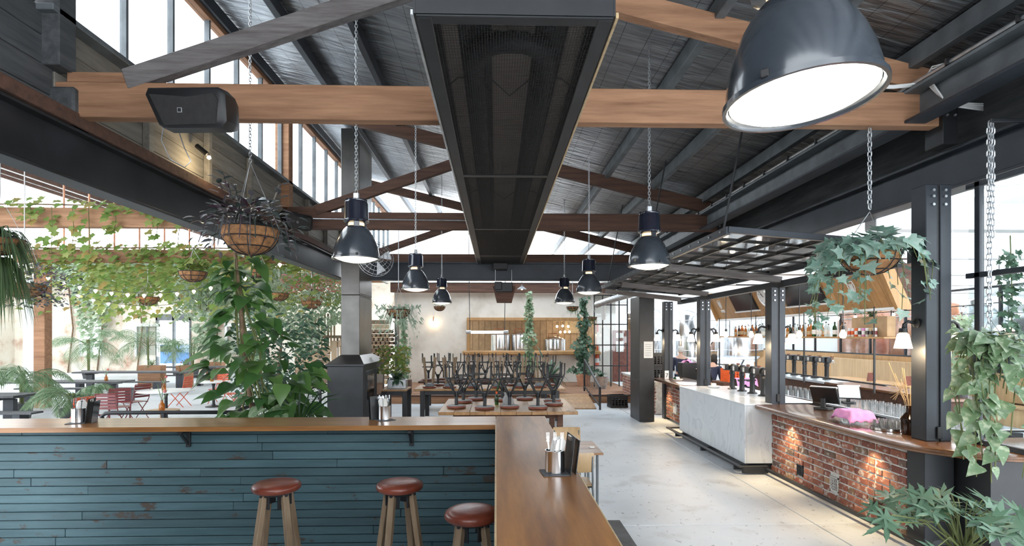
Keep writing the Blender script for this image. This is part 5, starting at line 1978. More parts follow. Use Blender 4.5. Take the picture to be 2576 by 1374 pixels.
# sconces on the posts
def sconce(label, loc, side, power=10):
    x, y, z = loc
    t = thing('wall_sconce', label, 'wall lamp', loc, group='opal glass sconces on the posts')
    MB().lathe([(0, 0), (.045, 0), (.05, .02), (.03, .03), (0, .032)], 14, (x, y, z + .16), Matrix.Rotation(side * PI / 2, 3, 'Y')).build('back_plate', 'black', t, 'a')
    MB().tube([(x + side * .02, y, z + .16), (x + side * .1, y, z + .18), (x + side * .14, y, z + .15), (x + side * .15, y, z + .1)], .016, 8).build('arm', 'black', t, True)
    MB().lathe([(0, .12), (.035, .11), (.04, .07), (.03, .06)], 12, (x + side * .15, y, z)).build('holder', 'black', t, 'a')
    MB().shell([(.035, .06), (.05, .05), (.065, -.02), (.08, -.09), (.076, -.09), (.06, -.02), (.045, .045)], 20, (x + side * .15, y, z)).build('glass_shade', 'bulbsoft', t, 'a')
    L = bpy.data.lights.new('sconce_light', 'POINT')
    L.energy = power
    L.color = (1, .72, .42)
    L.shadow_soft_size = .05
    lo = bpy.data.objects.new('glow', L)
    COL.objects.link(lo)
    lo.parent = t
    lo.location = (side * .15, 0, -.12)
    return t


pn = {5.46: 'nearest bar post', 8.52: 'bar post by the marble end', 11.5: 'third bar post', 13.95: 'farthest bar post'}
for y in (5.46, 8.52, 11.5, 13.95):
    hx = .135 if y < 6 else .115
    xc = 4.36 if y < 6 else 4.33
    sconce('lit opal sconce on the left side of ' + pn[y], (xc - hx, y, 2.06), -1)
    sconce('lit opal sconce on the right side of ' + pn[y], (xc + hx, y, 2.06), 1)

# bare bulbs hanging behind the bar from a conduit
cdt = thing('bulb_conduit', 'black conduit carrying hanging bare bulbs behind the bar', 'conduit', (5.2, 10, 3.05))
MB().tube([(5.2, 7.4, 3.05), (5.2, 14, 3.05)], .018, 8).build('pipe', 'black', cdt)
for y in (7.6, 10.2, 13.8):
    MB().box(4.45, 5.22, y - .015, y + .015, 3.03, 3.05, .003).build('bracket', 'black', cdt)
hb = thing('hanging_bulb', '', 'bulb', group='bare bulbs behind the bar')
MB().lathe([(0, -.055), (.035, -.045), (.05, -.01), (.04, .03), (.022, .06), (.02, .075)], 14).build('globe', 'bulb', hb, 'a')
MB().lathe([(.024, .075), (.024, .13), (.01, .14)], 10).build('holder', 'black', hb, 'a')
MB().tube([(0, 0, .13), (0, 0, .925)], .007, 5).build('flex', 'black', hb)
for i, y in enumerate((12.45, 11.2, 9.4, 8.2)):
    l = ['farthest', 'second farthest', 'third', 'nearest'][i] + ' bare bulb on a long cord behind the bar'
    (move(hb, (5.2, y, 2.11), 0, l) if i == 0 else dup(hb, (5.2, y, 2.11), 0, l))

# string of warm bulbs under the bulkhead end and beyond
def string_lights(label, pts, nb, name='string_lights', r=.03):
    t = thing(name, label, 'string lights', tuple(pts[0]))
    MB().tube(pts, .008, 5).build('cable', 'black', t)
    tot = len(pts) - 1
    for i in range(nb):
        u = (i + .5) / nb * tot
        a = int(u)
        p = Vector(pts[a]).lerp(Vector(pts[min(a + 1, tot)]), u - a)
        MB().lathe([(0, -.055 - r), (r * .8, -.05), (r, -.02), (r * .5, .0), (.008, .01)], 8, tuple(p - Vector((0, 0, .03)))).build('bulb', 'bulb', t, 'a')
        MB().lathe([(.014, -.04), (.014, .0)], 6, tuple(p)).build('socket', 'black', t)
    return t


string_lights('row of warm bulbs under the right end of the bulkhead', catenary((7.9, 8.4, 2.62), (7.1, 12.2, 2.52), .02, 8), 9)
string_lights('row of warm bulbs strung farther right beyond the glazing', catenary((8.2, 8.3, 2.68), (11.8, 9.6, 2.66), .05, 8), 8)

# brewery beyond: partition, tanks, dining chairs
pt_ = structroot('window_11')
for i in range(12):
    y = 8.6 + i * 1.6
    MB().box(12.43, 12.5, y - .03, y + .03, 1.45, 3.34, .004).build('mullion', 'steel', pt_)
    if i < 11:
        MB().box(12.46, 12.47, y + .03, y + 1.57, 1.48, 3.3).build('pane', 'smoke', pt_)
for z in (1.47, 3.32):
    MB().box(12.42, 12.52, 8.6, 26.2, z - .025, z + .025, .004).build('rail', 'steel', pt_)


def tank(label, x, y, r, z0, z1, m_, sign=False):
    t = thing('brewing_tank', label, 'tank', (x, y, 0), group='brewing tanks')
    MB().lathe([(.12, z0 - .55), (r * .95, z0), (r, z0 + .05), (r, z1), (r * .9, z1 + .15), (r * .5, z1 + .3), (0, z1 + .34)], 32, (x, y, 0)).build('vessel', m_, t, 'a')
    for z in (z0 + .3, (z0 + z1) / 2, z1 - .2):
        MB().tube([(x + r * 1.005 * math.cos(i * PI / 16), y + r * 1.005 * math.sin(i * PI / 16), z) for i in range(32)], .015, 6, True).build('hoop', 'inox', t, True)
    for k in range(4):
        a = k * PI / 2 + .6
        MB().tube([(x + r * .8 * math.cos(a), y + r * .8 * math.sin(a), 0), (x + r * .8 * math.cos(a), y + r * .8 * math.sin(a), z0)], .045, 8).build('leg', 'inox', t)
    if sign:
        MB().lathe([(0, 0), (.42, 0), (.42, .04), (0, .04)], 32, (x - .05, y - r - .02, 2.05), Matrix.Rotation(PI / 2, 3, 'X')).build('sign_rim', 'black', t)
        MB().lathe([(0, 0), (.37, 0), (.37, .05), (0, .05)], 32, (x - .05, y - r - .03, 2.05), Matrix.Rotation(PI / 2, 3, 'X')).build('sign_face', 'whitep', t)
        letter('sign_letter', 'R', .6, 'black', t, (-.12, -r - .085, 1.85), .3)
    return t


tank('tall stainless tank with a round white sign at the far end', 8.2, 22.5, .85, 1.2, 2.9, 'inox', True)
tank('tall stainless tank left of the one with the sign', 6.4, 23.8, .8, 1.2, 3.0, 'inox')
tank('tall stainless tank right of the one with the sign', 10.3, 23.2, .9, 1.2, 3.0, 'inox')
tank('copper brown tank behind the glazed partition, left one', 13.9, 20.4, 1.0, 1.1, 2.9, 'copper')
tank('copper brown tank behind the glazed partition, right one', 13.9, 17.6, 1.0, 1.1, 2.9, 'copper')
tank('stainless cone tank behind the glazed partition', 13.9, 15.0, .9, 1.3, 2.9, 'inox')
tank('green-grey tank behind the glazed partition near the climbing plant', 13.9, 12.2, 1.0, 1.0, 2.9, 'greysteel')
pl_ = thing('steel_prep_bench', 'white and steel prep counter with brackets behind the staff', 'counter', (6.6, 18.6, 0))
MB().box(5.8, 8.6, 18.3, 19.0, 1.3, 1.36, .005).build('upper_top', 'inox', pl_)
MB().box(5.8, 8.6, 18.32, 18.36, 1.0, 1.3, .005).build('upstand', 'whitep', pl_)
MB().box(5.8, 8.6, 18.5, 19.0, 0, 1.0).build('base', 'white', pl_)
for x in (6.2, 7.1, 8.0):
    MB().box(x - .03, x + .03, 18.38, 18.44, 0, 1.3, .004).build('leg', 'steel', pl_)
    MB().tube([(x, 18.36, .9), (x + .1, 18.3, 1.0), (x + .25, 18.3, 1.28)], .02, 6).build('bracket', 'steel', pl_, True)


def tube_chair():
    t = thing('dining_chair', '', 'chair', group='tube-framed chairs in the dining area')
    MB().box(-.19, .19, -.19, .19, .44, .46, .006).build('seat', 'ply', t)
    m = MB()
    m.tube([(-.19, -.2, 0), (-.19, -.19, .45), (-.19, -.22, .74), (-.17, -.225, .8), (-.13, -.225, .83), (.13, -.225, .83), (.17, -.225, .8), (.19, -.22, .74), (.19, -.19, .45), (.19, -.2, 0)], .013, 7)
    m.build('back_frame', 'steel', t, True)
    MB().box(-.17, .17, -.23, -.215, .62, .80, .005).build('backrest', 'honey', t)
    for s_ in (-1, 1):
        MB().tube([(s_ * .18, .18, 0), (s_ * .18, .17, .44)], .012, 7).build('leg', 'steel', t)
        MB().tube([(s_ * .18, -.19, .43), (s_ * .18, .17, .43)], .01, 6).build('side_rail', 'steel', t)
    return t


tc = tube_chair()
cl_ = ['leftmost', 'second from left', 'third from left', 'rightmost']
for i, y in enumerate((15.7, 15.1, 14.5, 13.95)):
    l = 'black tube-framed chair at the dining table past the bar, ' + cl_[i]
    (move(tc, (10.2, y, 0), -PI / 2, l) if i == 0 else dup(tc, (10.2, y, 0), -PI / 2, l))
long_table('dining_table', 'long timber dining table before the pale panelled dado', 10.5, 11.3, 13.4, 17.6, .78, 3, 'honey', 'steel', [(10.6, 13.6), (11.2, 13.6), (10.6, 17.4), (11.2, 17.4)], 'y', .05)
bn_ = thing('wall_bench', 'pale timber bench running along the dado', 'bench', (12.0, 15, 0))
MB().box(11.75, 12.2, 9, 20, .42, .47, .005).build('seat', 'ply', bn_)
MB().box(12.22, 12.3, 9, 20, .5, 1.3, .005).build('back', 'ply', bn_)
MB().box(11.8, 12.2, 9, 20, 0, .41).build('plinth', 'ply', bn_)
for k, (x, y) in enumerate(((10.9, 14.4), (10.85, 15.8))):
    v = thing('menu_holder', ('nearer' if k == 0 else 'farther') + ' dark menu holder on the long dining table', 'menu', (x, y, .78))
    MB().prism([(y - .06, .78), (y + .06, .78), (y, 1.02)], 'x', x - .1, x + .1).build('card', 'leatherd', v)
for k, (x, y) in enumerate(((8.9, 9.6), (9.35, 9.9), (9.8, 9.4))):
    p = thing('cone_pendant', 'white cone pendant lamp far right, ' + ['left', 'right', 'middle'][k] + ' of three', 'lamp', (x, y, 2.2))
    MB().shell([(.09, -.02), (.085, .0), (.04, .05), (.02, .08), (.001, .085)], 18, (x, y, 2.2)).build('shade', 'bulbsoft', p, 'a')
    MB().tube([(x, y, 2.28), (x, y, 3.52)], .006, 5).build('flex', 'black', p)


# ---------------------------------------------------------------- staff
def person(label, loc, rz, top, hair, lean=.12, h=1.72, arm=0.0, longhair=False):
    """one skinned body; head with face and hair, clothing shells as children"""
    t = thing('person', label, 'person')
    s = h / 1.75

    def sk(name, verts, edges, rad, m_, sub=2):
        me = bpy.data.meshes.new(name)
        me.from_pydata([tuple(c * s for c in v) for v in verts], edges, [])
        o = bpy.data.objects.new(name, me)
        COL.objects.link(o)
        o.parent = t
        md = o.modifiers.new('skin', 'SKIN')
        for i, r in enumerate(rad):
            me.skin_vertices[0].data[i].radius = (r[0] * s, r[1] * s)
        me.skin_vertices[0].data[0].use_root = True
        md.use_smooth_shade = True
        o.modifiers.new('sub', 'SUBSURF').levels = sub
        o.modifiers['sub'].render_levels = sub
        me.materials.append(M[m_])
        return o
    L = lean
    V = [(0, 0, .95), (0, -L * .3, 1.12), (0, -L * .8, 1.32), (0, -L, 1.44), (0, -L * 1.15, 1.53), (0, -L * 1.35, 1.60)]
    E = [(0, 1), (1, 2), (2, 3), (3, 4), (4, 5)]
    Rr = [(.15, .11), (.14, .1), (.17, .11), (.13, .08), (.052, .055), (.05, .055)]
    for sx in (-1, 1):
        b = len(V)
        V += [(sx * .19, -L, 1.40), (sx * .24, -L * .9 - .02, 1.12), (sx * .20, -L - .24, 1.04 + arm), (sx * .19, -L - .32, 1.03 + arm)]
        E += [(3, b), (b, b + 1), (b + 1, b + 2), (b + 2, b + 3)]
        Rr += [(.065, .06), (.045, .045), (.034, .034), (.03, .02)]
        b = len(V)
        V += [(sx * .09, 0, .88), (sx * .1, .01, .48), (sx * .1, .03, .08), (sx * .1, -.12, .035)]
        E += [(0, b), (b, b + 1), (b + 1, b + 2), (b + 2, b + 3)]
        Rr += [(.095, .1), (.06, .062), (.04, .042), (.045, .035)]
    body = sk('body', V, E, Rr, 'skin')
    # clothes: slightly larger torso and sleeves, trousers
    Vt = [(0, 0, .93)] + [V[1], V[2], V[3]] + [V[6], V[7], (V[8][0] * 1.02, (V[7][1] + V[8][1]) / 2, (V[7][2] + V[8][2]) / 2), V[14], V[15], (V[16][0] * 1.02, (V[15][1] + V[16][1]) / 2, (V[15][2] + V[16][2]) / 2)]
    Et = [(0, 1), (1, 2), (2, 3), (3, 4), (4, 5), (5, 6), (3, 7), (7, 8), (8, 9)]
    sk('top', Vt, Et, [(.17, .13), (.165, .125), (.19, .135), (.165, .115), (.09, .085), (.062, .062), (.055, .055), (.085, .08), (.062, .062), (.055, .055)], top)
    Vl = [(0, 0, .95), V[10], V[11], V[12], V[18], V[19], V[20]]
    sk('trousers', Vl, [(0, 1), (1, 2), (2, 3), (0, 4), (4, 5), (5, 6)], [(.165, .125), (.11, .115), (.075, .078), (.055, .058), (.11, .115), (.075, .078), (.055, .058)], 'navycloth')
    hy, hz = -L * 1.5, 1.66
    m = MB()
    hp = [(0, -.125), (.045, -.115), (.065, -.08), (.075, -.03), (.078, .03), (.07, .08), (.045, .11), (0, .12)]
    m.lathe([(r, z) for r, z in hp], 18)
    m.v = [((p[0]) * s, (p[1] * 1.18 + hy) * s, (p[2] + hz) * s) for p in m.v]
    head = m.build('head', 'skin', t, True)
    m = MB()
    m.prism([(-.012, -.02), (.012, -.02), (.006, .025), (-.006, .025)], 'y', -.115, -.085)
    m.v = [(p[0] * s, (p[1] + hy) * s, (p[2] + hz) * s) for p in m.v]
    m.build('nose', 'skin', head)
    for sx in (-1, 1):
        m = MB().lathe([(0, -.008), (.008, 0), (0, .008)], 8)
        m.v = [((p[0] + sx * .03) * s, (p[1] - .082 + hy) * s, (p[2] + hz + .015) * s) for p in m.v]
        m.build('eye', 'hairdark', head)
        m = MB().lathe([(0, -.03), (.012, -.01), (.014, .015), (0, .03)], 8)
        m.v = [((p[0] + sx * .08) * s, (p[1] * 1.5 + hy) * s, (p[2] + hz) * s) for p in m.v]
        m.build('ear', 'skin', head)
    m = MB().box(-.022, .022, -.088, -.08, -.062, -.055)
    m.v = [(p[0] * s, (p[1] + hy) * s, (p[2] + hz) * s) for p in m.v]
    m.build('mouth', 'leatherd', head)
    m = MB()
    m.lathe([(.082, -.045 if not longhair else -.2), (.089, .0), (.088, .05), (.078, .095), (.05, .125), (0, .135)], 18)
    m.v = [(p[0] * s, (max(p[1] * 1.22, -.06 if p[2] < .05 else -.2) + .018 + hy) * s, (p[2] + hz) * s) for p in m.v]
    m.build('hair', hair, t, True)
    # hands with separate fingers
    for sx in (-1, 1):
        px, py, pz = sx * .19, -L - .34, 1.03 + arm
        m = MB()
        m.cbox((px, py - .03, pz), (.038, .045, .013), .01)
        for f_, (dx, ln) in enumerate(((-.027, .065), (-.009, .075), (.009, .072), (.027, .058))):
            m.tube([(px + dx, py - .065, pz), (px + dx, py - .065 - ln * .6, pz - .006), (px + dx, py - .065 - ln, pz - .028)], [.0085, .008, .006], 6)
        m.tube([(px - sx * .036, py - .01, pz), (px - sx * .056, py - .04, pz - .004), (px - sx * .055, py - .068, pz - .014)], [.011, .009, .007], 6)
        m.v = [(p[0] * s, p[1] * s, p[2] * s) for p in m.v]
        o = m.build('hand', 'skin', t, True)
    t.location = loc
    t.rotation_euler = (0, 0, rz)
    return t


PEOPLE = [('grey-haired person in navy top with back to the bar', (5.5, 16.4, 0), 2.9, 'navycloth', 'hairgrey', .10, 1.74),
          ('dark-haired person in white shirt beside the grey-haired one', (5.95, 16.0, 0), 2.6, 'whitecloth', 'hairdark', .10, 1.70),
          ('long-haired person in navy leaning behind the third bar post', (5.45, 14.05, 0), 2.4, 'navycloth', 'hairdark', .22, 1.58)]
for i, (l, loc, rz, top, hair, lean, h) in enumerate(PEOPLE):
    person(l, loc, rz, top, hair, lean, h, longhair=(i == 2))
pk = MB()
for i in range(10):
    for j in range(8):
        pk.v.append((5.05 + .04 * i, 14.9 + .03 * j, 1.42 + .05 * math.sin(i * .9) * math.cos(j * .8) - .02 * abs(i - 4)))
for i in range(9):
    for j in range(7):
        a = i * 8 + j
        pk.f.append((a, a + 8, a + 9, a + 1))
o = pk.build('pink_cloth', 'pink', smooth=True)
o.modifiers.new('s', 'SOLIDIFY').thickness = .01
tag(o, 'crumpled pink cloth on a black crate behind the far bar end', 'cloth')
tag(MB().box(5.0, 5.5, 14.85, 15.2, 0, 1.36, .01).build('black_cabinet', 'black'), 'black cabinet under the crumpled pink cloth', 'cabinet')

# ---------------------------------------------------------------- downlights under the bar tops
for i, (x, y, z, ty) in enumerate(((4.06, 7.78, .975, 0), (4.06, 6.05, .975, 0), (4.06, 13.55, .962, 0), (4.06, 12.0, .962, 0))):
    t = thing('under_bar_light', ['small round downlight under the walnut top by the marble end', 'small round downlight under the walnut top near the corner', 'small round downlight at the far end of the short walnut top', 'small round downlight beside the marble under short walnut top'][i], 'downlight', (x, y, z))
    MB().lathe([(.035, 0), (.035, .01)], 16, (x, y, z)).build('rim', 'galv', t)
    MB().lathe([(.026, -.003), (.026, .0)], 16, (x, y, z)).build('lens', 'bulbsoft', t)
    L = bpy.data.lights.new('downlight', 'SPOT')
    L.energy = 34
    L.color = (1, .76, .45)
    L.spot_size = 1.75
    L.spot_blend = .7
    L.shadow_soft_size = .03
    lo = bpy.data.objects.new('beam', L)
    COL.objects.link(lo)
    lo.parent = t
    lo.location = (0, 0, -.01)
    lo.rotation_euler = (0, .12, 0)


# ================================================================ plants
def strip(ts, ws, fold=.25, curl=.25):
    v, f = [], []
    for t, w_ in zip(ts, ws):
        z = -curl * t * t
        v += [(-w_, t, z + fold * w_), (0, t, z), (w_, t, z + fold * w_)]
    for i in range(len(ts) - 1):
        a = i * 3
        f += [(a, a + 1, a + 4, a + 3), (a + 1, a + 2, a + 5, a + 4)]
    return v, f


def fan(pts, lift=.1):
    v = [(0, .38, 0)] + [(x, y, lift * abs(x) - .12 * y * y) for x, y in pts]
    n = len(pts)
    return v, [(0, i + 1, (i + 1) % n + 1) for i in range(n)][::-1]


HEART = strip([0, .04, .16, .36, .6, .82, 1], [.10, .27, .39, .37, .25, .11, .004], .3, .3)
LANCE = strip([0, .2, .45, .75, 1], [.02, .11, .14, .09, .003], .3, .3)
OVAL = strip([0, .25, .6, 1], [.03, .24, .22, .01], .25, .2)
NARROW = strip([0, .3, .7, 1], [.025, .06, .05, .005], .2, .5)
ivp = [(0, 0), (.10, .02), (.30, -.06), (.48, .08), (.34, .24), (.56, .46), (.28, .50), (.14, .62), (0, 1.0)]
IVY = fan(ivp + [(-x, y) for x, y in ivp[-2:0:-1]], .2)
vp = [(0, 0), (.22, -.06), (.46, .1), (.34, .3), (.55, .55), (.25, .62), (0, 1)]
VINE = fan(vp + [(-x, y) for x, y in vp[-2:0:-1]], .15)
fp_ = [(0, 0)]
for k, a in enumerate((-100, -62, -30, 0)):
    pass
fpts = []
for k in range(7):
    a = math.radians(-125 + k * 250 / 6)
    L = (.48, .62, .78, .9, .78, .62, .48)[k]
    for (rr, da) in ((.22, -.24), (L * .72, -.11), (L * .78, -.05), (L, 0), (L * .78, .05), (L * .72, .11)):
        fpts.append((rr * math.sin(a + da), .2 + rr * math.cos(a + da)))
FATSIA = fan([(0, .05)] + fpts, .12)


def tmesh(name, tm, m_):
    me = bpy.data.meshes.new(name)
    me.from_pydata(tm[0], [], tm[1])
    me.materials.append(M[m_])
    me.shade_smooth()
    return me


def lm(pos, d, nrm, s):
    d = Vector(d).normalized()
    n_ = Vector(nrm)
    n_ = n_ - d * n_.dot(d)
    if n_.length < 1e-3:
        n_ = d.orthogonal()
    n_.normalize()
    x = d.cross(n_)
    m4 = Matrix((x, d, n_)).transposed().to_4x4()
    m4.translation = pos
    return m4 @ Matrix.Diagonal((s, s, s, 1))


def cloud(name, tm, ms_, m_, parent=None, mark=True):
    v, f = [], []
    tv, tf = tm
    for m4 in ms_:
        o_ = len(v)
        v += [tuple(m4 @ Vector(p)) for p in tv]
        f += [tuple(i + o_ for i in q) for q in tf]
    mb = MB()
    mb.v, mb.f = v, f
    o = mb.build(name, m_, parent, True)
    if mark:
        stuff(o)
    return o


def rdir(down=.3, spread=1.0):
    a = random.uniform(0, 2 * PI)
    return Vector((math.cos(a) * spread, math.sin(a) * spread, -down + random.uniform(-.3, .3)))


def leaves(parent, me, ms_, name='leaf'):
    o3 = parent.matrix_basis.translation
    for m4 in ms_:
        m4.translation = m4.translation - o3
        child(name, me, m4, parent)


def rnd(a, b):
    return random.uniform(a, b)


# ---- tall pothos climbing a pole behind the counter
random.seed(31)
pt = thing('climbing_pothos', 'tall pothos with big green leaves climbing a pole behind the counter', 'plant', (-2.85, 7.0, 0))
MB().lathe([(0, 0), (.2, 0), (.26, .42), (.28, .45), (.24, .45), (.23, .4), (0, .4)], 22, (-2.85, 7, 0)).build('pot', 'slate', pt, 'a')
MB().tube([(-2.9, 7, .4), (-3.05, 7, 1.3), (-3.15, 7, 2.2), (-3.24, 7, 3.2)], [.035, .03, .026, .02], 8).build('support_pole', 'bark', pt)
for k in range(6):
    MB().tube([(-2.85 + rnd(-.1, .1), 7 + rnd(-.1, .1), .4), (-2.9 + rnd(-.25, .25), 6.95 + rnd(-.15, .1), 1.2), (-3.08 + rnd(-.12, .12), 7 + rnd(-.1, .1), 2.0), (-3.2 + rnd(-.1, .1), 7 + rnd(-.1, .1), 2.4 + .13 * k)], .012, 5).build('vine', 'stem', pt)
hm = tmesh('pothos_leaf', HEART, 'pothos')
ms_ = []
for i in range(235):
    u = (i / 235) ** 1.25
    z = .85 + 2.2 * u
    cx = -2.80 - .40 * min(1, max(0, (z - 1.1) / 1.6))
    r = (.62 if z < 1.95 else .62 - .36 * min(1, (z - 1.95) / .5)) * math.sqrt(rnd(.06, 1))
    if z < 1.15:
        r *= .9
    a = rnd(0, 2 * PI)
    p = Vector((cx + r * math.cos(a), 7 + r * .75 * math.sin(a), z + rnd(-.08, .08)))
    d = Vector((math.cos(a) + rnd(-.6, .6), math.sin(a) - .25 + rnd(-.6, .6), -.35 + rnd(-.45, .45)))
    ms_.append(lm(p, d, (d.x * .4 + rnd(-.3, .3), -.35 + d.y * .3, .8), rnd(.15, .30) * (1.1 if z < 2 else .9)))
leaves(pt, hm, ms_)
hmv = tmesh('pale_pothos_leaf', HEART, 'pothosv')
leaves(pt, hmv, [lm((-2.55 + rnd(-.35, .3), 6.55 + rnd(-.1, .2), 1.18 + rnd(-.1, .2)), (rnd(-.6, .6), -.7, rnd(-.5, .2)), (0, -.4, .9), rnd(.16, .24)) for _ in range(7)])
for i in range(10):
    a = -1.5 + i * .3
    tip = Vector((-2.35 + .65 * math.sin(a), 6.75, 1.28 + .2 * math.cos(a)))
    b0 = Vector((-2.4, 6.85, .95))
    mid = b0.lerp(tip, .6) + Vector((0, 0, .12))
    w3 = MB()
    P = [b0, b0.lerp(mid, .5) + Vector((0, 0, .05)), mid, tip]
    for k, p in enumerate(P):
        hw = (.02, .05, .055, .004)[k]
        w3.v += [tuple(p + Vector((0, -hw * .6, hw * .4))), tuple(p), tuple(p + Vector((0, hw * .6, hw * .4)))]
    for k in range(3):
        q = k * 3
        w3.f += [(q, q + 1, q + 4, q + 3), (q + 1, q + 2, q + 5, q + 4)]
    w3.build('strap_leaf', 'bush', pt, True)


# ---- coir baskets
def basket(parent, c, r, depth=.8, wires=True, hang=None, n=20):
    x, y, z = c
    prof = [(.001, -r * depth)] + [(r * math.sin(a * PI / 16), -r * depth * math.cos(a * PI / 16)) for a in range(1, 9)] + [(r * .92, .0), (r * .9, -r * .1), (.001, -r * .12)]
    MB().shell(prof, n, c).build('coir_bowl', 'coir', parent, True)
    if wires:
        m = MB()
        for h in (0.0, -.35, -.68):
            rr = r * math.sqrt(max(.02, 1 - (h / depth) ** 2)) * 1.02 + .004
            m.tube([(x + rr * math.cos(i * PI / 10), y + rr * math.sin(i * PI / 10), z + h * r) for i in range(20)], .006, 4, True)
        for k in range(10):
            a = k * PI / 5
            m.tube([(x + 1.02 * r * math.sin(t) * math.cos(a) + .005 * math.cos(a), y + 1.02 * r * math.sin(t) * math.sin(a) + .005 * math.sin(a), z - 1.02 * r * depth * math.cos(t)) for t in (.1, .45, .8, 1.15, PI / 2)], .005, 4)
        m.build('wire_frame', 'steel', parent)
    if hang:
        m = MB()
        for k in range(3):
            a = k * 2 * PI / 3 + .4
            m.tube([(x + r * math.cos(a), y + r * math.sin(a), z), (x, y, z + hang)], .004, 4)
        m.build('hanger_wire', 'galv', parent)


def chain_part(parent, x, y, z0, z1, links=False, L=.062, wd=.037, r=.0062):
    if not links:
        m = chain_mb(z0, z1)
        m.v = [(p[0] + x, p[1] + y, p[2]) for p in m.v]
        m.build('chain', 'galv', parent)
        return
    me = withmat(link_mesh(L, wd, r, n=6).mesh('chain_link'), 'galv')
    p = L - 2.1 * r
    n = int((z1 - z0) / p)
    o3 = parent.matrix_basis.translation
    for i in range(n):
        child('chain_link', me, T_(x - o3.x, y - o3.y, z1 - (i + .5) * p - o3.z) @ R_(PI / 2 * (i % 2) + .4), parent)


# dark wandering basket at upper left
random.seed(12)
bd = thing('hanging_basket', 'hanging coir basket of dark purple-green wandering plant beside left girder', 'hanging plant', (-2.77, 6.35, 2.95), group='hanging baskets')
basket(bd, (-2.77, 6.35, 3.30), .31, .95, True, .75)
chain_part(bd, -2.77, 6.35, 4.05, roofz(-2.77))
lmesh = tmesh('wandering_leaf', OVAL, 'dark')
ms_ = []
for i in range(270):
    a, e = rnd(0, 2 * PI), rnd(-.5, 1.35)
    rr = rnd(.28, .5) * (1.05 if e < .4 else .8)
    p = Vector((-2.77 + rr * math.cos(a) * math.cos(e) * 1.12, 6.35 + rr * math.sin(a) * math.cos(e), 3.30 + (rr * math.sin(e) * .95 if e > 0 else rr * math.sin(e) * 1.1)))
    if e < .0 and rr * math.cos(e) < .34:
        continue
    d = Vector((math.cos(a) + rnd(-.7, .7), math.sin(a) + rnd(-.7, .7), .5 * math.sin(e) + rnd(-.6, .5)))
    ms_.append(lm(p, d, (rnd(-.5, .5), rnd(-.8, .3), .8), rnd(.08, .135)))
leaves(bd, lmesh, ms_)
for k in range(18):
    a = rnd(0, 2 * PI)
    q = Vector((-2.77 + .3 * math.cos(a), 6.35 + .3 * math.sin(a), 3.32))
    MB().tube([q, q + Vector((.15 * math.cos(a), .15 * math.sin(a), .05)), q + Vector((.24 * math.cos(a), .24 * math.sin(a), -.18 - .12 * rnd(0, 1)))], .005, 4).build('stem', 'dark', bd)
for k in range(6):
    a = rnd(0, 2 * PI)
    q = Vector((-2.77 + .25 * math.cos(a), 6.35 + .2 * math.sin(a), 3.6))
    MB().tube([q, q + Vector((.08 * math.cos(a), .08 * math.sin(a), .25))], .005, 4).build('stem', 'dark', bd)
    leaves(bd, lmesh, [lm(q + Vector((.08 * math.cos(a), .08 * math.sin(a), .24 - .05 * j)), (math.cos(a + 2 * j), math.sin(a + 2 * j), .5), (0, 0, 1), .12) for j in range(4)])

# ivy basket at the right
random.seed(44)
bi = thing('hanging_basket', 'hanging coir basket of pale ivy in front of the bar post', 'hanging plant', (3.83, 5.6, 2.6), group='hanging baskets')
basket(bi, (3.83, 5.6, 2.95), .27, .85, True, .42)
chain_part(bi, 3.83, 5.6, 3.37, 4.23, True)
im = tmesh('ivy_leaf', IVY, 'ivy')
ms_ = []
strands = []
for k in range(26):
    a = k * 2 * PI / 26 + rnd(-.1, .1)
    L = rnd(.25, .55)
    if math.cos(a) < -.5:
        L = rnd(.55, .85)
    if abs(math.cos(a)) < .35 and math.sin(a) < 0:
        L = rnd(.4, .75) if k % 2 else .15
    q = Vector((3.83 + .26 * math.cos(a), 5.6 + .26 * math.sin(a), 2.97))
    o_ = Vector((math.cos(a), math.sin(a), 0))
    P = [q, q + o_ * .12 + Vector((0, 0, .06)), q + o_ * rnd(.2, .3) - Vector((0, 0, L * .35)), q + o_ * rnd(.2, .33) - Vector((0, 0, L))]
    MB().tube(P, .004, 4).build('vine', 'stem', bi)
    n = int(5 + L * 9)
    for i in range(n):
        u = i / max(1, n - 1) * 3
        j = min(2, int(u))
        p = P[j].lerp(P[j + 1], u - j) + Vector((rnd(-.05, .05), rnd(-.05, .05), rnd(-.02, .04)))
        d = o_ * rnd(.2, 1) + Vector((rnd(-.8, .8), rnd(-.8, .8), rnd(-1.0, .1)))
        ms_.append(lm(p, d, (o_.x * .6 + rnd(-.3, .3), -.7 + rnd(-.3, .3), .6), rnd(.10, .20) * (1 if u < 2 else .7)))
for i in range(40):
    a = rnd(0, 2 * PI)
    rr = rnd(0, .3)
    ms_.append(lm((3.83 + rr * math.cos(a), 5.6 + rr * math.sin(a), 3.0 + rnd(0, .16)), (math.cos(a), math.sin(a), .3), (0, -.5, 1), rnd(.12, .2)))
ms_ = [q for q in ms_ if not (q.translation.y < 5.5 and -.17 < q.translation.x - 3.87 < .2 and 2.62 < q.translation.z < 3.02 and random.random() < .85)]
leaves(bi, im, ms_[:298])

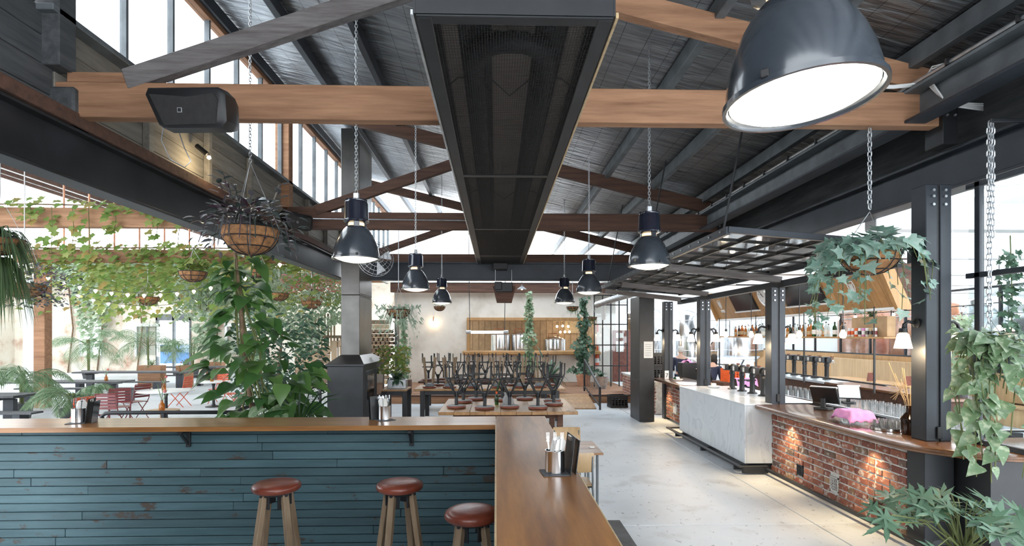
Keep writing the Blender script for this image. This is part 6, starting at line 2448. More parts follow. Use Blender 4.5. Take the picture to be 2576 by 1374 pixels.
# pothos cascade far right
random.seed(45)
bp_ = thing('hanging_pothos', 'variegated pothos cascading from a grey pot on a chain at right', 'hanging plant', (4.2, 4.62, 1.7), group='hanging baskets')
for k, (dx, dz) in enumerate(((-.06, .0), (.12, .02))):
    MB().lathe([(0, -.22), (.085, -.22), (.11, -.02), (.118, -.01), (.118, .0), (.1, .0), (.095, -.04), (0, -.04)], 20, (4.2 + dx, 4.62 - .06 * k, 1.98 + dz)).build('pot', 'greysteel', bp_, 'a')
chain_part(bp_, 4.2, 4.62, 2.2, 3.92, True)
chain_part(bp_, 4.24, 4.64, 2.9, 3.92, True)
MB().bar((4.2, 4.62, 3.93), (4.68, 4.62, 3.93), .03, .03, .004).build('hook_bar', 'steel', bp_)
m = MB()
for k in range(3):
    a = k * 2.1
    m.tube([(4.2, 4.62, 2.25), (4.22 + .15 * math.cos(a), 4.6 + .1 * math.sin(a), 1.98)], .004, 4)
m.build('hanger_wire', 'galv', bp_)
ms_ = []
for k in range(17):
    a = rnd(0, 2 * PI)
    L = rnd(.7, 1.3) if k % 3 else rnd(.25, .5)
    q = Vector((4.22 + .12 * math.cos(a), 4.6 + .1 * math.sin(a), 2.02))
    o_ = Vector((math.cos(a), math.sin(a) * .7, 0))
    sp = rnd(.05, .2)
    P = [q, q + o_ * .1 + Vector((0, 0, .05)), q + o_ * sp - Vector((0, 0, L * .4)), q + o_ * sp * rnd(.1, .8) - Vector((0, 0, L))]
    MB().tube(P, .005, 4).build('vine', 'stem', bp_)
    n = int(4 + L * 7.5)
    for i in range(n):
        u = (i + .3) / n * 3
        j = min(2, int(u))
        p = P[j].lerp(P[j + 1], u - j) + Vector((rnd(-.06, .06), rnd(-.06, .04), rnd(-.03, .03)))
        d = o_ * rnd(0, 1) + Vector((rnd(-.9, .9), rnd(-.7, .2), rnd(-1.0, -.1)))
        ms_.append(lm(p, d, (d.x * .4, -.8 + rnd(-.2, .2), .6), rnd(.1, .175)))
for i in range(34):
    a = rnd(0, 2 * PI)
    rr = rnd(.05, .28)
    d = Vector((math.cos(a), math.sin(a) * .6, rnd(-.5, .3)))
    ms_.append(lm((4.22 + rr * math.cos(a), 4.6 + rr * .6 * math.sin(a), 2.04 + rnd(-.05, .1)), d, (0, -.5, 1), rnd(.12, .19)))
leaves(bp_, hmv, ms_[:295])

# lobed-leaf plant in the corner
random.seed(46)
fa = thing('lobed_leaf_plant', 'low plant with deeply lobed grey-green leaves in lower right corner', 'plant', (3.75, 4.35, 0))
MB().lathe([(0, 0), (.17, 0), (.22, .34), (.24, .37), (.2, .37), (.19, .33), (0, .33)], 22, (3.78, 4.4, 0)).build('pot', 'slate', fa, 'a')
fm = tmesh('lobed_leaf', FATSIA, 'fatsia')
ms_ = []
for i in range(58):
    a = rnd(0, 2 * PI)
    rr = rnd(.1, .68)
    if abs(a - 0) < .7 or abs(a - 2 * PI) < .7:
        rr *= .75
    z = .86 - rr * .35 + rnd(-.16, .08)
    tip = Vector((3.72 + rr * math.cos(a), 4.3 + rr * .7 * math.sin(a), z))
    if tip.y > 4.7:
        tip.y = 4.7
    MB().tube([(3.78 + rnd(-.05, .05), 4.4 + rnd(-.05, .05), .33), Vector((3.78, 4.4, .33)).lerp(tip, .55) + Vector((0, 0, .1)), tip], .005, 4).build('stalk', 'stem', fa)
    d = Vector((math.cos(a) + rnd(-.3, .3), math.sin(a) + rnd(-.3, .3), rnd(-.5, .2)))
    ms_.append(lm(tip, d, (rnd(-.3, .3), -.45, .9), rnd(.17, .27)))
leaves(fa, fm, ms_)


# ---- generic strap-leaf tuft
def tuft(c, n, L, w_, m_, parent, name='foliage', droop=.7, up=.5, mark=True):
    mb = MB()
    for i in range(n):
        a = rnd(0, 2 * PI)
        e = rnd(.1, 1.0) * up
        l = L * rnd(.6, 1.1)
        o_ = Vector((math.cos(a), math.sin(a), 0))
        sd = Vector((-math.sin(a), math.cos(a), 0))
        b = len(mb.v)
        for k in range(5):
            t = k / 4
            p = Vector(c) + o_ * l * t * (1 - .25 * t) + Vector((0, 0, l * (e * t * 1.6 - droop * t * t * 1.5)))
            hw = w_ * (.5, 1, .9, .6, .05)[k]
            mb.v += [tuple(p - sd * hw), tuple(p + sd * hw)]
        for k in range(4):
            q = b + k * 2
            mb.f.append((q, q + 1, q + 3, q + 2))
    o = mb.build(name, m_, parent, True)
    return stuff(o) if mark else o


def trail(c, r, n, L, tm, m_, size, parent, name='trailing_foliage'):
    ms = []
    for i in range(n):
        a = rnd(0, 2 * PI)
        t = rnd(0, 1)
        rr = r * rnd(.75, 1.25)
        p = Vector((c[0] + rr * math.cos(a), c[1] + rr * math.sin(a), c[2] + .1 - L * t * t * rnd(.4, 1)))
        ms.append(lm(p, rdir(.7), (rnd(-.5, .5), -.6, .6), size * rnd(.6, 1.2)))
    return cloud(name, tm, ms, m_, parent)


def small_basket(label, c, r, kind, ztop):
    t = thing('hanging_basket', label, 'hanging plant', (c[0], c[1], c[2] - r), group='hanging baskets')
    basket(t, c, r, .8, True, .45)
    if ztop - c[2] > .5:
        MB().tube([(c[0], c[1], c[2] + .45), (c[0], c[1], ztop)], .008, 5).build('cable', 'galv', t)
    if kind == 'spider':
        tuft((c[0], c[1], c[2]), 95, r * 2.6, .011, 'spider', t, droop=.75, up=.55)
        trail(c, r * 1.8, 150, r * 4.0, LANCE, 'spider', .11, t)
    elif kind == 'vine':
        trail((c[0], c[1], c[2] + .12), r * .8, 90, r * .8, VINE, 'vine', .14, t, 'foliage')
    elif kind == 'grass':
        tuft(c, 60, r * 1.7, .009, 'palm', t, droop=.8, up=.5)
    elif kind == 'leafy':
        trail((c[0], c[1], c[2] + .2), r * .9, 170, r * 2.0, OVAL, 'silver', .085, t, 'foliage')
    return t


random.seed(50)
small_basket('hanging coir basket of striped spider plant right of the flue', (-1.97, 11.3, 2.62), .23, 'spider', 4.23)
chain = None
small_basket('hanging coir basket with vine below the nearer garden beam', (-6.0, 11.2, 3.36), .25, 'vine', 4.22)
small_basket('hanging coir basket with grassy tuft below the farther garden beam', (-10.2, 16.6, 3.22), .3, 'grass', 4.22)
small_basket('hanging basket of strappy leaves above the tall pothos', (-4.75, 11.2, 3.4), .2, 'grass', 4.22)
small_basket('hanging coir basket in the silver foliage, left one', (-6.4, 16.6, 3.34), .28, 'leafy', 4.22)
small_basket('hanging coir basket in the silver foliage, right one', (-5.45, 16.6, 3.1), .28, 'leafy', 4.22)
small_basket('small far basket of leaves in front of the plaster wall', (-1.72, 17.0, 2.98), .17, 'leafy', 4.23)
small_basket('small far basket under the right row of lamps', (2.34, 17.0, 2.98), .18, 'grass', 4.23)
small_basket('small far hanging pot beside the climbing plant', (2.95, 17.0, 2.66), .14, 'grass', 4.23)

# left edge: hanging fern and the bushy dark plant
random.seed(51)
fn = thing('hanging_fern', 'large drooping fern hanging at the left picture edge', 'hanging plant', (-6.95, 8.0, 3.0), group='hanging baskets')
basket(fn, (-6.95, 8.0, 3.45), .28, .8, True, .6)
MB().tube([(-6.95, 8, 4.05), (-6.95, 8, 5.55)], .008, 5).build('cable', 'galv', fn)
tuft((-6.95, 8.0, 3.5), 240, .62, .012, 'fern', fn, droop=1.0, up=.7)
tuft((-6.95, 8.0, 3.2), 200, .55, .012, 'fern', fn, 'lower_foliage', droop=1.3, up=.3)
db = thing('hanging_bush', 'dark small-leaved bush hanging below the fern at left edge', 'hanging plant', (-8.1, 9.8, 2.6))
basket(db, (-8.1, 9.8, 2.98), .3, .8, True, .9)
cloud('foliage', OVAL, [lm((-8.1 + rnd(-.85, .72), 9.8 + rnd(-.4, .4), 2.98 + rnd(-.38, .36)), rdir(.3), (rnd(-.5, .5), -.5, .8), rnd(.05, .1)) for _ in range(700)], 'dark', db)
MB().tube([(-8.1, 9.8, 3.88), (-8.1, 9.8, 5.85)], .008, 5).build('cable', 'galv', db)

# vine over the garden beams
random.seed(52)
vn = thing('beam_vine', 'grape ivy trailing along the nearer garden beam', 'vine', (-9, 11.05, 4.5))
vm_ = tmesh('vine_leaf', VINE, 'vine')
ms_ = []
hangx = [(-10.6, .55), (-9.9, 1.1), (-9.0, .35), (-8.6, .9), (-8.2, .95), (-7.9, 1.3), (-7.4, .5), (-6.6, .6), (-6.2, .9), (-5.6, .35), (-5.0, .3)]
for i in range(150):
    x = rnd(-11.6, -4.7)
    ms_.append(lm((x, 11.0 + rnd(-.1, .12), 4.62 + rnd(-.18, .16)), (rnd(-.6, .6), -.7, rnd(-.8, .1)), (0, -.7, .7), rnd(.12, .2)))
for (x, L) in hangx:
    MB().tube([(x, 11.02, 4.6), (x + .05, 10.98, 4.6 - L * .5), (x, 11.0, 4.6 - L)], .007, 4).build('tendril', 'stem', vn)
    for i in range(int(10 * L) + 4):
        t = rnd(.1, 1)
        ms_.append(lm((x + rnd(-.14, .14), 11.0 + rnd(-.1, .1), 4.6 - L * t), (rnd(-.7, .7), -.5, rnd(-1, -.2)), (0, -.8, .5), rnd(.12, .2)))
MB().tube([(-11.6, 11.05, 4.63), (-9, 11.03, 4.64), (-7, 11.06, 4.62), (-4.6, 11.05, 4.63)], .015, 5).build('main_stem', 'bark', vn)
leaves(vn, vm_, ms_[:299])
vn2 = thing('beam_vine', 'grape ivy thickly covering the farther garden beam', 'vine', (-9, 16.4, 4.5))
cloud('foliage', VINE, [lm((rnd(-13.6, -5.2), 16.4 + rnd(-.15, .2), 4.5 + rnd(-.5, .3) - (rnd(0, 1) ** 3) * 1.4), (rnd(-.6, .6), -.7, rnd(-.9, .1)), (0, -.7, .7), rnd(.13, .23)) for _ in range(900)], 'vine', vn2)
MB().tube([(-13.6, 16.45, 4.62), (-9, 16.4, 4.64), (-5.2, 16.45, 4.62)], .02, 5).build('main_stem', 'bark', vn2)
wi = thing('wall_ivy', 'pale ivy hanging in curtains over the far garden wall', 'ivy', (-20, 31.7, 0))
ms_ = []
for i in range(3600):
    x = rnd(-25, -13.5)
    top = 6.4
    low = 5.2 - 3.6 * max(0, math.sin(x * 1.1 + 1.0)) ** 1.5 - 1.2 * max(0, math.sin(x * 2.7))
    if -19.5 < x < -16.8:
        low = max(low, 4.2)
    z = top - (top - low) * rnd(0, 1)
    ms_.append(lm((x, 31.75 + rnd(-.35, .05), z), (rnd(-.6, .6), -.6, rnd(-1, -.1)), (0, -.9, .4), rnd(.16, .32)))
cloud('foliage', VINE, ms_, 'silver', wi)
for x in (-24, -22.4, -20.2, -16, -14.5):
    MB().tube([(x, 31.9, 0), (x + .3, 31.88, 2.5), (x - .1, 31.9, 6.2)], .04, 5).build('stem', 'bark', wi)
wi2 = thing('overhead_vine', 'yellow-green vine mass over string lights in the garden', 'vine', (-12, 21.5, 4))
cloud('foliage', VINE, [lm((rnd(-15.5, -7.5), 21.8 + rnd(-1.0, .6), 4.45 + rnd(-.35, .35) - rnd(0, 1) ** 2.5 * 1.6), (rnd(-.6, .6), -.6, rnd(-1, .1)), (0, -.8, .5), rnd(.14, .28)) for _ in range(1300)], 'vine', wi2)
MB().tube([(-15.5, 22.3, 4.63), (-7.5, 22.3, 4.63)], .02, 5).build('main_stem', 'bark', wi2)

# silver hanging foliage wall and flowers
sf = thing('silver_foliage', 'cascading silvery foliage filling the garden behind the tall pothos', 'foliage', (-7, 19.5, 2))
ms_ = []
for i in range(5200):
    x = rnd(-11.0, -4.9)
    u = rnd(0, 1)
    low = 3.0 - 1.2 * math.exp(-((x + 6.6) / 1.5) ** 2) + .35 * math.sin(x * 3.0)
    z = 4.5 - (4.5 - low) * u
    ms_.append(lm((x, 19.8 + rnd(-.9, .9) * (1 - .4 * u), z), rdir(.8), (rnd(-.6, .6), -.6, .5), rnd(.09, .2)))
cloud('foliage', OVAL, ms_, 'silver', sf)
for k in range(26):
    x = rnd(-10.8, -5)
    MB().tube([(x, 19.8 + rnd(-.5, .5), 4.6), (x + rnd(-.1, .1), 19.8 + rnd(-.5, .5), 3.0)], .012, 4).build('hanging_stem', 'stem', sf)
MB().box(-11.2, -4.8, 19.7, 19.86, 4.6, 4.85, .01).build('support_timber', 'beam', sf)
pf = thing('pink_blossom', 'pink blossom spilling beside the flue', 'flowers', (-6, 18.3, 3.6))
cloud('petals', OVAL, [lm((-6.0 + rnd(-.95, .85), 18.3 + rnd(-.4, .4), 3.75 + rnd(-.28, .3)), rdir(.0), (rnd(-.5, .5), -.6, .8), rnd(.07, .13)) for _ in range(420)], 'flower', pf)
cloud('foliage', OVAL, [lm((-6.0 + rnd(-1.1, 1.0), 18.4 + rnd(-.4, .4), 3.6 + rnd(-.5, .4)), rdir(.4), (rnd(-.5, .5), -.6, .8), rnd(.08, .15)) for _ in range(500)], 'vine', pf)
MB().lathe([(.0, -.25), (.3, -.25), (.36, .0), (.3, .0), (0, -.05)], 16, (-6.0, 18.3, 3.35)).build('planter', 'coir', pf, 'a')
MB().tube([(-6.0, 18.3, 3.3), (-6.0, 18.3, 5.38)], .02, 5).build('hanger', 'steel', pf)
sb = thing('dark_shrub', 'dense dark green shrub standing behind the tall pothos', 'shrub', (-4.85, 13.0, 0))
cloud('foliage', OVAL, [lm((-5.0 + rnd(-1.0, 1.0), 12.9 + rnd(-.5, .5), 2.0 + rnd(-1.1, .72) - .45 * abs(rnd(-1, 1))), rdir(.3), (rnd(-.6, .6), -.6, .7), rnd(.1, .2)) for _ in range(1100)], 'bush', sb)
MB().tube([(-4.9, 13, .4), (-5.0, 12.95, 1.2), (-4.9, 12.9, 2.2)], [.05, .04, .02], 7).build('trunk', 'bark', sb)
MB().lathe([(0, 0), (.28, 0), (.34, .5), (.3, .5), (0, .45)], 18, (-4.9, 13, 0)).build('pot', 'slate', sb, 'a')


# ---- palms
def palm(label, c, h, n, L, m_='palm', pot='slate'):
    t = thing('potted_palm', label, 'palm', c, group='potted palms in the garden')
    x, y, z = c
    MB().lathe([(0, 0), (.2, 0), (.27, .4), (.23, .4), (0, .36)], 16, c).build('pot', pot, t, 'a')
    for k in range(3):
        MB().tube([(x + rnd(-.06, .06), y + rnd(-.06, .06), z + .36), (x + rnd(-.12, .12), y + rnd(-.1, .1), z + h)], .025, 6).build('cane', 'stem', t)
    for i in range(n):
        a = i * 2 * PI / n + rnd(-.25, .25)
        e = rnd(.25, 1.2)
        o_ = Vector((math.cos(a), math.sin(a), 0))
        sd = Vector((-math.sin(a), math.cos(a), 0))
        b = Vector((x, y, z + h * rnd(.7, 1)))
        l = L * rnd(.8, 1.15)
        P = [b + o_ * l * u * (1 - .18 * u) + Vector((0, 0, l * (e * u - .95 * u * u))) for u in (0, .15, .3, .45, .6, .75, .88, 1)]
        mb = MB().tube(P, [.012, .011, .01, .009, .008, .006, .004, .002], 4)
        for k in range(44):
            u = .18 + .8 * (k // 2) / 22
            f_ = u * 7
            j = min(6, int(f_))
            p = P[j].lerp(P[j + 1], f_ - j)
            tg = (P[j + 1] - P[j]).normalized()
            s_ = 1 if k % 2 else -1
            d = (sd * s_ + tg * .75 - Vector((0, 0, .45))).normalized()
            ll = l * .33 * math.sin(PI * min(1, .18 + u * .85)) + .04
            nw = d.cross(tg).normalized().cross(d) * .014
            q = len(mb.v)
            tip = p + d * ll - Vector((0, 0, ll * .25))
            mid = p + d * ll * .5
            mb.v += [tuple(p), tuple(mid - nw), tuple(tip), tuple(mid + nw)]
            mb.f.append((q, q + 1, q + 2, q + 3))
        mb.build('frond', m_, t)
    return t


random.seed(53)
palm('potted palm at far left edge below the dark hanging bush', (-12.0, 14.4, 0), 1.2, 13, 1.35)
palm('potted palm beside the brown garden post', (-9.9, 13.3, 0), .75, 12, 1.1)
palm('potted palm in front of the small white window', (-19.8, 27.6, 0), 1.9, 13, 2.1)
palm('potted palm in the middle of the ivy wall', (-17.3, 28.2, 0), 2.0, 14, 2.2)
palm('potted palm left of the tall glass doorway', (-15.0, 28.0, 0), 1.7, 13, 2.1)
palm('potted palm right of the tall glass doorway', (-12.9, 28.4, 0), 1.5, 12, 1.8)
palm('potted palm close beside the trellis stairs', (-10.1, 24.0, 0), 1.0, 11, 1.5)


# ---- plants at the far end of the hall
def column_plant(label, c, z1, r, m_, tm, size, n, pot):
    t = thing('climbing_plant', label, 'plant', c, group='climbing plants before the plaster wall')
    x, y, z = c
    if pot == 'terra':
        MB().lathe([(0, 0), (.2, 0), (.27, .36), (.29, .37), (.29, .46), (.25, .46), (.24, .4), (0, .4)], 20, c).build('pot', 'terra', t, 'a')
    else:
        MB().box(x - .22, x + .22, y - .2, y + .2, z, z + .45, .01).build('pot', pot, t)
    MB().tube([(x, y, z + .4), (x + .04, y, (z + z1) / 2), (x, y, z1)], .02, 5).build('stem', 'bark', t)
    ms = []
    for i in range(n):
        u = rnd(0, 1) ** 1.35
        zz = z + .5 + (z1 - z - .5) * u
        rr = r * (1.2 - .85 * u) * rnd(.1, 1) * (1 + .55 * math.sin(zz * 6.5 + x))
        a = rnd(0, 2 * PI)
        ms.append(lm((x + rr * math.cos(a), y + rr * math.sin(a), zz), rdir(.6), (rnd(-.4, .4), -.7, .6), size * rnd(.6, 1.2)))
    cloud('foliage', tm, ms, m_, t)
    return t


random.seed(54)
column_plant('tall thin climbing plant in front of the serving hatch', (1.22, 20.4, .25), 3.7, .24, 'pothosv', IVY, .15, 520, 'beamdark')
column_plant('tall climbing plant in a terracotta pot at right of hatch', (3.2, 20.3, .25), 3.5, .36, 'bush', IVY, .16, 620, 'terra')
column_plant('leafy vine column hanging near the far left of hall', (-2.9, 17.6, .25), 3.0, .2, 'pothosv', IVY, .14, 240, 'beamdark')
bu = thing('bucket_plant', 'galvanised bucket of succulents by the far glass screen', 'plant', (3.65, 19.3, .25))
MB().lathe([(0, 0), (.2, 0), (.27, .42), (.28, .43), (.25, .43), (.24, .4), (0, .38)], 20, (3.65, 19.3, .25)).build('bucket', 'galv', bu, 'a')
tuft((3.65, 19.3, .65), 34, .4, .03, 'bush', bu, droop=.5, up=.8)
br_ = thing('strap_leaf_plant', 'dark strap-leaved plant among the upturned stools', 'plant', (1.75, 17.9, .25))
MB().box(1.5, 2.0, 17.7, 18.1, .25, .75, .01).build('planter', 'beamdark', br_)
tuft((1.75, 17.9, .75), 40, .85, .04, 'bush', br_, droop=.45, up=1.1)
ag = thing('table_planter', 'bushy green plants in a metal trough on the small cafe table', 'plant', (-2.45, 13.8, .8))
MB().box(-2.65, -2.2, 13.65, 13.95, .8, 1.02, .01).build('trough', 'galv', ag)
tuft((-2.45, 13.8, 1.0), 46, .45, .045, 'bush', ag, droop=.55, up=.9)
cloud('foliage', OVAL, [lm((-2.55 + rnd(-.35, .35), 13.8 + rnd(-.2, .2), 1.45 + rnd(-.3, .4)), rdir(.3), (rnd(-.4, .4), -.6, .7), rnd(.1, .17)) for _ in range(230)], 'vine', ag)
sv = thing('shelf_ivy', 'trailing ivy hanging past the right end of the bottle shelf', 'plant', (8.1, 9.4, 1.05))
MB().lathe([(0, 0), (.09, 0), (.12, .16), (0, .15)], 14, (8.0, 9.35, 1.046)).build('pot', 'slate', sv, 'a')
cloud('foliage', IVY, [lm((8.0 + rnd(-.22, .22), 9.35 + rnd(-.2, .2), 1.25 + rnd(0, 1.2)), rdir(.6), (rnd(-.4, .4), -.7, .6), rnd(.07, .13)) for _ in range(330)], 'silver', sv)
MB().tube([(8, 9.35, 1.2), (8.05, 9.35, 1.8), (8, 9.35, 2.5)], .012, 5).build('stem', 'bark', sv)
tuft((7.1, 10.3, 2.45), 60, .38, .008, 'palm', bxp, 'grass', droop=.6, up=.9)
hv = thing('hanging_vine', 'thin vine hanging inside the glazing at far right', 'vine', (7.3, 7.7, 1.7))
cloud('foliage', IVY, [lm((7.3 + rnd(-.1, .1), 7.7 + rnd(-.1, .1), 1.75 + rnd(0, 1.55)), rdir(.7), (rnd(-.4, .4), -.7, .6), rnd(.07, .12)) for _ in range(150)], 'bush', hv)
MB().tube([(7.3, 7.7, 1.75), (7.33, 7.7, 2.5), (7.3, 7.7, 3.52)], .008, 5).build('stem', 'stem', hv)


# ================================================================ garden furniture
def picnic(label, x0, x1, y, z=.75, d=.8, rz=0):
    t = thing('garden_table', label, 'table', ((x0 + x1) / 2, y, 0), group='long dark garden tables')
    for i in range(4):
        MB().box(x0, x1, y - d / 2 + d * i / 4 + .003, y - d / 2 + d * (i + 1) / 4 - .003, z - .05, z, .004).build('top_plank', 'slate', t)
    for x in (x0 + .4, x1 - .4):
        MB().box(x - .12, x + .12, y - .06, y + .06, 0, z - .11, .006).build('leg', 'steelblue', t)
        MB().box(x - .06, x + .06, y - d / 2 + .05, y + d / 2 - .05, z - .11, z - .051, .005).build('bearer', 'steelblue', t)
    return t


def bench(label, x0, x1, y):
    t = thing('garden_bench', label, 'bench', ((x0 + x1) / 2, y, 0), group='dark garden benches')
    for i in range(2):
        MB().box(x0, x1, y - .17 + i * .17 + .002, y - .17 + (i + 1) * .17 - .002, .41, .45, .004).build('seat_plank', 'slate', t)
    for x in (x0 + .35, x1 - .35):
        MB().box(x - .08, x + .08, y - .12, y + .12, 0, .409, .006).build('leg', 'steelblue', t)
    return t


picnic('long dark garden table nearest the left picture edge', -13.6, -10.75, 13.1)
bench('dark garden bench in front of the leftmost garden table', -13.0, -9.9, 12.3)
picnic('long dark garden table behind, reaching left out of picture', -15.6, -11.0, 16.9)
bench('dark garden bench before the second garden table', -15.0, -11.2, 15.9)
bench('dark garden bench behind the second garden table', -15.0, -11.2, 17.9)
picnic('long dark garden table in the middle of the garden', -15.6, -11.5, 21.3)
bench('dark garden bench before the middle garden table', -15.2, -11.8, 20.3)
picnic('long dark garden table farthest, by the tall doorway', -15.2, -12.0, 24.6)
bench('dark garden bench before the farthest garden table', -14.8, -12.0, 23.6)


def round_table(label, x, y, r=.55):
    t = thing('round_table', label, 'table', (x, y, 0), group='round white garden tables')
    MB().lathe([(0, .72), (r - .02, .72), (r, .73), (r, .745), (r - .01, .75), (0, .75)], 32, (x, y, 0)).build('top', 'whitep', t, 'a')
    MB().lathe([(.22, 0), (.22, .02), (.06, .05), (.04, .1), (.035, .6), (.06, .7), (.1, .72)], 16, (x, y, 0)).build('pedestal', 'steel', t, 'a')
    return t


round_table('round white garden table beside the folded maroon chairs', -8.1, 13.9, .62)
round_table('round white garden table beside orange chairs, farther', -8.3, 16.6, .5)
tag(MB().box(-7.4, -6.4, 13.6, 14.2, .70, .73, .004).build('loose_board', 'white'), 'white tabletop corner behind the tall pothos', 'table') if False else None


def fold_chair(m_):
    t = thing('folding_chair', '', 'chair', group='slatted metal folding chairs')
    for i in range(6):
        MB().box(-.2, .2, -.18 + i * .065, -.18 + i * .065 + .05, .435, .447, .003).build('seat_slat', m_, t)
    for i in range(5):
        z = .56 + i * .065
        MB().box(-.19, .19, -.245 - (z - .5) * .16, -.233 - (z - .5) * .16, z, z + .048, .003).build('back_slat', m_, t)
    for s_ in (-1, 1):
        MB().tube([(s_ * .205, .22, 0), (s_ * .205, -.19, .46), (s_ * .205, -.235, .55), (s_ * .2, -.295, .88)], .011, 6).build('long_leg', m_, t, True)
        MB().tube([(s_ * .19, -.25, 0), (s_ * .19, .15, .43)], .011, 6).build('short_leg', m_, t)
        MB().tube([(s_ * .2, -.2, .43), (s_ * .2, .2, .43)], .01, 6).build('side_rail', m_, t)
    MB().tube([(-.2, -.297, .885), (.2, -.297, .885)], .012, 6).build('top_rail', m_, t)
    return t


fr_ = fold_chair('red')
fm_ = fold_chair('maroon')
move(fr_, (-9.35, 16.7, 0), 1.5, 'orange-red folding chair left of the farther round table')
dup(fr_, (-8.6, 17.5, 0), PI - .1, 'orange-red folding chair behind the farther round table')
dup(fr_, (-7.5, 16.2, 0), -1.2, 'orange-red folding chair right of the farther round table')
dup(fr_, (-8.35, 11.2, 0), 1.35, 'red folding chair at left, side on, near the cutlery tin')
move(fm_, (-8.1, 12.05, 0), 0.05, 'maroon folding chair seen from behind, left of garden railing')
c_ = dup(fm_, (-9.05, 14.2, 0), 1.2, 'maroon folding chair leaning at the round white table, outer one')
c_ = dup(fm_, (-8.75, 13.2, 0), .6, 'maroon folding chair leaning at the round white table, inner one')

# vases and planters on the garden tables
for k, (x, y, lab) in enumerate(((-11.6, 16.9, 'second garden table'), (-11.9, 21.3, 'middle garden table'), (-8.15, 13.9, 'nearer round white table'), (-8.35, 16.6, 'farther round white table'), (-5.9, 10.0, 'small planter stand near the railing'))):
    z = .75 if k < 4 else .78
    v = thing('bud_vase', 'small amber bottle vase with flowers on the ' + lab, 'vase', (x, y, z), group='bottle vases')
    MB().lathe([(0, 0), (.045, 0), (.048, .02), (.045, .1), (.02, .14), (.018, .18)], 14, (x, y, z)).build('bottle', 'amber', v, 'a')
    tuft((x, y, z + .16), 10, .2, .006, 'palm', v, 'stems', droop=.3, up=1.4, mark=False)
    MB().lathe([(0, 0), (.03, .02), (.03, .05), (0, .07)], 8, (x + .05, y, z + .3)).build('flower', 'flower', v, True)
tag(MB().lathe([(.22, 0), (.22, .02), (.03, .04), (.03, .74), (.28, .76), (.28, .78), (0, .78)], 20, (-5.9, 10.0, 0)).build('planter_stand', 'pine', smooth='a'), 'small round timber stand near the garden railing', 'stand')
for k, (x, y, w_) in enumerate(((-13.9, 22.9, .9), (-12.6, 22.9, .5), (-12.7, 25.6, .7))):
    b = thing('timber_planter', ['wide', 'narrow', 'far'][k] + ' reddish timber planter box among the palms', 'planter', (x, y, 0))
    for i in range(3):
        MB().box(x - w_ / 2, x + w_ / 2, y - .2, y + .2, .3 * i, .3 * i + .29, .006).build('board', 'beam', b)
    tuft((x, y, .9), 30, .5, .015, 'palm', b, droop=.5, up=.9)

# garden lights
string_lights('string of warm bulbs sagging across the garden, nearer', catenary((-13.15, 16.45, 3.9), (-5.6, 15.2, 4.18), .75, 16), 15, r=.05)
string_lights('string of warm bulbs sagging across the garden, farther', catenary((-16.5, 20.6, 4.2), (-9.6, 21.6, 4.2), 1.0, 16), 14, r=.06)
for k, (x, z) in enumerate(((-21.8, 3.55), (-18.9, 3.35))):
    g = thing('gooseneck_lamp', ('left' if k == 0 else 'right') + ' gooseneck lamp with glowing globe on garden wall', 'wall lamp', (x, 31.5, z))
    MB().lathe([(0, -.16), (.13, -.1), (.16, 0), (.12, .1), (.05, .15)], 16, (x, 31.2, z)).build('globe', 'bulbsoft', g, 'a')
    MB().tube([(x, 31.2, z + .14), (x, 31.2, z + .5), (x - .15, 31.4, z + .62), (x - .3, 31.98, z + .4)], .02, 6).build('arm', 'black', g, True)
for k, (x, z, lab) in enumerate(((-17.2, 4.3, 'upper'), (-16.4, 3.95, 'lower'))):
    s_ = thing('garden_speaker', lab + ' black box speaker on the far garden wall', 'loudspeaker', (x, 31.7, z))
    MB().box(x - .35, x + .35, 31.3, 31.75, z - .25, z + .25, .02).build('cabinet', 'black', s_)
    MB().box(x - .06, x + .06, 31.75, 32, z - .05, z + .05).build('bracket', 'black', s_)
sl = thing('spot_lamp', 'small lit spotlight fixed to the left wall above the dark basket', 'lamp', (-4.1, 7.9, 4.5))
MB().tube([(-4.18, 7.9, 4.75), (-4.02, 7.88, 4.62)], .035, 10).build('can', 'black', sl)
MB().lathe([(0, -.03), (.028, -.01), (.02, .02)], 10, (-4.0, 7.875, 4.58)).build('bulb', 'bulb', sl, 'a')
L = bpy.data.lights.new('spot_glow', 'POINT')
L.energy = 7
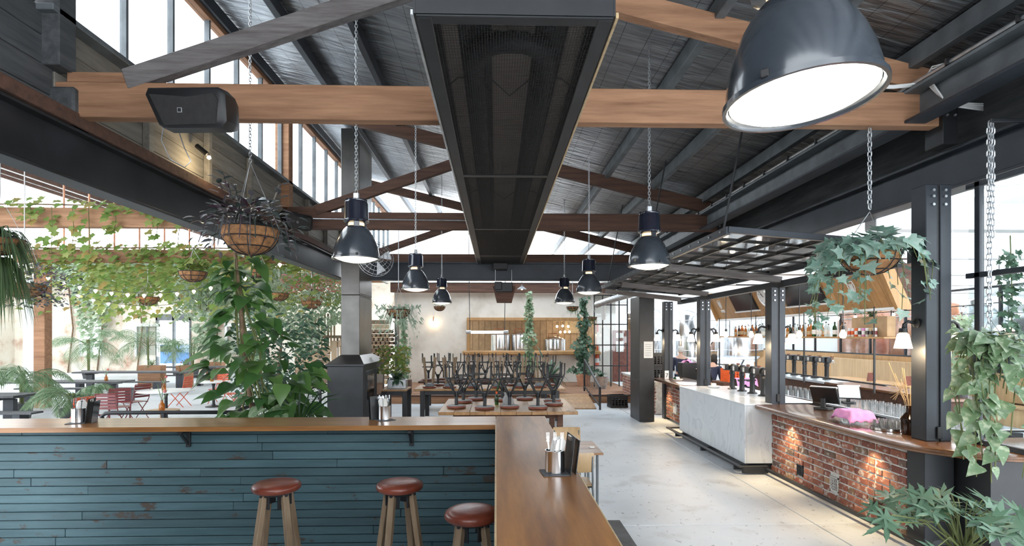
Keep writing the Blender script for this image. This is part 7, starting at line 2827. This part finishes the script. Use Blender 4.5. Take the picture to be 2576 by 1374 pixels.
L.color = (1, .78, .45)
L.shadow_soft_size = .04
lo = bpy.data.objects.new('glow', L)
COL.objects.link(lo)
lo.parent = sl
lo.location = (.14, -.04, .0)

# trellis stairs behind the shrub and flue
ts = thing('timber_stairs', 'raw timber slatted stairs and balustrade behind the fireplace', 'stairs', (-6.2, 20.6, 0))
for i in range(22):
    x = -7.2 + i * .115
    z0 = 1.6 if x < -5.9 else .1
    MB().box(x - .035, x + .035, 20.6, 20.64, z0, 2.9 if x < -5.9 else 2.0, .004).build('slat', 'ply' if i % 3 else 'oak', ts)
for i in range(8):
    MB().box(-7.4, -6.1, 20.66, 20.7, .15 + i * .18, .15 + i * .18 + .165, .004).build('board', 'oak' if i % 2 else 'ply', ts)
MB().bar((-7.3, 20.55, .9), (-5.3, 20.55, 2.05), .06, .2, .006).build('stringer', 'ply', ts)
MB().box(-6.0, -5.8, 20.45, 20.6, 0, 1.9, .006).build('newel', 'ply', ts)
MB().box(-7.4, -4.6, 20.56, 20.68, 2.0, 2.1, .006).build('hand_rail', 'oak', ts)
MB().box(-6.95, -6.45, 20.54, 20.56, 1.72, 2.02).build('notice', 'paper', ts, label='white paper notice')
for i in range(14):
    MB().box(-5.7, -3.95, 20.7, 20.74, .3 + i * .17, .3 + i * .17 + .155, .004).build('board', 'oak' if i % 2 else 'ply', ts)
fw = thing('firewood_stack', 'stack of split firewood right of the flue', 'firewood', (-4.0, 18.9, .25))
random.seed(60)
for r in range(7):
    for c in range(6):
        x, z = -4.3 + c * .15 + (r % 2) * .07, 1.45 + r * .13
        MB().tube([(x, 18.7, z), (x + rnd(-.02, .02), 19.1, z)], rnd(.05, .068), 6).build('log', 'bark' if (r + c) % 3 else 'oak', fw)
MB().box(-4.5, -3.3, 18.65, 19.15, 1.33, 1.38, .005).build('rack_shelf', 'steel', fw)
for x in (-4.48, -3.34):
    MB().box(x - .03, x + .03, 18.65, 19.15, .0 if x < -4 else .25, 2.5, .005).build('rack_upright', 'steel', fw)
